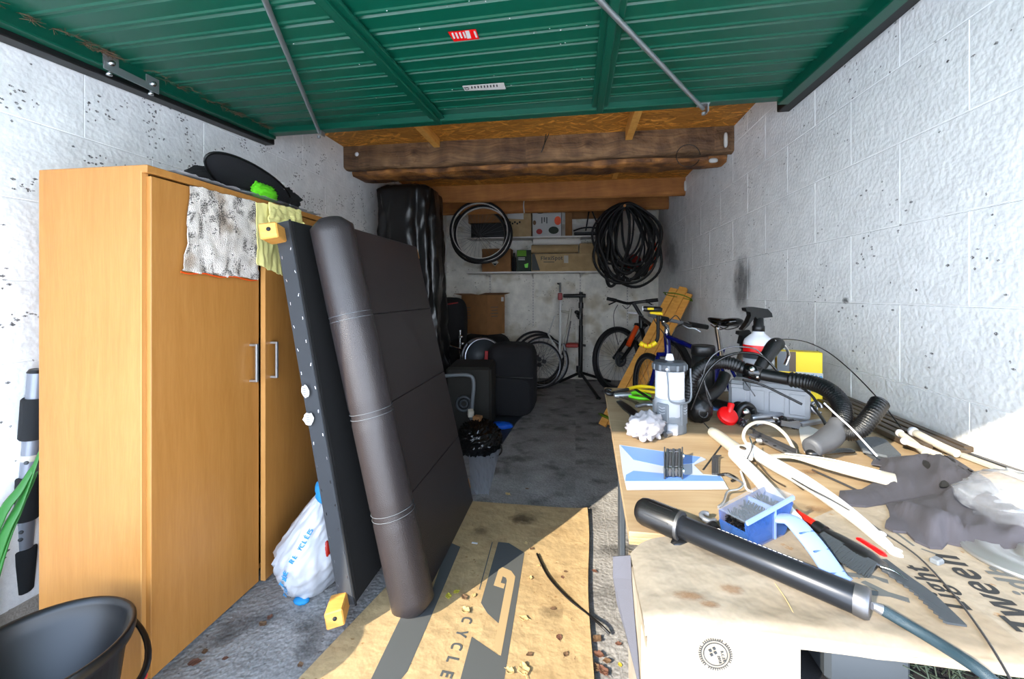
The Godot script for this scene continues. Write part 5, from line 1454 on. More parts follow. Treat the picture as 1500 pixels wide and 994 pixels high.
func bottles() -> void:
	# large spray bottle
	var p := pz(1111, 600, 1.70); p.y = TT
	var t := thing("spray_bottle", "large white spray bottle with red band and black trigger beside the wall", "spray bottle", p)
	var X := Transform3D(Basis(), p)
	part("body", Mb.new().lathe([[0, 0], [0.046, 0], [0.050, 0.006], [0.050, 0.218], [0.046, 0.232], [0.030, 0.247], [0.021, 0.254], [0.019, 0.262], [0, 0.262]], 32, X), M.white_plastic, t)
	var lb := part("label", Mb.new().lathe([[0.0505, 0.03], [0.0508, 0.03], [0.0508, 0.182], [0.0505, 0.182]], 32, X), M.dark_grey, t, true, "dark printed label")
	part("red_band", Mb.new().lathe([[0.0506, 0.183], [0.0510, 0.184], [0.0510, 0.212], [0.0506, 0.213]], 32, X), M.red, t, true, "red band")
	part("label_panel", Mb.new().lathe([[0.0509, 0.132], [0.0511, 0.132], [0.0511, 0.164], [0.0509, 0.164]], 32, X), M.light_grey, lb)
	for k in 2: part("print_line", Mb.new().lathe([[0.0509, 0.170 + 0.006 * k], [0.0512, 0.170 + 0.006 * k], [0.0512, 0.173 + 0.006 * k], [0.0509, 0.173 + 0.006 * k]], 12, Transform3D(Basis(Vector3.UP, -1.9 + 0.2 * k), p), 0.9), M.paper, lb)
	var col := p + Vector3(0, 0.262, 0)
	part("collar", Mb.new().lathe([[0.0, 0], [0.021, 0], [0.021, 0.018], [0.017, 0.022], [0.016, 0.05], [0, 0.05]], 20, Transform3D(Basis(), col)), M.black_plastic, t)
	var hb := Basis(Vector3.UP, 0.25)
	var hp := poly([[-0.056, 0.076], [-0.058, 0.086], [-0.03, 0.090], [0.028, 0.082], [0.044, 0.066], [0.047, 0.052], [0.020, 0.050], [-0.012, 0.046], [-0.022, 0.055], [-0.032, 0.040], [-0.046, 0.022], [-0.066, 0.004], [-0.070, 0.008], [-0.05, 0.032], [-0.038, 0.058], [-0.040, 0.070]])
	part("trigger_head", Mb.new().prism(hp, 0.026, Transform3D(hb, col + hb * Vector3(0, 0, -0.013))), M.black_plastic, t)
	# small spray bottle
	p = pz(1091, 600, 1.76); p.y = TT
	t = thing("spray_bottle", "small amber spray bottle with red label left of the large white one", "spray bottle", p)
	X = Transform3D(Basis(), p)
	part("body", Mb.new().lathe([[0, 0], [0.026, 0], [0.029, 0.004], [0.029, 0.15], [0.024, 0.17], [0.013, 0.18], [0.012, 0.19], [0, 0.19]], 26, X), M.bronze_bar, t)
	part("label", Mb.new().lathe([[0.0293, 0.02], [0.0296, 0.02], [0.0296, 0.125], [0.0293, 0.125]], 26, X), M.dark_grey, t)
	part("red_band", Mb.new().lathe([[0.0294, 0.125], [0.0298, 0.125], [0.0298, 0.148], [0.0294, 0.148]], 26, X), M.dull_red, t)
	part("trigger_head", Mb.new().prism(poly([[-0.016, 0.0], [0.016, 0.0], [0.014, 0.03], [0.018, 0.034], [0.020, 0.062], [0.012, 0.072], [-0.030, 0.068], [-0.032, 0.056], [-0.018, 0.05], [-0.026, 0.02], [-0.022, 0.018], [-0.014, 0.04]]), 0.02, Transform3D(hb, p + Vector3(0, 0.19, 0) + hb * Vector3(0, 0, -0.01))), M.black_plastic, t)
	# black lidded canister
	p = pz(1030, 590, 1.72); p.y = TT
	t = thing("canister", "matt black lidded canister behind the handlebar", "canister", p)
	X = Transform3D(Basis(), p)
	part("body", Mb.new().lathe([[0, 0], [0.038, 0], [0.041, 0.004], [0.041, 0.165], [0, 0.165]], 30, X), M.dark_paint, t)
	part("lid", Mb.new().lathe([[0.0395, 0.166], [0.0425, 0.168], [0.0425, 0.200], [0.039, 0.205], [0.034, 0.203], [0, 0.203]], 30, X), M.black_plastic, t)
	# biscuit box
	var a := pz(1138, 553, 1.74); var b := pz(1205, 553, 1.70)
	var dx := b - a; dx.y = 0
	var w := dx.length()
	dx = dx.normalized()
	var bs := Basis(dx, Vector3.UP, dx.cross(Vector3.UP))
	var h := pz(1172, 515, 1.72).y - TT
	var c := (a + b) / 2; c.y = TT
	c -= bs.z * 0.028
	t = thing("biscuit_box", "yellow and grey printed biscuit carton leaning near the right wall", "box", c)
	part("carton", Mb.new().box(c + Vector3(0, h / 2, 0), Vector3(w, h, 0.056), bs, 0.0015), M.yellow, t)
	part("printed_side", Mb.new().box(c + Vector3(0, h / 2 + 0.055, 0) + bs * Vector3(-w * 0.36, 0.0, 0.0283), Vector3(w * 0.27, h * 0.40, 0.0006), bs), M.mid_grey, t, true, "grey printed area")
	part("printed_side", Mb.new().box(c + Vector3(0, h / 2 + 0.055, 0) + bs * Vector3(-w * 0.15, 0.0, 0.0283), Vector3(w * 0.15, h * 0.40, 0.0005), bs), M.bronze_bar, t, true, "brown printed area")
	part("printed_strip", Mb.new().box(c + Vector3(0, h / 2 + 0.004, 0) + bs * Vector3(0.03, 0, 0.0283), Vector3(w * 0.6, 0.03, 0.0005), bs), M.paper, t)
	words("belVita", M.blue_ink, t, c + Vector3(0, h / 2 + 0.003, 0) + bs * Vector3(0.028, 0, 0.0290), bs.x, Vector3.UP, 0.019, true)
	# grey tool case
	a = pz(1066, 598, 1.55); b = pz(1186, 598, 1.44)
	dx = b - a; dx.y = 0
	w = dx.length(); dx = dx.normalized()
	bs = Basis(dx, Vector3.UP, dx.cross(Vector3.UP))
	c = (a + b) / 2; c.y = TT
	c -= bs.z * 0.05
	t = thing("tool_case", "grey moulded plastic tool case behind the handlebar", "case", c)
	part("shell", Mb.new().box(c + Vector3(0, 0.054, 0), Vector3(w, 0.106, 0.09), bs, 0.010), M.light_grey, t)
	for k in 4: part("moulded_panel", Mb.new().box(c + Vector3(0, 0.052, 0) + bs * Vector3(w * (-0.36 + 0.24 * k), 0, 0.0455), Vector3(w * 0.19, 0.066, 0.006), bs, 0.0025), M.light_grey, t)
	part("latch", Mb.new().box(c + Vector3(0, 0.094, 0) + bs * Vector3(-w * 0.25, 0, 0.046), Vector3(0.022, 0.03, 0.010), bs, 0.003), M.mid_grey, t)
	part("parting_line", Mb.new().box(c + Vector3(0, 0.096, 0), Vector3(w + 0.002, 0.002, 0.092), bs), M.dark_grey, t)
	# red stopper, black rubber ball
	p = T(1066, 620, 0.0)
	var d := Vector3(0.16, 0.62, 0.62)
	t = thing("red_stopper", "bright red plastic disc with stub handle beside the black rubber ball", "stopper", p)
	X = at_to(p + Vector3(0, 0.024, 0), d)
	part("disc", Mb.new().lathe([[0, -0.010], [0.026, -0.010], [0.030, -0.006], [0.030, -0.002], [0.027, 0.0], [0.029, 0.003], [0.029, 0.006], [0.024, 0.009], [0, 0.010]], 30, X), M.red, t)
	part("stub", Mb.new().tube([p + Vector3(0.006, 0.032, -0.006), p + Vector3(0.014, 0.058, -0.012), p + Vector3(0.0145, 0.060, -0.0125)], [0.0085, 0.010, 0.008], 16), M.red, t)
	var nb := noise(1.6, 33, 2)
	var bc := T(1023, 617, 0.0) + Vector3(0, 0.039, 0)
	t = thing("rubber_ball", "lumpy black rubber ball beside the lantern", "ball", bc - Vector3(0, 0.039, 0))
	part("ball", Mb.new().blob(func(q):
		var s := 1.0 + 0.10 * nb.get_noise_3d(q.x * 2, q.y * 2, q.z * 2) + 0.06 * (absf(sin(q.x * 7 + q.y * 3)) - 0.5)
		return bc + q * 0.041 * s, 36, 22), M.black_plastic, t)
	part("crease", Mb.new().tube(circle(bc + Vector3(0.004, -0.003, 0.037), 0.013, Vector3(0.1, 0.2, 1), 16), 0.0035, 6, true), M.black_plastic, t)

func tools_back() -> void:
	var t := thing("pliers", "combination pliers with silver jaws and lime green grips at the bench corner", "pliers", T(918, 578))
	part("jaw", Mb.new().tube([T(900, 579, 0.012), T(901, 579, 0.012), T(914, 578, 0.012), T(924, 578, 0.012)], [0.009, 0.012, 0.013, 0.011], 14, false, 0.8), M.zinc, t)
	part("grip", Mb.new().tube(smooth([T(922, 577, 0.013), T(932, 575, 0.013), T(942, 577, 0.012), T(953, 580, 0.011)], 4), [0.005, 0.006, 0.0075, 0.008, 0.0085, 0.0085, 0.008, 0.008, 0.0075, 0.007, 0.006, 0.005, 0.004], 12), M.lime, t, true, "lime green grip")
	part("grip", Mb.new().tube(smooth([T(922, 580, 0.010), T(935, 583, 0.009), T(952, 584, 0.009)], 4), 0.006, 12), M.lime, t, true, "lime green grip")
	t = thing("adjustable_wrench", "blackened wrench head at the back left corner of the bench", "wrench", T(893, 574))
	part("head", Mb.new().tube(circle(T(893, 574, 0.012), 0.016, Vector3(0.2, 1, 0.3), 18, 0.5, 5.6), 0.0075, 8), M.dark_paint, t)
	part("shaft", Mb.new().tube([T(899, 575, 0.012), T(920, 570, 0.012)], 0.0065, 10), M.dark_paint, t)
	t = thing("yellow_snips", "yellow handled snips lying behind the green pliers", "snips", T(940, 568))
	part("grip", Mb.new().tube(smooth([T(914, 571, 0.012), T(930, 567, 0.012), T(945, 566, 0.012), T(960, 568, 0.012)], 4), [0.004, 0.005, 0.0065, 0.007, 0.0075, 0.0078, 0.008, 0.008, 0.0075, 0.007, 0.0065, 0.006, 0.004], 12), M.yellow, t)
	part("grip", Mb.new().tube(smooth([T(934, 571, 0.010), T(948, 573, 0.010), T(962, 575, 0.010)], 4), 0.006, 12), M.yellow, t)
	one("black_file", Mb.new().bar(T(931, 570, 0.024), T(966, 592, 0.016), 0.013, 0.005, Vector3.UP, 0.001), M.dark_paint, "flat black bar resting across the green pliers", "bar")
	one("spanner", Mb.new().tube(smooth([T(907, 582, 0.006), T(914, 583, 0.006), T(930, 588, 0.006), T(944, 593, 0.006)], 3), [0.008, 0.008, 0.006, 0.005, 0.005, 0.005, 0.005, 0.005, 0.005, 0.004], 10, false, 0.5), M.bronze_bar, "small rusty spanner behind the lantern", "spanner")
	t = thing("folding_knife", "silver handled folding knife on the bench left of the lantern", "knife", T(948, 596))
	part("handle", Mb.new().tube(smooth([T(932, 595, 0.008), T(942, 592, 0.009), T(955, 592, 0.009), T(966, 594, 0.008)], 4), [0.006, 0.008, 0.0095, 0.010, 0.011, 0.011, 0.011, 0.011, 0.011, 0.011, 0.0105, 0.009, 0.007], 14, false, 0.7), M.alloy, t)
	part("pivot", Mb.new().tube([T(915, 582, 0.012), T(926, 587, 0.011), T(934, 592, 0.01)], 0.004, 8), M.bronze_bar, t)
	one("black_blade", Mb.new().slab(TP([[903, 587], [909, 585], [926, 596], [944, 612], [938, 614], [924, 611], [921, 604], [912, 597]], 0.006), Vector3(0, -0.005, 0)), M.dark_paint, "flat black plastic blade left of the lantern", "blade")
	# steel bars and pale tubes lying along the wall
	for k in 5:
		var a := T(1216 + 7 * k, 577 - 4 * k + 3 * k, 0.012); var b := T(1332 + 8 * k, 650 - 3.5 * k, 0.012)
		a.x = minf(a.x, 1.0); 
		a = V(0.885 + 0.028 * k, TT + 0.012 + 0.002 * (k % 2), 1.84 - 0.02 * (k % 3)); b = V(0.855 + 0.030 * k, TT + 0.010, 1.20 + 0.015 * ((k * 2) % 3))
		one("steel_bar", Mb.new().bar(a, b, 0.022, 0.014, Vector3.UP, 0.002), M.bronze_bar, ["steel bar lying furthest from the wall in the row of dark bars", "second dark steel bar from the bench side, along the wall", "middle one of the five dark steel bars along the wall", "second dark steel bar from the wall", "dark steel bar touching the right wall"][k], "bar", "steel bars along the wall")
	for e in [[[1318, 634], [1340, 650], [1356, 664], 0.008, "pale plastic tube with a round white tip ending on the dark bars"], [[1338, 632], [1372, 650], [1402, 664], 0.010, "clear plastic tube along the foot of the right wall"], [[1325, 646], [1350, 656], [1380, 668], 0.007, "thin pale rod beside the clear tube at the wall"]]:
		var P := smooth([T(e[0][0], e[0][1], 0.03), T(e[1][0], e[1][1], 0.02), T(e[2][0], e[2][1], 0.014)], 4)
		var o := thing("plastic_tube", e[4], "tube", P[4])
		part("tube", Mb.new().tube(P, e[3], 12), M.dirty_white, o)
		part("tip", Mb.new().rock(P[0], Vector3.ONE * (e[3] * 1.25), Basis(), 12, 8), M.white_plastic, o)
	for k in 2: one("wall_strip", Mb.new().bar(T(1398 + 8 * k, 662 - k, 0.006), V(0.955 + 0.03 * k, TT + 0.007, 0.98), 0.016, 0.010, Vector3.UP, 0.002), M.dull_steel if k else M.dirty_white, ["pale wooden strip at the foot of the wall above the dark shirt", "grey metal strip against the wall above the dark shirt"][k], "strip")
	# slates
	one("slate_piece", Mb.new().slab(TP([[1252, 641], [1283, 639], [1297, 643], [1320, 665], [1300, 667], [1264, 659]], 0.016), Vector3(0, -0.006, 0)), M.slate, "broken grey slate lying uppermost beside the handlebar end", "slate")
	one("slate_piece", Mb.new().slab(TP([[1268, 662], [1290, 660], [1322, 668], [1305, 673], [1282, 671]], 0.008), Vector3(0, -0.006, 0)), M.slate, "broken grey slate underneath the upper one, above the dark shirt", "slate")

func small_parts() -> void:
	# bicycle stem, brake calipers, seatpost, derailleurs, chain plate
	var t := thing("bicycle_stem", "black handlebar stem with an oval badge in front of the grey case", "stem", T(1065, 592))
	part("extension", Mb.new().tube([T(1046, 589, 0.022), T(1049, 590, 0.022), T(1080, 599, 0.022)], [0.012, 0.016, 0.016], 18), M.dark_paint, t)
	part("clamp", Mb.new().tube([T(1082, 594, 0.03), T(1083, 605, 0.014)], 0.018, 18), M.dark_paint, t)
	part("badge", Mb.new().tube(circle(T(1066, 599, 0.03), 0.008, Vector3(0.3, 0.5, 1), 20, 0, TAU, 0.45), 0.0008, 5, true), M.light_grey, t)
	one("blue_card", Mb.new().slab(TP([[1040, 590], [1084, 598], [1082, 603], [1040, 599]], 0.004), Vector3(0, -0.002, 0)), M.card_blue, "blue and white card under the black stem", "card")
	t = thing("brake_caliper", "black brake caliper with a chrome bolt beside the red stopper", "brake", T(1091, 615))
	part("arm", Mb.new().tube(smooth([T(1081, 612, 0.008), T(1083, 600, 0.03), T(1093, 593, 0.045), T(1103, 600, 0.03), T(1105, 612, 0.010)], 4), [0.007, 0.008, 0.010, 0.011, 0.012, 0.012, 0.012, 0.012, 0.012, 0.012, 0.012, 0.012, 0.011, 0.010, 0.009, 0.008, 0.007], 12), M.dark_paint, t)
	part("pivot_bolt", Mb.new().lathe([[0, 0], [0.010, 0], [0.010, 0.006], [0.005, 0.009], [0, 0.009]], 12, at_to(T(1092, 603, 0.036), Vector3(0, 0.4, 1))), M.chrome, t)
	part("pad_holder", Mb.new().box(T(1086, 616, 0.010), Vector3(0.02, 0.012, 0.03), Basis(Vector3.UP, 0.5), 0.003), M.dull_steel, t)
	t = thing("lever_clamp", "black and silver lever clamp on the front of the grey case", "clamp", T(1124, 604))
	part("block", Mb.new().box(T(1124, 598, 0.020), Vector3(0.046, 0.020, 0.022), Basis(Vector3.UP, -0.2), 0.004), M.dark_paint, t)
	part("plate", Mb.new().box(T(1124, 598, 0.024) + Vector3(0, 0, 0.013), Vector3(0.036, 0.012, 0.004), Basis(Vector3.UP, -0.2), 0.0015), M.alloy, t)
	part("knob", Mb.new().rock(T(1122, 591, 0.036), Vector3(0.012, 0.008, 0.010), Basis(), 12, 8), M.dark_paint, t)
	one("seatpost", Mb.new().tube([T(1101, 612, 0.012), T(1103, 612, 0.012), T(1144, 608, 0.012), T(1146, 608, 0.012)], [0.008, 0.011, 0.011, 0.008], 18), M.alloy, "polished alloy tube lying behind the brown cable loop", "tube")
	one("crank_arm", Mb.new().tube(smooth([T(1106, 622, 0.010), T(1120, 618, 0.010), T(1140, 617, 0.010), T(1152, 620, 0.010)], 4), [0.008, 0.009, 0.0095, 0.009, 0.008, 0.008, 0.008, 0.008, 0.008, 0.009, 0.010, 0.010, 0.008], 14, false, 0.6), M.chrome, "short chrome crank arm lying in front of the alloy tube", "crank")
	t = thing("chain_guide", "long silver plate with drilled holes below the brown cable loop", "plate", T(1130, 655))
	part("plate", Mb.new().bar(T(1100, 636, 0.010), T(1164, 667, 0.010), 0.020, 0.005, Vector3.UP, 0.001), M.alloy, t)
	part("edge", Mb.new().bar(T(1103, 632, 0.015), T(1168, 662, 0.015), 0.003, 0.014, Vector3.UP, 0.0008), M.dull_steel, t)
	for f in [0.2, 0.38, 0.58, 0.8]: part("hole", Mb.new().lathe([[0, 0], [0.004, 0], [0.004, 0.0008], [0, 0.0008]], 12, Transform3D(Basis(), T(1100, 636, 0.0127).lerp(T(1164, 667, 0.0127), f))), M.ink, t)
	part("stud", Mb.new().tube([T(1108, 645, 0.014), T(1116, 645, 0.016)], 0.007, 12), M.zinc, t)
	for e in [["derailleur", "black and silver derailleur inside the brown cable loop", 1145, 628, 0.3, "derailleur"], ["derailleur", "silver derailleur with a curved cage left of the wrapped bar", 1187, 606, 1.2, "derailleur"]]:
		var p := T(e[2], e[3], 0.0)
		var bs := Basis(Vector3.UP, e[4])
		t = thing(e[0], e[1], e[5], p)
		part("body", Mb.new().box(p + bs * Vector3(0, 0.022, 0), Vector3(0.034, 0.026, 0.022), bs * Basis(Vector3(0, 0, 1), 0.4), 0.006), M.dark_paint if e[4] < 1 else M.alloy, t)
		part("cage", Mb.new().prism(poly([[-0.008, -0.006], [0.012, -0.010], [0.05, -0.018], [0.058, -0.006], [0.05, 0.006], [0.02, 0.004], [-0.006, 0.010]]), 0.003, Transform3D(bs, p + bs * Vector3(-0.01, 0.022, 0.016))), M.alloy, t)
		part("cage", Mb.new().prism(poly([[-0.008, -0.006], [0.012, -0.010], [0.05, -0.018], [0.058, -0.006], [0.05, 0.006], [0.02, 0.004], [-0.006, 0.010]]), 0.003, Transform3D(bs, p + bs * Vector3(-0.01, 0.022, -0.004))), M.dull_steel, t)
		for q in [[0.0, 0.022], [0.038, 0.012]]:
			var w := Mb.new()
			for k in 11: w.box(p + bs * (Vector3(q[0], q[1], 0.006) + Vector3(cos(TAU * k / 11), sin(TAU * k / 11), 0) * 0.011), Vector3(0.005, 0.003, 0.004), bs * Basis(Vector3(0, 0, 1), TAU * k / 11))
			w.tube([p + bs * Vector3(q[0], q[1], 0.003), p + bs * Vector3(q[0], q[1], 0.009)], 0.010, 14)
			part("jockey_wheel", w, M.black_plastic, t)
		part("barrel_adjuster", Mb.new().tube([p + bs * Vector3(-0.016, 0.03, 0), p + bs * Vector3(-0.036, 0.036, 0.004)], [0.006, 0.004], 10), M.chrome, t)
	t = thing("front_derailleur", "silver front derailleur with a black arm above the drop bar's hood", "derailleur", T(1196, 590))
	part("band", Mb.new().tube(circle(T(1196, 597, 0.035), 0.017, Vector3(0.2, 0.3, 1), 20, 0, 5.4), 0.005, 8), M.alloy, t)
	part("arm", Mb.new().tube(smooth([T(1186, 592, 0.05), T(1192, 596, 0.045), T(1204, 612, 0.03), T(1210, 622, 0.02)], 4), 0.006, 10, false, 0.6), M.dark_paint, t)
	part("cage", Mb.new().bar(T(1172, 622, 0.008), T(1203, 616, 0.012), 0.016, 0.012, Vector3.UP, 0.002), M.alloy, t)
	var cp := thing("torn_paper", "torn cream paper lying in front of the silver derailleur", "paper", T(1188, 640))
	part("sheet", Mb.new().slab(TP([[1170, 625], [1180, 622], [1202, 630], [1204, 642], [1190, 662], [1178, 662], [1172, 640]], 0.004), Vector3(0, -0.001, 0)), M.paper, cp)
	# brown cable hoop
	one("cable_hoop", Mb.new().tube(smooth([T(1100, 672, 0.012), T(1096, 655, 0.02), T(1089, 640, 0.035), T(1094, 626, 0.055), T(1110, 618, 0.065), T(1132, 622, 0.06), T(1150, 636, 0.045), T(1160, 652, 0.022), T(1167, 664, 0.006)], 5), 0.0042, 10), M.dirty_white, "beige outer cable standing in a hoop on the bench", "cable")
	one("spring_clip", Mb.new().tube(smooth([T(1098, 640, 0.05), T(1102, 655, 0.035), T(1095, 672, 0.03), T(1098, 680, 0.025)], 4), 0.0018, 6), M.chrome, "thin wire clip hanging from the cable hoop", "clip")
	var sr := Mb.new()
	var r := RandomNumberGenerator.new(); r.seed = 12
	for k in 9: sr.tube(smooth([T(1085 + r.randf() * 12, 612 + r.randf() * 6, 0.004 + 0.004 * k), T(1080 + r.randf() * 12, 618 + r.randf() * 8, 0.004), T(1090 + r.randf() * 16, 622 + r.randf() * 8, 0.003)], 3), 0.0012, 5)
	one("spoke_bundle", sr, M.dull_steel, "bundle of thin steel spokes under the red stopper", "spokes")

func wires() -> void:
	for e in [
		[[[1041, 584, 1.40], [1031, 556, 1.40], [1034, 536, 1.40], [1046, 519, 1.40], [1066, 509, 1.40], [1090, 508, 1.40], [1108, 512, 1.40], [1118, 522, 1.395]], 0.0022, M.dull_steel, "silver brake cable arching highest above the taped bar"],
		[[[1012, 600, 1.38], [1022, 575, 1.38], [1034, 548, 1.38], [1052, 528, 1.38], [1075, 518, 1.385], [1100, 517, 1.39], [1120, 524, 1.39], [1140, 545, 1.38]], 0.0038, M.black_gloss, "thick black outer cable arching over the taped bar"],
		[[[1088, 556, 1.36], [1115, 563, 1.36], [1145, 577, 1.34], [1175, 592, 1.32]], 0.0035, M.black_gloss, "black cable running from the clamp down to the silver derailleur"],
		[[[1150, 553, 1.35], [1172, 566, 1.33], [1190, 580, 1.30], [1200, 596, 1.28]], 0.0038, M.black_plastic, "short black cable hanging under the right half of the bar"],
		[[[1207, 590, 1.16], [1225, 607, 1.14], [1250, 630, 1.12], [1285, 668, 1.09]], 0.0022, M.white_plastic, "white inner cable stretched across the grey brake hood"],
		[[[1137, 497, 1.46], [1160, 497, 1.60], [1185, 502, 1.68], [1215, 517, 1.66], [1250, 546, 1.55], [1290, 588, 1.45], [1320, 626, 1.38], [1340, 648, 1.34]], 0.0018, M.black_plastic, "long thin black cable arching in front of the right wall"],
		[[[1090, 556, 1.39], [1094, 563, 1.36], [1102, 574, 1.34], [1106, 580, 1.34]], 0.0016, M.dull_steel, "loose wire dangling under the stem clamp"],
		[[[1028, 548, 1.385], [1032, 560, 1.38], [1036, 580, 1.385], [1042, 596, 1.39]], 0.0016, M.dull_steel, "loose silver wire hanging beside the left hood"]]:
		one("cable", Mb.new().tube(smooth(pts(e[0]), 7), e[1], 7), e[2], e[3], "cable")
	for e in [
		[[[1160, 700, 0.03], [1186, 715, 0.033], [1215, 730, 0.03], [1252, 752, 0.022], [1295, 780, 0.012], [1345, 815, 0.008], [1395, 868, 0.008], [1440, 928, 0.008], [1480, 994, 0.008], [1495, 1030, -0.01]], 0.0014, M.dull_steel, "long thin steel wire crossing the carton lid to the front edge"],
		[[[1098, 664, 0.02], [1112, 680, 0.006], [1130, 700, 0.004], [1150, 712, 0.004]], 0.002, M.bronze_bar, "brown wire lying between the blades of the white fork"],
		[[[1106, 664, 0.012], [1125, 672, 0.006], [1140, 685, 0.004], [1160, 692, 0.004], [1172, 700, 0.004]], 0.0025, M.dull_steel, "grey cable between the white fork and mudguard"],
		[[[1060, 694, 0.004], [1075, 700, 0.012], [1088, 708, 0.014], [1082, 716, 0.012], [1066, 720, 0.008], [1060, 735, 0.006], [1052, 742, 0.004]], 0.0022, M.zinc, "bent zinc wire hook beside the chain cleaning box"],
		[[[1085, 690, 0.004], [1090, 705, 0.012], [1094, 716, 0.012], [1102, 720, 0.006]], 0.0022, M.white_plastic, "short white cable end beside the fork blade"],
		[[[1052, 696, 0.003], [1066, 694, 0.006], [1078, 700, 0.004], [1072, 704, 0.003]], 0.003, M.dark_paint, "small black cable clip at the corner of the blue card"]]:
		one("wire", Mb.new().tube(smooth(TP(e[0]), 6), e[1], 6), e[2], e[3], "wire")

func back_end() -> void:
	shelves()
	hanging()
	left_heap()
	loose_wheels()
	work_stand()
	planks()
	mountain_bike()
	blue_bike()

func carton(n: String, u0: float, u1: float, vt: float, zd: float, y0: float, d: float, m: Material, label: String, cat := "box", group := "") -> Node3D:
	var a := pz(u0, 400, zd); var b := pz(u1, 400, zd)
	var h := pz((u0 + u1) / 2, vt, zd).y - y0
	var c := Vector3((a.x + b.x) / 2, y0, -zd - d / 2)
	var t := thing(n, label, cat, c, group)
	part("carton", Mb.new().box(c + Vector3(0, h / 2, 0), Vector3(b.x - a.x, h, d), Basis(), 0.002), m, t)
	return t
func on_front(u: float, v: float, zd: float, off := 0.001) -> Vector3: return pz(u, v, zd - off)
func patch(n: String, t: Node3D, q: Array, zd: float, m: Material, off := 0.0012, label := "") -> void:
	var P := []
	for p in q: P.append(pz(p[0], p[1], zd - off))
	part(n, Mb.new().slab(P, Vector3(0, 0, -0.0006)), m, t, true, label)

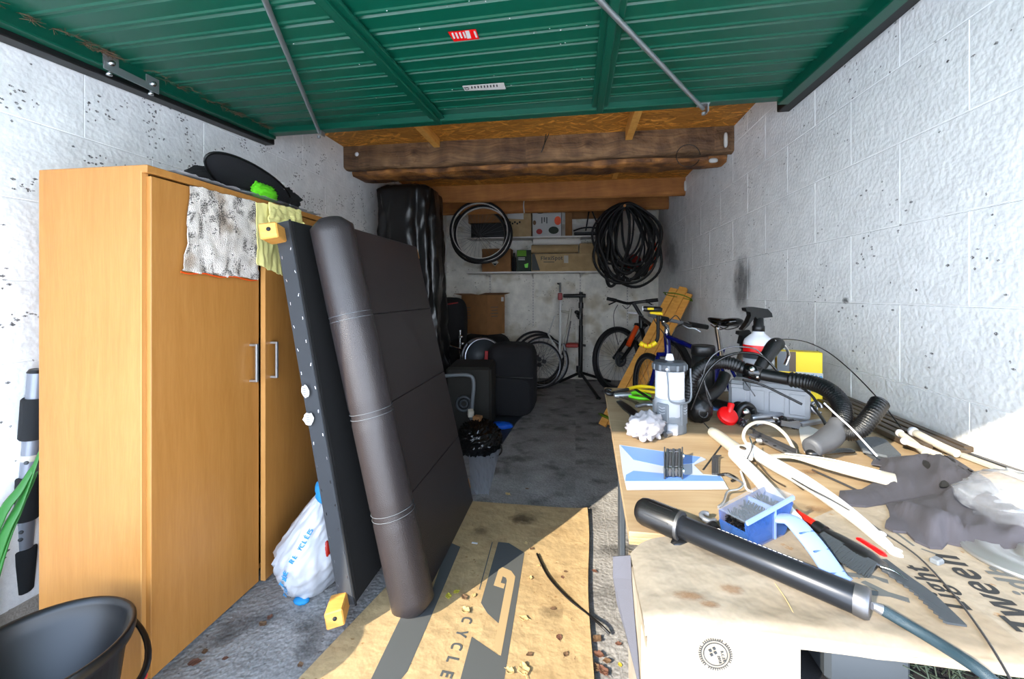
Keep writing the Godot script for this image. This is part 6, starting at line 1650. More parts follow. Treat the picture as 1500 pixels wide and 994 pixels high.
func shelves() -> void:
	var zf := 5.33
	var yt := pz(780, 346, zf).y; var yb := pz(820, 397, zf).y
	for e in [[684, 876, yt, "upper white shelf on the back wall"], [683, 956, yb, "lower white shelf on the back wall"]]:
		var a := pz(e[0], 400, zf); var b := pz(e[1], 400, zf)
		one("wall_shelf", Mb.new().box(Vector3((a.x + b.x) / 2, e[2] - 0.009, -(zf + ZB) / 2 + 0.002), Vector3(b.x - a.x, 0.018, ZB - zf - 0.006), Basis(), 0.002), M.white_shelf, e[3], "shelf")
	for u in [718, 781, 850, 919]:
		var p := pz(u, 400, ZB - 0.008)
		var x := p.x
		var lo: float = pz(u, 478, ZB).y
		var t := thing("shelf_upright", ["slotted white shelf upright on the back wall behind the hanging tyres", "slotted white shelf upright on the back wall above the loose wheels", "slotted white shelf upright on the back wall behind the repair stand", "slotted white shelf upright on the back wall behind the inner tubes"][[718, 781, 850, 919].find(u)], "upright", Vector3(x, lo, -ZB + 0.006))
		part("channel", Mb.new().box(Vector3(x, (lo + yt + 0.1) / 2, -ZB + 0.006), Vector3(0.026, yt + 0.1 - lo, 0.012)), M.white_shelf, t)
		var sl := Mb.new()
		var y := lo + 0.02
		while y < yt:
			sl.box(Vector3(x, y, -ZB + 0.0125), Vector3(0.007, 0.018, 0.001)); y += 0.036
		part("slots", sl, M.mid_grey, t)
		for yy in [yt, yb]: part("bracket", Mb.new().prism(poly([[0, -0.018], [0.24, -0.018], [0.24, -0.028], [0.0, -0.07]]), 0.008, Transform3D(Basis(Vector3(0, 0, 1), Vector3(0, 1, 0), Vector3(-1, 0, 0)), Vector3(x + 0.004, yy, -ZB + 0.012))), M.white_shelf, t)
	var z := 5.35
	# upper shelf
	var t := carton("dark_box", 690, 738, 327, z, yt, 0.2, M.black_plastic, "flat dark box on the upper shelf seen through the hanging tyres")
	carton("wooden_tray", 686, 735, 312, z + 0.02, pz(710, 326, z).y + 0.001, 0.16, M.brown_carton, "brown tray stacked on the dark box on the upper shelf", "tray")
	t = carton("carton", 742, 778, 308, z, yt, 0.2, M.cardboard, "brown carton with a white paper tag on the upper shelf")
	patch("paper_tag", t, [[743, 311], [767, 310], [767, 321], [743, 320]], z, M.paper, 0.002, "white paper tag")
	for k in 5: patch("printed_mark", t, [[746 + 3.5 * k, 324 + (k % 2) * 2], [748.5 + 3.5 * k, 324 + (k % 2) * 2], [748.5 + 3.5 * k, 326.5 + (k % 2) * 2], [746 + 3.5 * k, 326.5 + (k % 2) * 2]], z, M.ink)
	one("paper_strip", Mb.new().tube(smooth([pz(768.5, 290, 4.94), pz(767, 300, 4.94), pz(768, 312, 4.94)]), 0.007, 8, false, 0.1), M.paper, "narrow white paper strip hanging from the back beam over the carton", "paper")
	t = carton("recipe_box", 780, 822, 308, z, yt, 0.2, M.paper, "white box printed with food dishes on the upper shelf")
	for e in [[817, 323, 5.0, 6.5, M.orange], [811, 337, 7.5, 5.5, M.dark_green], [791, 310.5, 6, 2.4, M.grey_ink], [790, 339, 4.5, 4, M.dull_red], [783, 326, 2.4, 3.4, M.leaf_brown], [811, 309.6, 5, 1.4, M.dull_red]]:
		var q := []
		for k in 16: q.append([clampf(e[0] + e[2] * cos(TAU * k / 16), 780.5, 821.5), clampf(e[1] + e[3] * sin(TAU * k / 16), 308.6, 345)])
		patch("printed_dish", t, q, z, e[4])
	for k in 3: patch("print_line", t, [[793 + 3.6 * k, 318], [794.6 + 3.6 * k, 318], [794.6 + 3.6 * k, 327 - 2 * (k % 2)], [793 + 3.6 * k, 327 - 2 * (k % 2)]], z, M.grey_ink)
	t = carton("brown_upright_board", 828, 838, 306, z, yt, 0.2, M.brown_carton, "narrow brown board standing on the upper shelf beside the food box", "board")
	var fr := thing("folding_rack", "thin black metal rack on the right end of the upper shelf", "rack", pz(855, 344, z))
	part("frame", Mb.new().tube(smooth([pz(840, 338, z), pz(852, 334, z), pz(866, 333, z), pz(878, 335, z)]), 0.02, 8, false, 0.5), M.black_steel, fr)
	for e in [[858, 338, 863, 308], [878, 335, 867, 308], [863, 308, 867, 308]]: part("bar", Mb.new().tube([pz(e[0], e[1], z), pz(e[2], e[3], z)], 0.009, 7), M.black_steel, fr)
	part("foot", Mb.new().box(pz(859, 342, z) , Vector3(0.30, 0.03, 0.1), Basis(), 0.006), M.black_steel, fr)
	carton("brown_crate", 838, 886, 308, z + 0.19, pz(860, 320, z + 0.19).y, 0.02, M.brown_carton, "dark brown board at the back of the upper shelf behind the rack", "board")
	# lower shelf
	t = carton("hazard_carton", 706, 748, 364, z, yb, 0.2, M.brown_carton, "brown carton with a black and white hazard diamond on the lower shelf")
	patch("hazard_diamond", t, [[725, 378.5], [730.5, 384], [725, 389.5], [719.5, 384]], z, M.paper)
	patch("hazard_mark", t, [[721.5, 385.6], [728.5, 385.6], [725, 389]], z, M.ink, 0.002)
	t = carton("green_carton", 757, 778, 366, z, yb, 0.18, M.dark_green, "small dark green printed carton on the lower shelf")
	patch("printed_panel", t, [[757.6, 366.5], [771, 366.5], [771, 375], [757.6, 375]], z, M.box_green)
	patch("printed_leaf", t, [[768, 387], [774, 385], [773, 392], [769, 392]], z, M.lime)
	for k in 2: patch("print_line", t, [[759, 377 + 2.5 * k], [769, 377 + 2.5 * k], [769, 378.3 + 2.5 * k], [759, 378.3 + 2.5 * k]], z, M.paper)
	one("dark_bottle", Mb.new().lathe([[0, 0], [0.024, 0], [0.026, 0.01], [0.026, 0.17], [0.012, 0.20], [0.012, 0.24], [0, 0.24]], 18, Transform3D(Basis(), Vector3(pz(752, 390, z).x, yb, -z - 0.06))), M.navy_cloth, "dark bottle between the hazard carton and the green carton", "bottle")
	t = carton("long_carton", 778.5, 880, 371, z, yb, 0.2, M.cardboard, "long brown furniture carton with a printed name on the lower shelf")
	words("FlexiSpot", M.grey_ink, t, pz(808, 378, z - 0.002), Vector3(1, 0, 0), Vector3.UP, 0.045, true)
	patch("print_line", t, [[796, 383], [812, 383], [812, 384], [796, 384]], z, M.grey_ink)
	for q in [[[826, 374], [832.5, 374], [832.5, 385], [826, 385]], [[823, 391], [830, 391], [830, 396], [823, 396]]]: patch("paper_label", t, q, z, M.tan_ink if q[0][1] > 380 else M.dirty_white)
	patch("printed_end", t, [[779, 372], [783, 371.6], [791, 396], [779, 396]], z, M.grey_ink)
	var yl := pz(830, 371, z).y
	one("cardboard_tube", Mb.new().tube([pz(778, 364, z - 0.01) + Vector3(0, 0, -0.06), pz(847, 363.5, z - 0.01) + Vector3(0, 0, -0.06)], 0.052, 20, false, 1.0), M.cardboard, "brown cardboard tube lying on the long carton", "tube")
	one("white_roll", Mb.new().tube([pz(780, 352.5, z) + Vector3(0, 0, -0.13), pz(851, 352, z) + Vector3(0, 0, -0.13)], 0.048, 20), M.white_shelf, "white paper roll under the upper shelf", "roll")
	carton("carton", 849, 884, 356, z, yl + 0.001, 0.18, M.cardboard, "short brown carton on the right end of the long carton")

func ring(b: Mb, c: Vector3, n: Vector3, r: float, tr: float, sides := 10, seg := 48, sq := 1.0) -> Mb: return b.tube(circle(c, r, n, seg, 0, TAU, sq), tr, sides, true)

func wheel(o: Node3D, c: Vector3, n: Vector3, r: float, tr: float, stripe: Material, nsp := 24, seed_ := 1) -> void:
	n = n.normalized()
	part("tyre", ring(Mb.new(), c, n, r - tr, tr), M.tyre_rubber, o)
	part("rim", ring(ring(Mb.new(), c + n * tr * 0.6, n, r - tr * 2.1, tr * 0.32, 6), c - n * tr * 0.6, n, r - tr * 2.1, tr * 0.32, 6), stripe, o)
	var sp := Mb.new()
	var x := n.cross(Vector3.UP).normalized()
	var y := n.cross(x)
	for k in nsp:
		var a := TAU * k / nsp
		var e := a + (0.5 if k % 4 < 2 else -0.5)
		var s := 1.0 if k % 2 else -1.0
		sp.tube([c + n * s * 0.022 + (x * cos(e) + y * sin(e)) * 0.02, c + (x * cos(a) + y * sin(a)) * (r - tr * 2.1)], 0.0013, 4)
	part("spokes", sp, M.dull_steel, o)
	part("hub", Mb.new().tube([c - n * 0.05, c - n * 0.03, c - n * 0.025, c - n * 0.02, c + n * 0.02, c + n * 0.025, c + n * 0.03, c + n * 0.05], [0.006, 0.008, 0.024, 0.014, 0.014, 0.024, 0.008, 0.006], 14), M.dull_steel, o)

func hanging() -> void:
	var c := pz(703, 338, 4.84)
	for e in [[703, 338, 4.84, 0.332, "foremost of the three bicycle tyres hanging in front of the shelves"], [708, 343, 4.90, 0.325, "middle of the three bicycle tyres hanging in front of the shelves"]]:
		c = pz(e[0], e[1], e[2])
		var t := thing("bicycle_tyre", e[4], "tyre", c - Vector3(0, e[3], 0), "tyres hung from the back beam")
		var n := Vector3(0.18, 0.02, 1)
		part("casing", ring(Mb.new(), c, n, e[3], 0.019, 12, 56), M.tyre_rubber, t)
		for k in [-1, 1]: part("reflective_stripe", ring(Mb.new(), c + n.normalized() * 0.0155 * k, n, e[3] - 0.0145, 0.005, 6, 56), M.white_shelf, t)
	c = pz(701, 345, 5.02)
	var w := thing("bicycle_wheel", "spoked bicycle wheel hanging behind the two hung tyres", "wheel", c - Vector3(0, 0.335, 0))
	wheel(w, c, Vector3(0.1, 0, 1), 0.34, 0.013, M.bronze_bar, 32)
	one("wall_peg", Mb.new().tube([pz(703, 296, 5.03), pz(703, 294, 4.80)], 0.012, 10), M.new_beam, "wooden peg on the back beam carrying the tyres", "peg")
	# inner tubes
	one("wall_peg", Mb.new().tube([pz(915, 303, 5.03), pz(915, 301, 4.52)], 0.014, 10), M.new_beam, "wooden peg on the back beam carrying the inner tubes", "peg")
	var r := RandomNumberGenerator.new(); r.seed = 23
	for k in 21:
		var top := pz(916 + r.randf_range(-3, 3), 297 + r.randf_range(0, 5), 4.54 + 0.020 * k)
		var hw: float = [0.31, 0.29, 0.22, 0.30, 0.16, 0.27, 0.10, 0.25, 0.30, 0.19, 0.28, 0.13, 0.31, 0.24, 0.30, 0.07, 0.27, 0.18, 0.23, 0.12, 0.26][k]; var hh := r.randf_range(0.32, 0.43)
		var P := []
		var ph1 := r.randf() * TAU
		var tilt := r.randf_range(-0.2, 0.2)
		for j in 44:
			var a := TAU * j / 44
			var wob := 1.0 + 0.06 * sin(3 * a + ph1) + 0.04 * sin(5 * a + ph1 * 2)
			var yy := -hh + hh * cos(a)
			var ww := hw * sin(a) * (1.0 if cos(a) < 0 else (0.62 + 0.38 * pow(absf(sin(a)), 1.2)) )
			P.append(top + Basis(Vector3(0, 0, 1), tilt) * Vector3(ww * wob + (0.03 * sin(ph1) * (1 - cos(a))), yy, 0.003 * sin(a * 2 + ph1)))
		var t := thing("inner_tube", "limp black inner tube in the bunch hanging at the right of the shelves", "inner tube", top - Vector3(0, 2 * hh, 0), "inner tubes hung in a bunch")
		part("tube", Mb.new().tube(P, r.randf_range(0.017, 0.027), 10, true, 0.5), M.rubber, t)
		part("valve", Mb.new().tube([P[20] as Vector3, (P[20] as Vector3) + Vector3(0, 0.035, 0.01)], 0.004, 6), M.zinc, t)
	var nb := noise(2.0, 44, 2)
	one("red_bag", Mb.new().blob(func(d): return V(pz(926, 372, 5.4).x, 0.0, 5.43) + Vector3(0, pz(926, 397, 5.33).y + 0.105, 0) + Vector3(d.x * 0.12, d.y * 0.105, d.z * 0.07) * (1.0 + 0.15 * nb.get_noise_3d(d.x * 2, d.y * 2, d.z * 2)), 24, 14), M.dull_red, "dull red bag on the lower shelf behind the inner tubes", "bag")
	one("orange_strap", Mb.new().tube(smooth([pz(958, 352, 5.34), pz(961, 366, 5.33), pz(961, 376, 5.32), pz(957, 388, 5.31), pz(947, 397, 5.31)]), 0.022, 10, false, 0.3), M.orange, "orange and yellow strap hanging at the right end of the lower shelf", "strap")

func left_heap() -> void:
	# tall bundle wrapped in black film
	var nf := noise(1.4, 71, 4)
	var t := thing("wrapped_bundle", "tall bundle wrapped in crumpled shiny black film behind the headboard", "bundle", V(-1.40, 0, 3.42))
	part("film", Mb.new().sheet(72, 70, func(u, v):
		var a: float = TAU * u + 0.4
		var y: float = 2.0 * (1.0 - v)
		var flare: float = 1.0 + 0.16 * smoothstep(0.45, 1.0, v) + 0.05 * v
		var c := Vector3(signf(cos(a)) * pow(absf(cos(a)), 0.55) * 0.215 * flare, 0, signf(sin(a)) * pow(absf(sin(a)), 0.55) * 0.22 * flare)
		var k: float = 0.030 * nf.get_noise_3d(cos(a) * 1.6, y * 0.8, sin(a) * 1.6) + 0.020 * absf(nf.get_noise_3d(cos(a) * 4.0 + y * 1.5, y * 1.2 + 5.0, sin(a) * 4.0)) + 0.012 * sin(a * 9.0 + 3.0 * nf.get_noise_1d(y)) * (0.4 + v)
		var closed := smoothstep(0.0, 0.02, v)
		return V(-1.365 + 0.06 * v, y, 3.44) + c * closed * (1.0 + k * 2.0) + c.normalized() * k * closed, 0.003), M.black_film, t)
	# dark holdall with a red zip
	t = thing("holdall", "dark navy holdall with a red zip behind the wrapped bundle", "bag", pz(660, 505, 4.55))
	part("body", Mb.new().rock(pz(658, 472, 4.45), Vector3(0.19, 0.27, 0.13), Basis(), 26, 16, 0.55), M.navy_cloth, t)
	part("zip", Mb.new().tube(smooth([pz(646, 447, 4.32), pz(658, 445, 4.31), pz(671, 443, 4.33)]), 0.014, 8, false, 0.5), M.dark_red, t, true, "red zip")
	part("base", Mb.new().box(Vector3(pz(658, 472, 4.45).x, 0.33, -4.45), Vector3(0.34, 0.66, 0.24), Basis(), 0.03), M.black_cloth, t)
	# open carton on a black case
	var z := 4.92
	t = thing("open_carton", "open brown cardboard carton perched on a black case by the back wall", "carton", pz(706, 488, z))
	var cc := pz(706, 488, z)
	var bs := Basis(Vector3.UP, -0.6)
	for e in [[Vector3(0, 0.225, 0.14), Vector3(0.44, 0.45, 0.005)], [Vector3(0, 0.225, -0.14), Vector3(0.44, 0.45, 0.005)], [Vector3(-0.22, 0.225, 0), Vector3(0.005, 0.45, 0.28)], [Vector3(0.22, 0.225, 0), Vector3(0.005, 0.45, 0.28)], [Vector3(0, 0.004, 0), Vector3(0.44, 0.005, 0.28)]]:
		part("panel", Mb.new().box(cc + bs * (e[0] as Vector3) + Vector3(0.0, 0, -0.05), e[1], bs), M.brown_carton, t)
	part("flap", Mb.new().box(cc + bs * Vector3(-0.29, 0.455, 0) + Vector3(0, 0, -0.05), Vector3(0.15, 0.005, 0.28), bs * Basis(Vector3(0, 0, 1), -0.12)), M.brown_carton, t)
	part("flap", Mb.new().box(cc + bs * Vector3(-0.02, 0.46, -0.20) + Vector3(0, 0, -0.05), Vector3(0.42, 0.005, 0.13), bs * Basis(Vector3(1, 0, 0), 0.2)), M.brown_carton, t)
	var fz := bs * Vector3(0, 0, 0.1432) + Vector3(0, 0, -0.05)
	for k in 5: part("print_line", Mb.new().box(cc + fz + bs * Vector3(-0.12, 0.30 - 0.03 * k, 0), Vector3(0.13 - 0.02 * (k % 3), 0.006, 0.001), bs), M.grey_ink, t)
	var fx := bs * Vector3(0.2232, 0, 0) + Vector3(0, 0, -0.05)
	for k in 4: part("print_line", Mb.new().box(cc + fx + bs * Vector3(0, 0.31 - 0.035 * k, 0.03), Vector3(0.001, 0.007, 0.12 - 0.02 * (k % 2)), bs), M.grey_ink, t)
	part("paper_label", Mb.new().box(cc + fx + bs * Vector3(0.0006, 0.40, -0.10), Vector3(0.001, 0.05, 0.04), bs), M.paper, t)
	t = thing("black_case", "rounded black instrument case under the open carton", "case", Vector3(cc.x + 0.02, 0, cc.z))
	part("shell", Mb.new().rock(Vector3(cc.x + 0.03, cc.y / 2, cc.z - 0.04), Vector3(0.30, cc.y / 2, 0.22), Basis(), 28, 16, 0.5), M.black_cloth, t)
	part("piping", Mb.new().tube(circle(Vector3(cc.x + 0.03, cc.y / 2, cc.z + 0.18), 0.27, Vector3(0, 0, 1), 30), 0.008, 6, true), M.black_plastic, t)
	# drum with chrome hoops
	var dc := pz(705, 522, 4.15)
	var ax := Vector3(0.45, 0.10, 1).normalized()
	t = thing("drum", "dark drum lying on its side with two chrome hoops and lugs", "drum", dc - Vector3(0, 0.19, 0))
	var X := Transform3D(basis_to(ax), dc)
	part("shell", Mb.new().lathe([[0, -0.08], [0.175, -0.08], [0.175, 0.08], [0, 0.08]], 40, X), M.black_plastic, t)
	for y in [-0.085, 0.085]: part("hoop", Mb.new().lathe([[0.172, y - 0.014], [0.186, y - 0.014], [0.186, y + 0.010], [0.190, y + 0.014], [0.172, y + 0.014]], 48, X), M.alloy, t, true, "chrome hoop")
	part("drum_head", Mb.new().lathe([[0, 0.082], [0.172, 0.082], [0.172, 0.084], [0, 0.085]], 40, X), M.dark_grey, t)
	for k in 8:
		var a := TAU * k / 8
		var q := X * Vector3(0.183 * cos(a), 0, -0.183 * sin(a))
		part("lug", Mb.new().tube([q - ax * 0.07, q + ax * 0.07], 0.006, 8).rock(q, Vector3.ONE * 0.013, Basis(), 8, 6), M.chrome, t)
	t = thing("drum_stand", "chrome drum hardware standing in the shadow beside the headboard", "stand", pz(655, 560, 4.0))
	for e in [[655, 560, 655, 488, 4.0], [674, 545, 674, 483, 4.1], [655, 505, 676, 512, 4.05]]: part("rod", Mb.new().tube([pz(e[0], e[1], e[4]), pz(e[2], e[3], e[4])], 0.011, 10), M.chrome, t)
	for e in [[655, 497, 4.0], [655, 510, 4.0], [675, 493, 4.1], [677, 503, 4.1]]: part("wing_nut", Mb.new().rock(pz(e[0], e[1], e[2]), Vector3(0.022, 0.015, 0.015), Basis(), 8, 6, 0.8), M.chrome, t)
	part("base", Mb.new().tube([Vector3(pz(655, 560, 4.0).x, 0.0, -4.0), pz(655, 555, 4.0)], 0.018, 10), M.black_steel, t)
	# big soft case standing
	var sc := ph(746, 612, 0)
	t = thing("soft_case", "large black padded case with a red tab standing on the garage floor", "case", sc)
	var nz := noise(1.8, 15, 2)
	part("body", Mb.new().blob(func(d):
		var p := Vector3(signf(d.x) * pow(absf(d.x), 0.42), signf(d.y) * pow(absf(d.y), 0.42), signf(d.z) * pow(absf(d.z), 0.5))
		return sc + Vector3(0, 0.325, -0.19) + Vector3(p.x * 0.225, p.y * 0.325, p.z * 0.19) * (1.0 + 0.03 * nz.get_noise_3d(p.x * 2, p.y * 2, p.z * 2)), 44, 30), M.navy_cloth, t)
	part("pocket", Mb.new().rock(sc + Vector3(0, 0.19, 0.005), Vector3(0.195, 0.17, 0.03), Basis(), 24, 14, 0.5), M.navy_cloth, t)
	part("zip", Mb.new().tube(smooth([sc + Vector3(-0.21, 0.37, 0.0), sc + Vector3(0, 0.365, 0.012), sc + Vector3(0.21, 0.36, 0.0)], 6), 0.006, 6), M.black_plastic, t)
	part("red_tab", Mb.new().bar(sc + Vector3(-0.205, 0.59, 0.0), sc + Vector3(-0.212, 0.46, 0.0), 0.03, 0.012, Vector3(0, 0, 1), 0.003), M.dark_red, t, true, "dark red tab")
	# olive case and grey tube handle
	var oc := ph(682, 640, 0)
	t = thing("equipment_case", "dark olive equipment case between headboard and the padded case", "case", oc)
	part("body", Mb.new().box(oc + Vector3(-0.02, 0.26, -0.30), Vector3(0.36, 0.52, 0.44), Basis(Vector3.UP, 0.1), 0.02), M.olive_cloth, t)
	part("dial", Mb.new().tube(circle(oc + Vector3(-0.03, 0.24, -0.06), 0.055, Vector3(0.1, 0, 1), 24), 0.012, 8, true), M.dark_grey, t)
	part("dial", Mb.new().tube(circle(oc + Vector3(-0.03, 0.24, -0.06), 0.028, Vector3(0.1, 0, 1), 20), 0.008, 8, true), M.dark_grey, t)
	t = thing("trolley_handle", "bent grey steel trolley handle in front of the olive case", "trolley", oc + Vector3(0, 0, 0.1))
	part("tube", Mb.new().tube(smooth([pz(646, 551, 3.2), pz(668, 549, 3.2), pz(684, 549, 3.2), pz(692, 553, 3.2), pz(694, 565, 3.2), pz(692, 590, 3.2), pz(688, 640, 3.2)], 5), 0.014, 12), M.mid_grey, t)
	part("foot", Mb.new().box(Vector3(pz(688, 640, 3.2).x, 0.012, -3.2), Vector3(0.06, 0.024, 0.05), Basis(), 0.004), M.black_plastic, t)
	part("post", Mb.new().tube([pz(688, 640, 3.2), Vector3(pz(688, 640, 3.2).x, 0.02, -3.2)], 0.014, 10), M.mid_grey, t)
	# glossy heap
	var hc := ph(697, 668, 0)
	var nh := noise(2.6, 37, 4)
	one("glossy_sack", Mb.new().blob(func(d):
		var s := 1.0 + 0.45 * absf(nh.get_noise_3d(d.x * 2.2, d.y * 2.2, d.z * 2.2)) + 0.22 * absf(nh.get_noise_3d(d.x * 6, d.y * 6, d.z * 6))
		return hc + Vector3(0.0, 0.085, -0.10) + Vector3(d.x * 0.135, maxf(d.y * 0.11, -0.085), d.z * 0.15) * s, 64, 40), M.black_gloss, "crumpled glossy black sack on the floor beside the headboard", "sack")
	one("cream_block", Mb.new().box(hc + Vector3(-0.075, 0.245, -0.16), Vector3(0.04, 0.05, 0.04), Basis(Vector3.UP, 0.4) * Basis(Vector3(1, 0, 0), 0.3), 0.004), M.dirty_white, "small cream block lying on top of the glossy black sack", "block")
	one("brown_block", Mb.new().box(hc + Vector3(-0.015, 0.215, -0.12), Vector3(0.055, 0.05, 0.05), Basis(Vector3.UP, -0.3), 0.003), M.brown_carton, "small brown box on the glossy black sack", "box")
	var bc := ph(735, 625, 0)
	one("blue_bag", Mb.new().blob(func(d):
		var s := 1.0 + 0.4 * absf(nh.get_noise_3d(d.x * 2.5 + 4, d.y * 2.5, d.z * 2.5))
		return bc + Vector3(0, 0.022, 0.03) + Vector3(d.x * 0.088, maxf(d.y * 0.026, -0.022), d.z * 0.06) * s, 36, 18), M.bag_blue, "crumpled bright blue plastic bag on the floor before the padded case", "bag")
	one("plastic_sheet", Mb.new().sheet(22, 22, func(u, v):
		var p := ph(lerpf(lerpf(686, 690, v), lerpf(735, 716, v), u), lerpf(652, 726, v), 0)
		return p + Vector3(0, 0.006 + 0.022 * absf(nh.get_noise_2d(u * 2.2, v * 2.2)), 0), 0.001), M.grey_film, "clear plastic sheet lying on the floor beyond the cardboard", "sheet")
	one("floor_cord", Mb.new().tube(smooth([ph(722, 640, 0.006), ph(732, 648, 0.006), ph(735, 660, 0.006), ph(728, 668, 0.006), ph(715, 672, 0.006)], 5), 0.005, 7), M.black_plastic, "thin black cord curling out from the glossy sack", "cord")
	one("floor_mat", Mb.new().slab([ph(735, 650, 0.006), ph(757, 617, 0.006), ph(783, 592, 0.006), ph(760, 580, 0.006), ph(700, 600, 0.006), ph(690, 660, 0.006)], Vector3(0, -0.005, 0)), M.dark_grey, "dark worn mat under the padded case", "mat")
	one("green_rag", Mb.new().rock(ph(664, 612, 0.08), Vector3(0.03, 0.08, 0.06), Basis(), 12, 8, 0.8), M.dark_green, "dark green cloth beside the headboard's far edge", "rag")

func loose_wheels() -> void:
	var k := 0
	for e in [[786, 526, 5.28, 0.325, [0.35, 0.14, 1.0], M.dull_steel, "rearmost of the four loose bicycle wheels leaning on the back wall"], [790, 529, 5.20, 0.31, [0.30, 0.12, 1.0], M.bronze_bar, "third loose bicycle wheel from the front, leaning on the back wall"], [797, 528, 5.10, 0.30, [0.25, 0.12, 1.0], M.alloy, "second loose bicycle wheel from the front, against the back wall"], [790, 537, 5.0, 0.275, [0.3, 0.10, 1.0], M.alloy, "foremost of the four loose bicycle wheels behind the padded case"]]:
		var c := pz(e[0], e[1], e[2])
		c.y = e[3] * 0.985
		var t := thing("bicycle_wheel", e[6], "wheel", c - Vector3(0, e[3], 0), "loose wheels by the back wall")
		wheel(t, c, Vector3(e[4][0], e[4][1], e[4][2]), e[3], 0.0125, e[5], 28, k)
		k += 1

func work_stand() -> void:
	var b := pz(850, 545, 5.2); b.y = 0
	var t := thing("repair_stand", "black bicycle repair stand with red clamp in front of the back wall", "stand", b)
	var top := pz(851, 430, 5.2)
	part("column", Mb.new().tube([Vector3(b.x, 0.10, b.z), Vector3(top.x, 0.72, top.z)], 0.026, 16), M.black_steel, t)
	part("column", Mb.new().tube([Vector3(top.x, 0.70, top.z), top + Vector3(0, 0.02, 0)], 0.021, 16), M.black_steel, t)
	for e in [[851, 447, 0.03], [850, 463, 0.032], [848, 540, 0.034]]:
		var p := pz(e[0], e[1], 5.2)
		part("collar", Mb.new().tube([p - Vector3(0, 0.035, 0), p + Vector3(0, 0.035, 0)], e[2], 14), M.dark_paint, t)
	part("knob", Mb.new().rock(pz(845, 457, 5.17), Vector3(0.03, 0.024, 0.024), Basis(), 10, 8), M.dark_paint, t)
	part("knob", Mb.new().rock(pz(846, 462, 5.17), Vector3(0.018, 0.02, 0.02), Basis(), 10, 8), M.dark_paint, t)
	part("arm", Mb.new().tube([pz(858, 433, 5.2), pz(835, 433, 5.2), pz(825, 433, 5.2)], 0.022, 14), M.black_steel, t)
	part("clamp", Mb.new().box(pz(820.5, 434, 5.2), Vector3(0.055, 0.085, 0.06), Basis(), 0.008), M.dark_red, t, true, "red clamp body")
	part("clamp_jaw", Mb.new().box(pz(820.5, 421, 5.2), Vector3(0.024, 0.12, 0.03), Basis(), 0.004), M.black_plastic, t)
	part("crank_handle", Mb.new().tube([pz(820, 416, 5.2), pz(817, 415, 5.15)], 0.01, 8), M.black_plastic, t)
	part("tool_tray", Mb.new().box(pz(838, 505, 5.18), Vector3(0.15, 0.045, 0.16), Basis(), 0.01), M.dull_red, t, true, "red tool tray")
	part("tray_knob", Mb.new().tube([pz(852, 505, 5.2), pz(858, 506, 5.2)], 0.014, 10), M.black_plastic, t)
	part("scale_strip", Mb.new().box(pz(846.5, 480, 5.165), Vector3(0.004, 0.22, 0.002)), M.paper, t)
	for e in [[820, 559], [893, 558], [877, 583]]:
		var f := ph(e[0], e[1], 0.012)
		part("leg", Mb.new().tube([Vector3(b.x, 0.16, b.z), f], 0.017, 10), M.black_steel, t)
		part("leg_foot", Mb.new().rock(f, Vector3(0.024, 0.014, 0.024), Basis(), 10, 6), M.rubber, t)
	# white frame clamped in it
	t = thing("bicycle_frame", "bare white bicycle frame hanging from the red clamp of the stand", "bicycle frame", pz(821, 524, 5.2))
	for e in [[821, 440, 820, 520, 0.015, M.white_paint], [820, 455, 836, 458, 0.014, M.dirty_white], [836, 452, 833, 470, 0.017, M.dirty_white], [833, 470, 821, 520, 0.012, M.dirty_white], [820, 520, 803, 489, 0.009, M.white_paint], [803, 489, 813, 462, 0.007, M.white_paint], [836, 470, 830, 503, 0.008, M.dull_steel]]:
		part("frame_tube", Mb.new().tube([pz(e[0], e[1], 5.12), pz(e[2], e[3], 5.12)], e[4], 10), e[5], t)
	part("bottom_bracket", Mb.new().tube([pz(819, 521, 5.16), pz(822, 522, 5.08)], 0.024, 14), M.chrome, t)
	part("derailleur", Mb.new().box(pz(827, 508, 5.1), Vector3(0.03, 0.09, 0.03), Basis(Vector3(0, 0, 1), 0.3), 0.006), M.dull_steel, t)

func planks() -> void:
	var a := V(0.27, 0.012, 3.52); var b := V(0.925, 1.13, 3.95)
	var d := (b - a).normalized()
	var s := Vector3(0.2, 0, -1.0); s = (s - d * s.dot(d)).normalized()
	s = d.cross(Vector3(-0.55, 0.25, 0.8)).normalized()
	var n := s.cross(d).normalized()
	var labels := ["leftmost pine board of the strapped bundle leaning in the corner", "middle pine board of the strapped bundle leaning in the corner", "rightmost pine board of the strapped bundle leaning in the corner", "narrow pine board on top of the strapped bundle in the corner"]
	for k in 4:
		var o: Vector3 = s * [-0.072, 0.0, 0.072, 0.03][k] + n * [0.0, 0.001, 0.0005, 0.0225][k] + d * [0.0, 0.03, -0.02, 0.01][k]
		one("pine_board", Mb.new().bar(a + o, b + o, 0.066 if k < 3 else 0.05, 0.020, n, 0.002), M.pine, labels[k], "board", "strapped pine boards")
	for f in [0.055, 0.945]:
		var c := a.lerp(b, f) + n * 0.010
		var P := []
		for e in [[-0.122, -0.016], [-0.122, 0.016], [-0.02, 0.046], [0.07, 0.046], [0.122, 0.016], [0.122, -0.016]]: P.append(c + s * e[0] + n * (e[1] + 0.004))
		one("green_strap", Mb.new().tube(P, 0.020, 6, true, 0.22), M.band_green, ["green strap round the foot of the leaning pine boards", "green strap round the top of the leaning pine boards"][0 if f < 0.5 else 1], "strap")

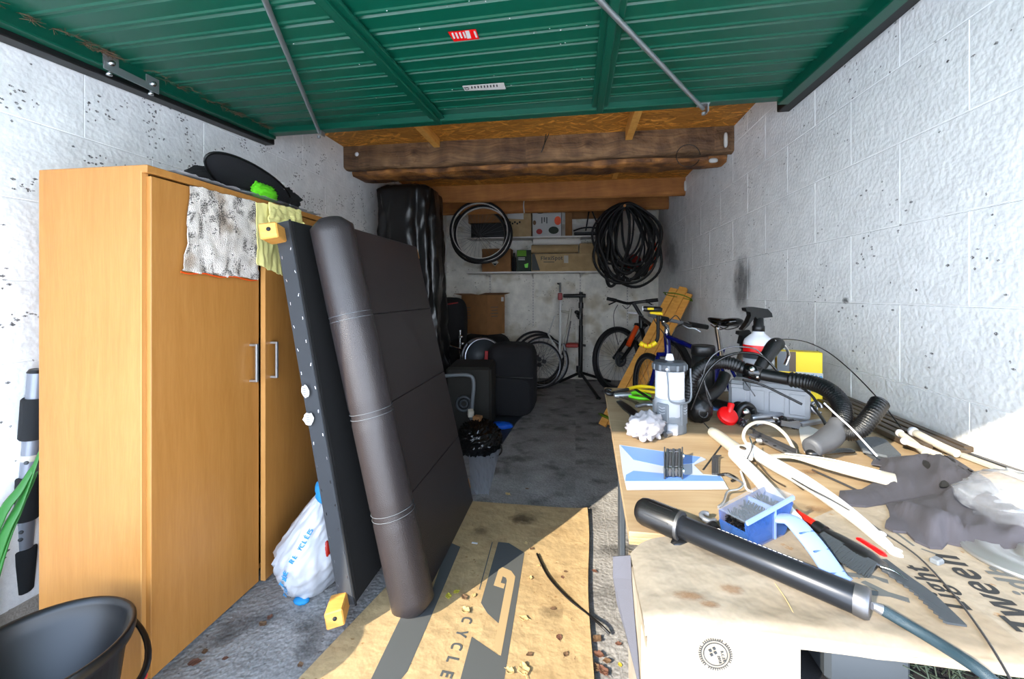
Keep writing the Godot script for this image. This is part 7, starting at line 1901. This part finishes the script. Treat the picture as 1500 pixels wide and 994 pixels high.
func bike_frame(t: Node3D, head: Vector3, bb: Vector3, seat: Vector3, rear: Vector3, side: Vector3, m: Material, r: float) -> void:
	var hb := head + Vector3(0, -0.11, 0) + (bb - head) * 0.05
	part("head_tube", Mb.new().tube([head, hb], r * 1.15, 14), m, t)
	part("top_tube", Mb.new().tube([head - Vector3(0, 0.02, 0), seat - Vector3(0, 0.06, 0)], r * 0.85, 12), m, t)
	part("down_tube", Mb.new().tube([hb, bb], r, 12), m, t)
	part("seat_tube", Mb.new().tube([bb, seat], r * 0.9, 12), m, t)
	for s in [-1, 1]:
		part("chainstay", Mb.new().tube([bb + side * 0.03 * s, rear + side * 0.06 * s], r * 0.5, 8), m, t)
		part("seatstay", Mb.new().tube([seat - Vector3(0, 0.05, 0) + side * 0.02 * s, rear + side * 0.06 * s], r * 0.42, 8), m, t)
	part("chainring", ring(Mb.new(), bb + side * 0.05, side, 0.085, 0.006, 6, 32), M.dull_steel, t)
	for s in [-1, 1]:
		var e: Vector3 = Vector3(0, -0.15, 0) * s
		part("crank", Mb.new().tube([bb + side * 0.07 * s, bb + side * 0.08 * s + e], 0.010, 8), M.dull_steel, t)
		part("pedal", Mb.new().box(bb + side * 0.13 * s + e, Vector3(0.09, 0.02, 0.08), Basis(), 0.004), M.black_plastic, t)

func make_wheel(t: Node3D, c: Vector3, n: Vector3, r: float, tr: float) -> void:
	var w := Node3D.new()
	w.name = "wheel"
	t.add_child(w, true)
	w.position = c - t.position
	wheel(w, c, n, r, tr, M.dull_steel, 28)

func mountain_bike() -> void:
	var fc := pz(905, 516, 4.95); fc.y = 0.366
	var t := thing("mountain_bike", "dark mountain bike with suspension fork standing behind the pine boards", "bicycle", V(0.62, 0, 4.5))
	var wn := Vector3(0.62, 0.05, 0.78)
	make_wheel(t, fc, wn, 0.366, 0.027)
	var rear := V(0.86, 0.36, 3.98)
	var ax := (V(0.62, 0, 4.86) - V(0.86, 0, 3.98)).normalized()
	var side := ax.cross(Vector3.UP).normalized()
	make_wheel(t, rear, side + Vector3(0, 0.06, 0), 0.36, 0.027)
	var head := pz(939, 462, 4.80)
	bike_frame(t, head, V(0.74, 0.34, 4.38), V(0.79, 0.80, 4.20), rear, side, M.dark_paint, 0.024)
	part("orange_decal", Mb.new().tube([pz(933, 478, 4.72), pz(920, 506, 4.62)].map(func(p): return p), 0.026, 12), M.orange, t, true, "orange frame decal")
	var wx := wn.normalized()
	for s in [-1, 1]:
		var top: Vector3 = head + Vector3(0, -0.11, 0) + wx * 0.06 * s
		var low: Vector3 = fc + wx * 0.065 * s
		part("fork_stanchion", Mb.new().tube([top, top.lerp(low, 0.45)], 0.016, 10), M.dull_steel, t)
		part("fork_leg", Mb.new().tube([top.lerp(low, 0.4), low], [0.022, 0.019], 12), M.black_plastic, t)
	part("fork_crown", Mb.new().tube([head + Vector3(0, -0.10, 0) - wx * 0.08, head + Vector3(0, -0.10, 0) + wx * 0.08], 0.022, 10), M.dark_paint, t)
	part("brake_disc", Mb.new().lathe([[0.055, -0.001], [0.085, -0.001], [0.085, 0.001], [0.055, 0.001], [0.055, -0.001]], 30, at_to(fc + wx * 0.045, wx)), M.dull_steel, t)
	part("disc_spider", Mb.new().lathe([[0.02, -0.001], [0.058, -0.001], [0.058, 0.001], [0.02, 0.001]], 5, at_to(fc + wx * 0.045, wx)), M.dark_grey, t)
	var bars := smooth([pz(889, 437, 4.92), pz(903, 440, 4.90), pz(918, 444, 4.84), pz(930, 443, 4.80), pz(946, 441, 4.78), pz(964, 439, 4.76)], 4)
	part("handlebar", Mb.new().tube(bars, 0.016, 10), M.black_plastic, t)
	part("stem", Mb.new().tube([head, pz(928, 444, 4.80)], 0.02, 10), M.black_plastic, t)
	part("grip", Mb.new().tube([bars[0], bars[4]], 0.02, 12), M.rubber, t)
	part("grip", Mb.new().tube([bars[-1], bars[-5]], 0.02, 12), M.rubber, t)
	for e in [[903, 441, 892, 446], [946, 441, 955, 446]]: part("brake_lever", Mb.new().tube([pz(e[0], e[1], 4.86), pz(e[2], e[3], 4.92)], 0.007, 8), M.black_plastic, t)
	part("seatpost", Mb.new().tube([V(0.79, 0.78, 4.20), V(0.80, 0.90, 4.16)], 0.015, 10), M.dull_steel, t)
	part("saddle", Mb.new().rock(V(0.80, 0.915, 4.12), Vector3(0.06, 0.025, 0.13), Basis(), 16, 8, 0.8), M.black_plastic, t)
	for e in [[[905, 446], [899, 460], [901, 485], [906, 505]], [[912, 447], [918, 452], [924, 446]]]:
		var P := []
		for q in e: P.append(pz(q[0], q[1], 4.86))
		part("cable", Mb.new().tube(smooth(P, 5), 0.004, 6), M.black_plastic, t)
	part("head_badge", Mb.new().tube([pz(920, 457.5, 4.70), pz(933, 458.5, 4.70)], 0.012, 10), M.white_plastic, t, true, "white cap on the fork crown")

func blue_bike() -> void:
	var head := V(0.615, 0.83, 3.05); var seat := V(0.795, 0.80, 2.50)
	var ax := Vector3(-0.28, 0, -0.96).normalized()
	var side := ax.cross(Vector3.UP).normalized()
	var t := thing("blue_bike", "dark blue bicycle with silver handlebar leaning behind the workbench", "bicycle", V(0.70, 0, 2.75))
	var fc := V(0.562, 0.335, 3.24); var rear := V(0.875, 0.335, 2.17)
	make_wheel(t, fc, side + Vector3(0, 0.08, 0), 0.335, 0.018)
	make_wheel(t, rear, side + Vector3(0, 0.08, 0), 0.335, 0.018)
	bike_frame(t, head, V(0.735, 0.29, 2.66), seat, rear, side, M.frame_blue, 0.019)
	var crown := head + Vector3(0, -0.15, 0) + ax * 0.035
	for s in [-1, 1]: part("fork_leg", Mb.new().tube(smooth([crown + side * 0.04 * s, crown.lerp(fc, 0.6) + side * 0.045 * s, fc + side * 0.05 * s], 5), [0.016, 0.016, 0.016, 0.015, 0.015, 0.014, 0.014, 0.013, 0.012, 0.011, 0.010], 10), M.frame_blue, t)
	part("fork_crown", Mb.new().tube([crown - side * 0.05, crown + side * 0.05], 0.018, 10), M.frame_blue, t)
	# silver quill stem and straight bar
	var bc := pz(972, 467, 3.02)
	part("stem", Mb.new().tube(smooth([head, head + Vector3(0, 0.045, 0), bc + Vector3(0, -0.03, 0.0), bc], 5), [0.019, 0.019, 0.0185, 0.018, 0.017, 0.016, 0.0155, 0.015, 0.015, 0.0145, 0.014, 0.014, 0.014, 0.014, 0.014, 0.014], 14), M.chrome, t)
	var l := pz(951, 461, 2.96); var r := pz(1008, 474, 3.08); var r2 := pz(1036, 479, 3.14)
	part("handlebar", Mb.new().tube([l, bc, r, r2], 0.0125, 12), M.alloy, t)
	part("grip", Mb.new().tube([r, r2], 0.017, 12), M.rubber, t)
	part("clamp", Mb.new().tube([bc - (r - l).normalized() * 0.03, bc + (r - l).normalized() * 0.03], 0.02, 12), M.dark_paint, t)
	part("brake_lever", Mb.new().tube(smooth([pz(1000, 476, 3.05), pz(1008, 480, 3.03), pz(1018, 481, 3.01), pz(1026, 486, 3.0)], 4), 0.0055, 8), M.alloy, t)
	part("lever_mount", Mb.new().tube([pz(1000, 474, 3.06), pz(1012, 478, 3.06)], 0.016, 10), M.black_plastic, t)
	part("seatpost", Mb.new().tube([seat - Vector3(0, 0.05, 0), pz(1050, 478, 2.47)], 0.0135, 12), M.chrome, t)
	var sc := pz(1059, 471, 2.45)
	var sp := Mb.new()
	var sb := Basis(side, Vector3.UP, -ax)
	sp.blob(func(d):
		var f: float = d.z
		var w: float = lerpf(0.026, 0.075, smoothstep(-0.1, 0.85, f))
		return sc + sb * Vector3(d.x * w, d.y * (0.018 + 0.014 * smoothstep(0, 1, f)) + 0.012 * f * f - (0.012 if d.y < 0 else 0.0) * absf(d.x), f * 0.135), 26, 14)
	part("saddle", sp, M.black_gloss, t)
	for s in [-1, 1]: part("saddle_rail", Mb.new().tube(smooth([sc + sb * Vector3(0.012 * s, -0.022, -0.09), sc + sb * Vector3(0.022 * s, -0.042, 0.0), sc + sb * Vector3(0.03 * s, -0.02, 0.09)], 4), 0.0035, 6), M.chrome, t)
	for e in [[[963, 462], [975, 478], [983, 492], [990, 480], [1000, 474]], [[956, 462], [962, 475], [972, 488], [978, 505]], [[980, 470], [990, 462], [997, 470]]]:
		var P := []
		for q in e: P.append(pz(q[0], q[1], 3.0))
		part("cable", Mb.new().tube(smooth(P, 5), 0.0035, 6), M.black_plastic, t)
	part("front_brake", Mb.new().box(crown + Vector3(0, -0.03, 0) - ax * 0.03, Vector3(0.09, 0.05, 0.02), Basis(Vector3.UP, -0.3), 0.006), M.dark_paint, t)
	# D lock hanging on the bar, yellow torch clamped above
	t = thing("bicycle_lock", "black and yellow D lock hanging from the silver handlebar", "lock", pz(950, 505, 2.9))
	part("shackle", Mb.new().tube(smooth([pz(964, 462, 2.93), pz(964, 480, 2.93), pz(963, 496, 2.93), pz(957, 503, 2.93), pz(950, 505, 2.93)], 5), 0.0115, 10), M.rubber, t)
	part("shackle_sleeve", Mb.new().tube(smooth([pz(961, 501, 2.92), pz(953, 506, 2.92), pz(945, 506, 2.92), pz(937, 502, 2.92)], 5), 0.0155, 12), M.yellow, t, true, "yellow rubber sleeve")
	for k in 3: part("sleeve_ring", Mb.new().tube(circle(pz(943 + 6 * k, 505.5, 2.92), 0.0145, Vector3(1, 0, 0.2), 14), 0.003, 5, true), M.orange, t)
	t = thing("bicycle_torch", "yellow and black torch clamped on the silver handlebar", "torch", pz(956, 460, 2.9))
	part("barrel", Mb.new().tube([pz(942, 452, 2.92), pz(944, 452, 2.92), pz(966, 454, 2.92), pz(969, 455, 2.92)], [0.015, 0.018, 0.023, 0.018], 16), M.dark_paint, t)
	part("yellow_body", Mb.new().tube([pz(952, 458, 2.90), pz(970, 459, 2.90)], [0.008, 0.014], 12, false, 0.8), M.yellow, t, true, "yellow lower body")
	part("switch_plate", Mb.new().box(pz(953, 452, 2.885), Vector3(0.04, 0.014, 0.012), Basis(), 0.003), M.yellow, t)
	part("lens", Mb.new().tube([pz(940.5, 452, 2.92), pz(942, 452, 2.92)], 0.016, 14), M.white_plastic, t)
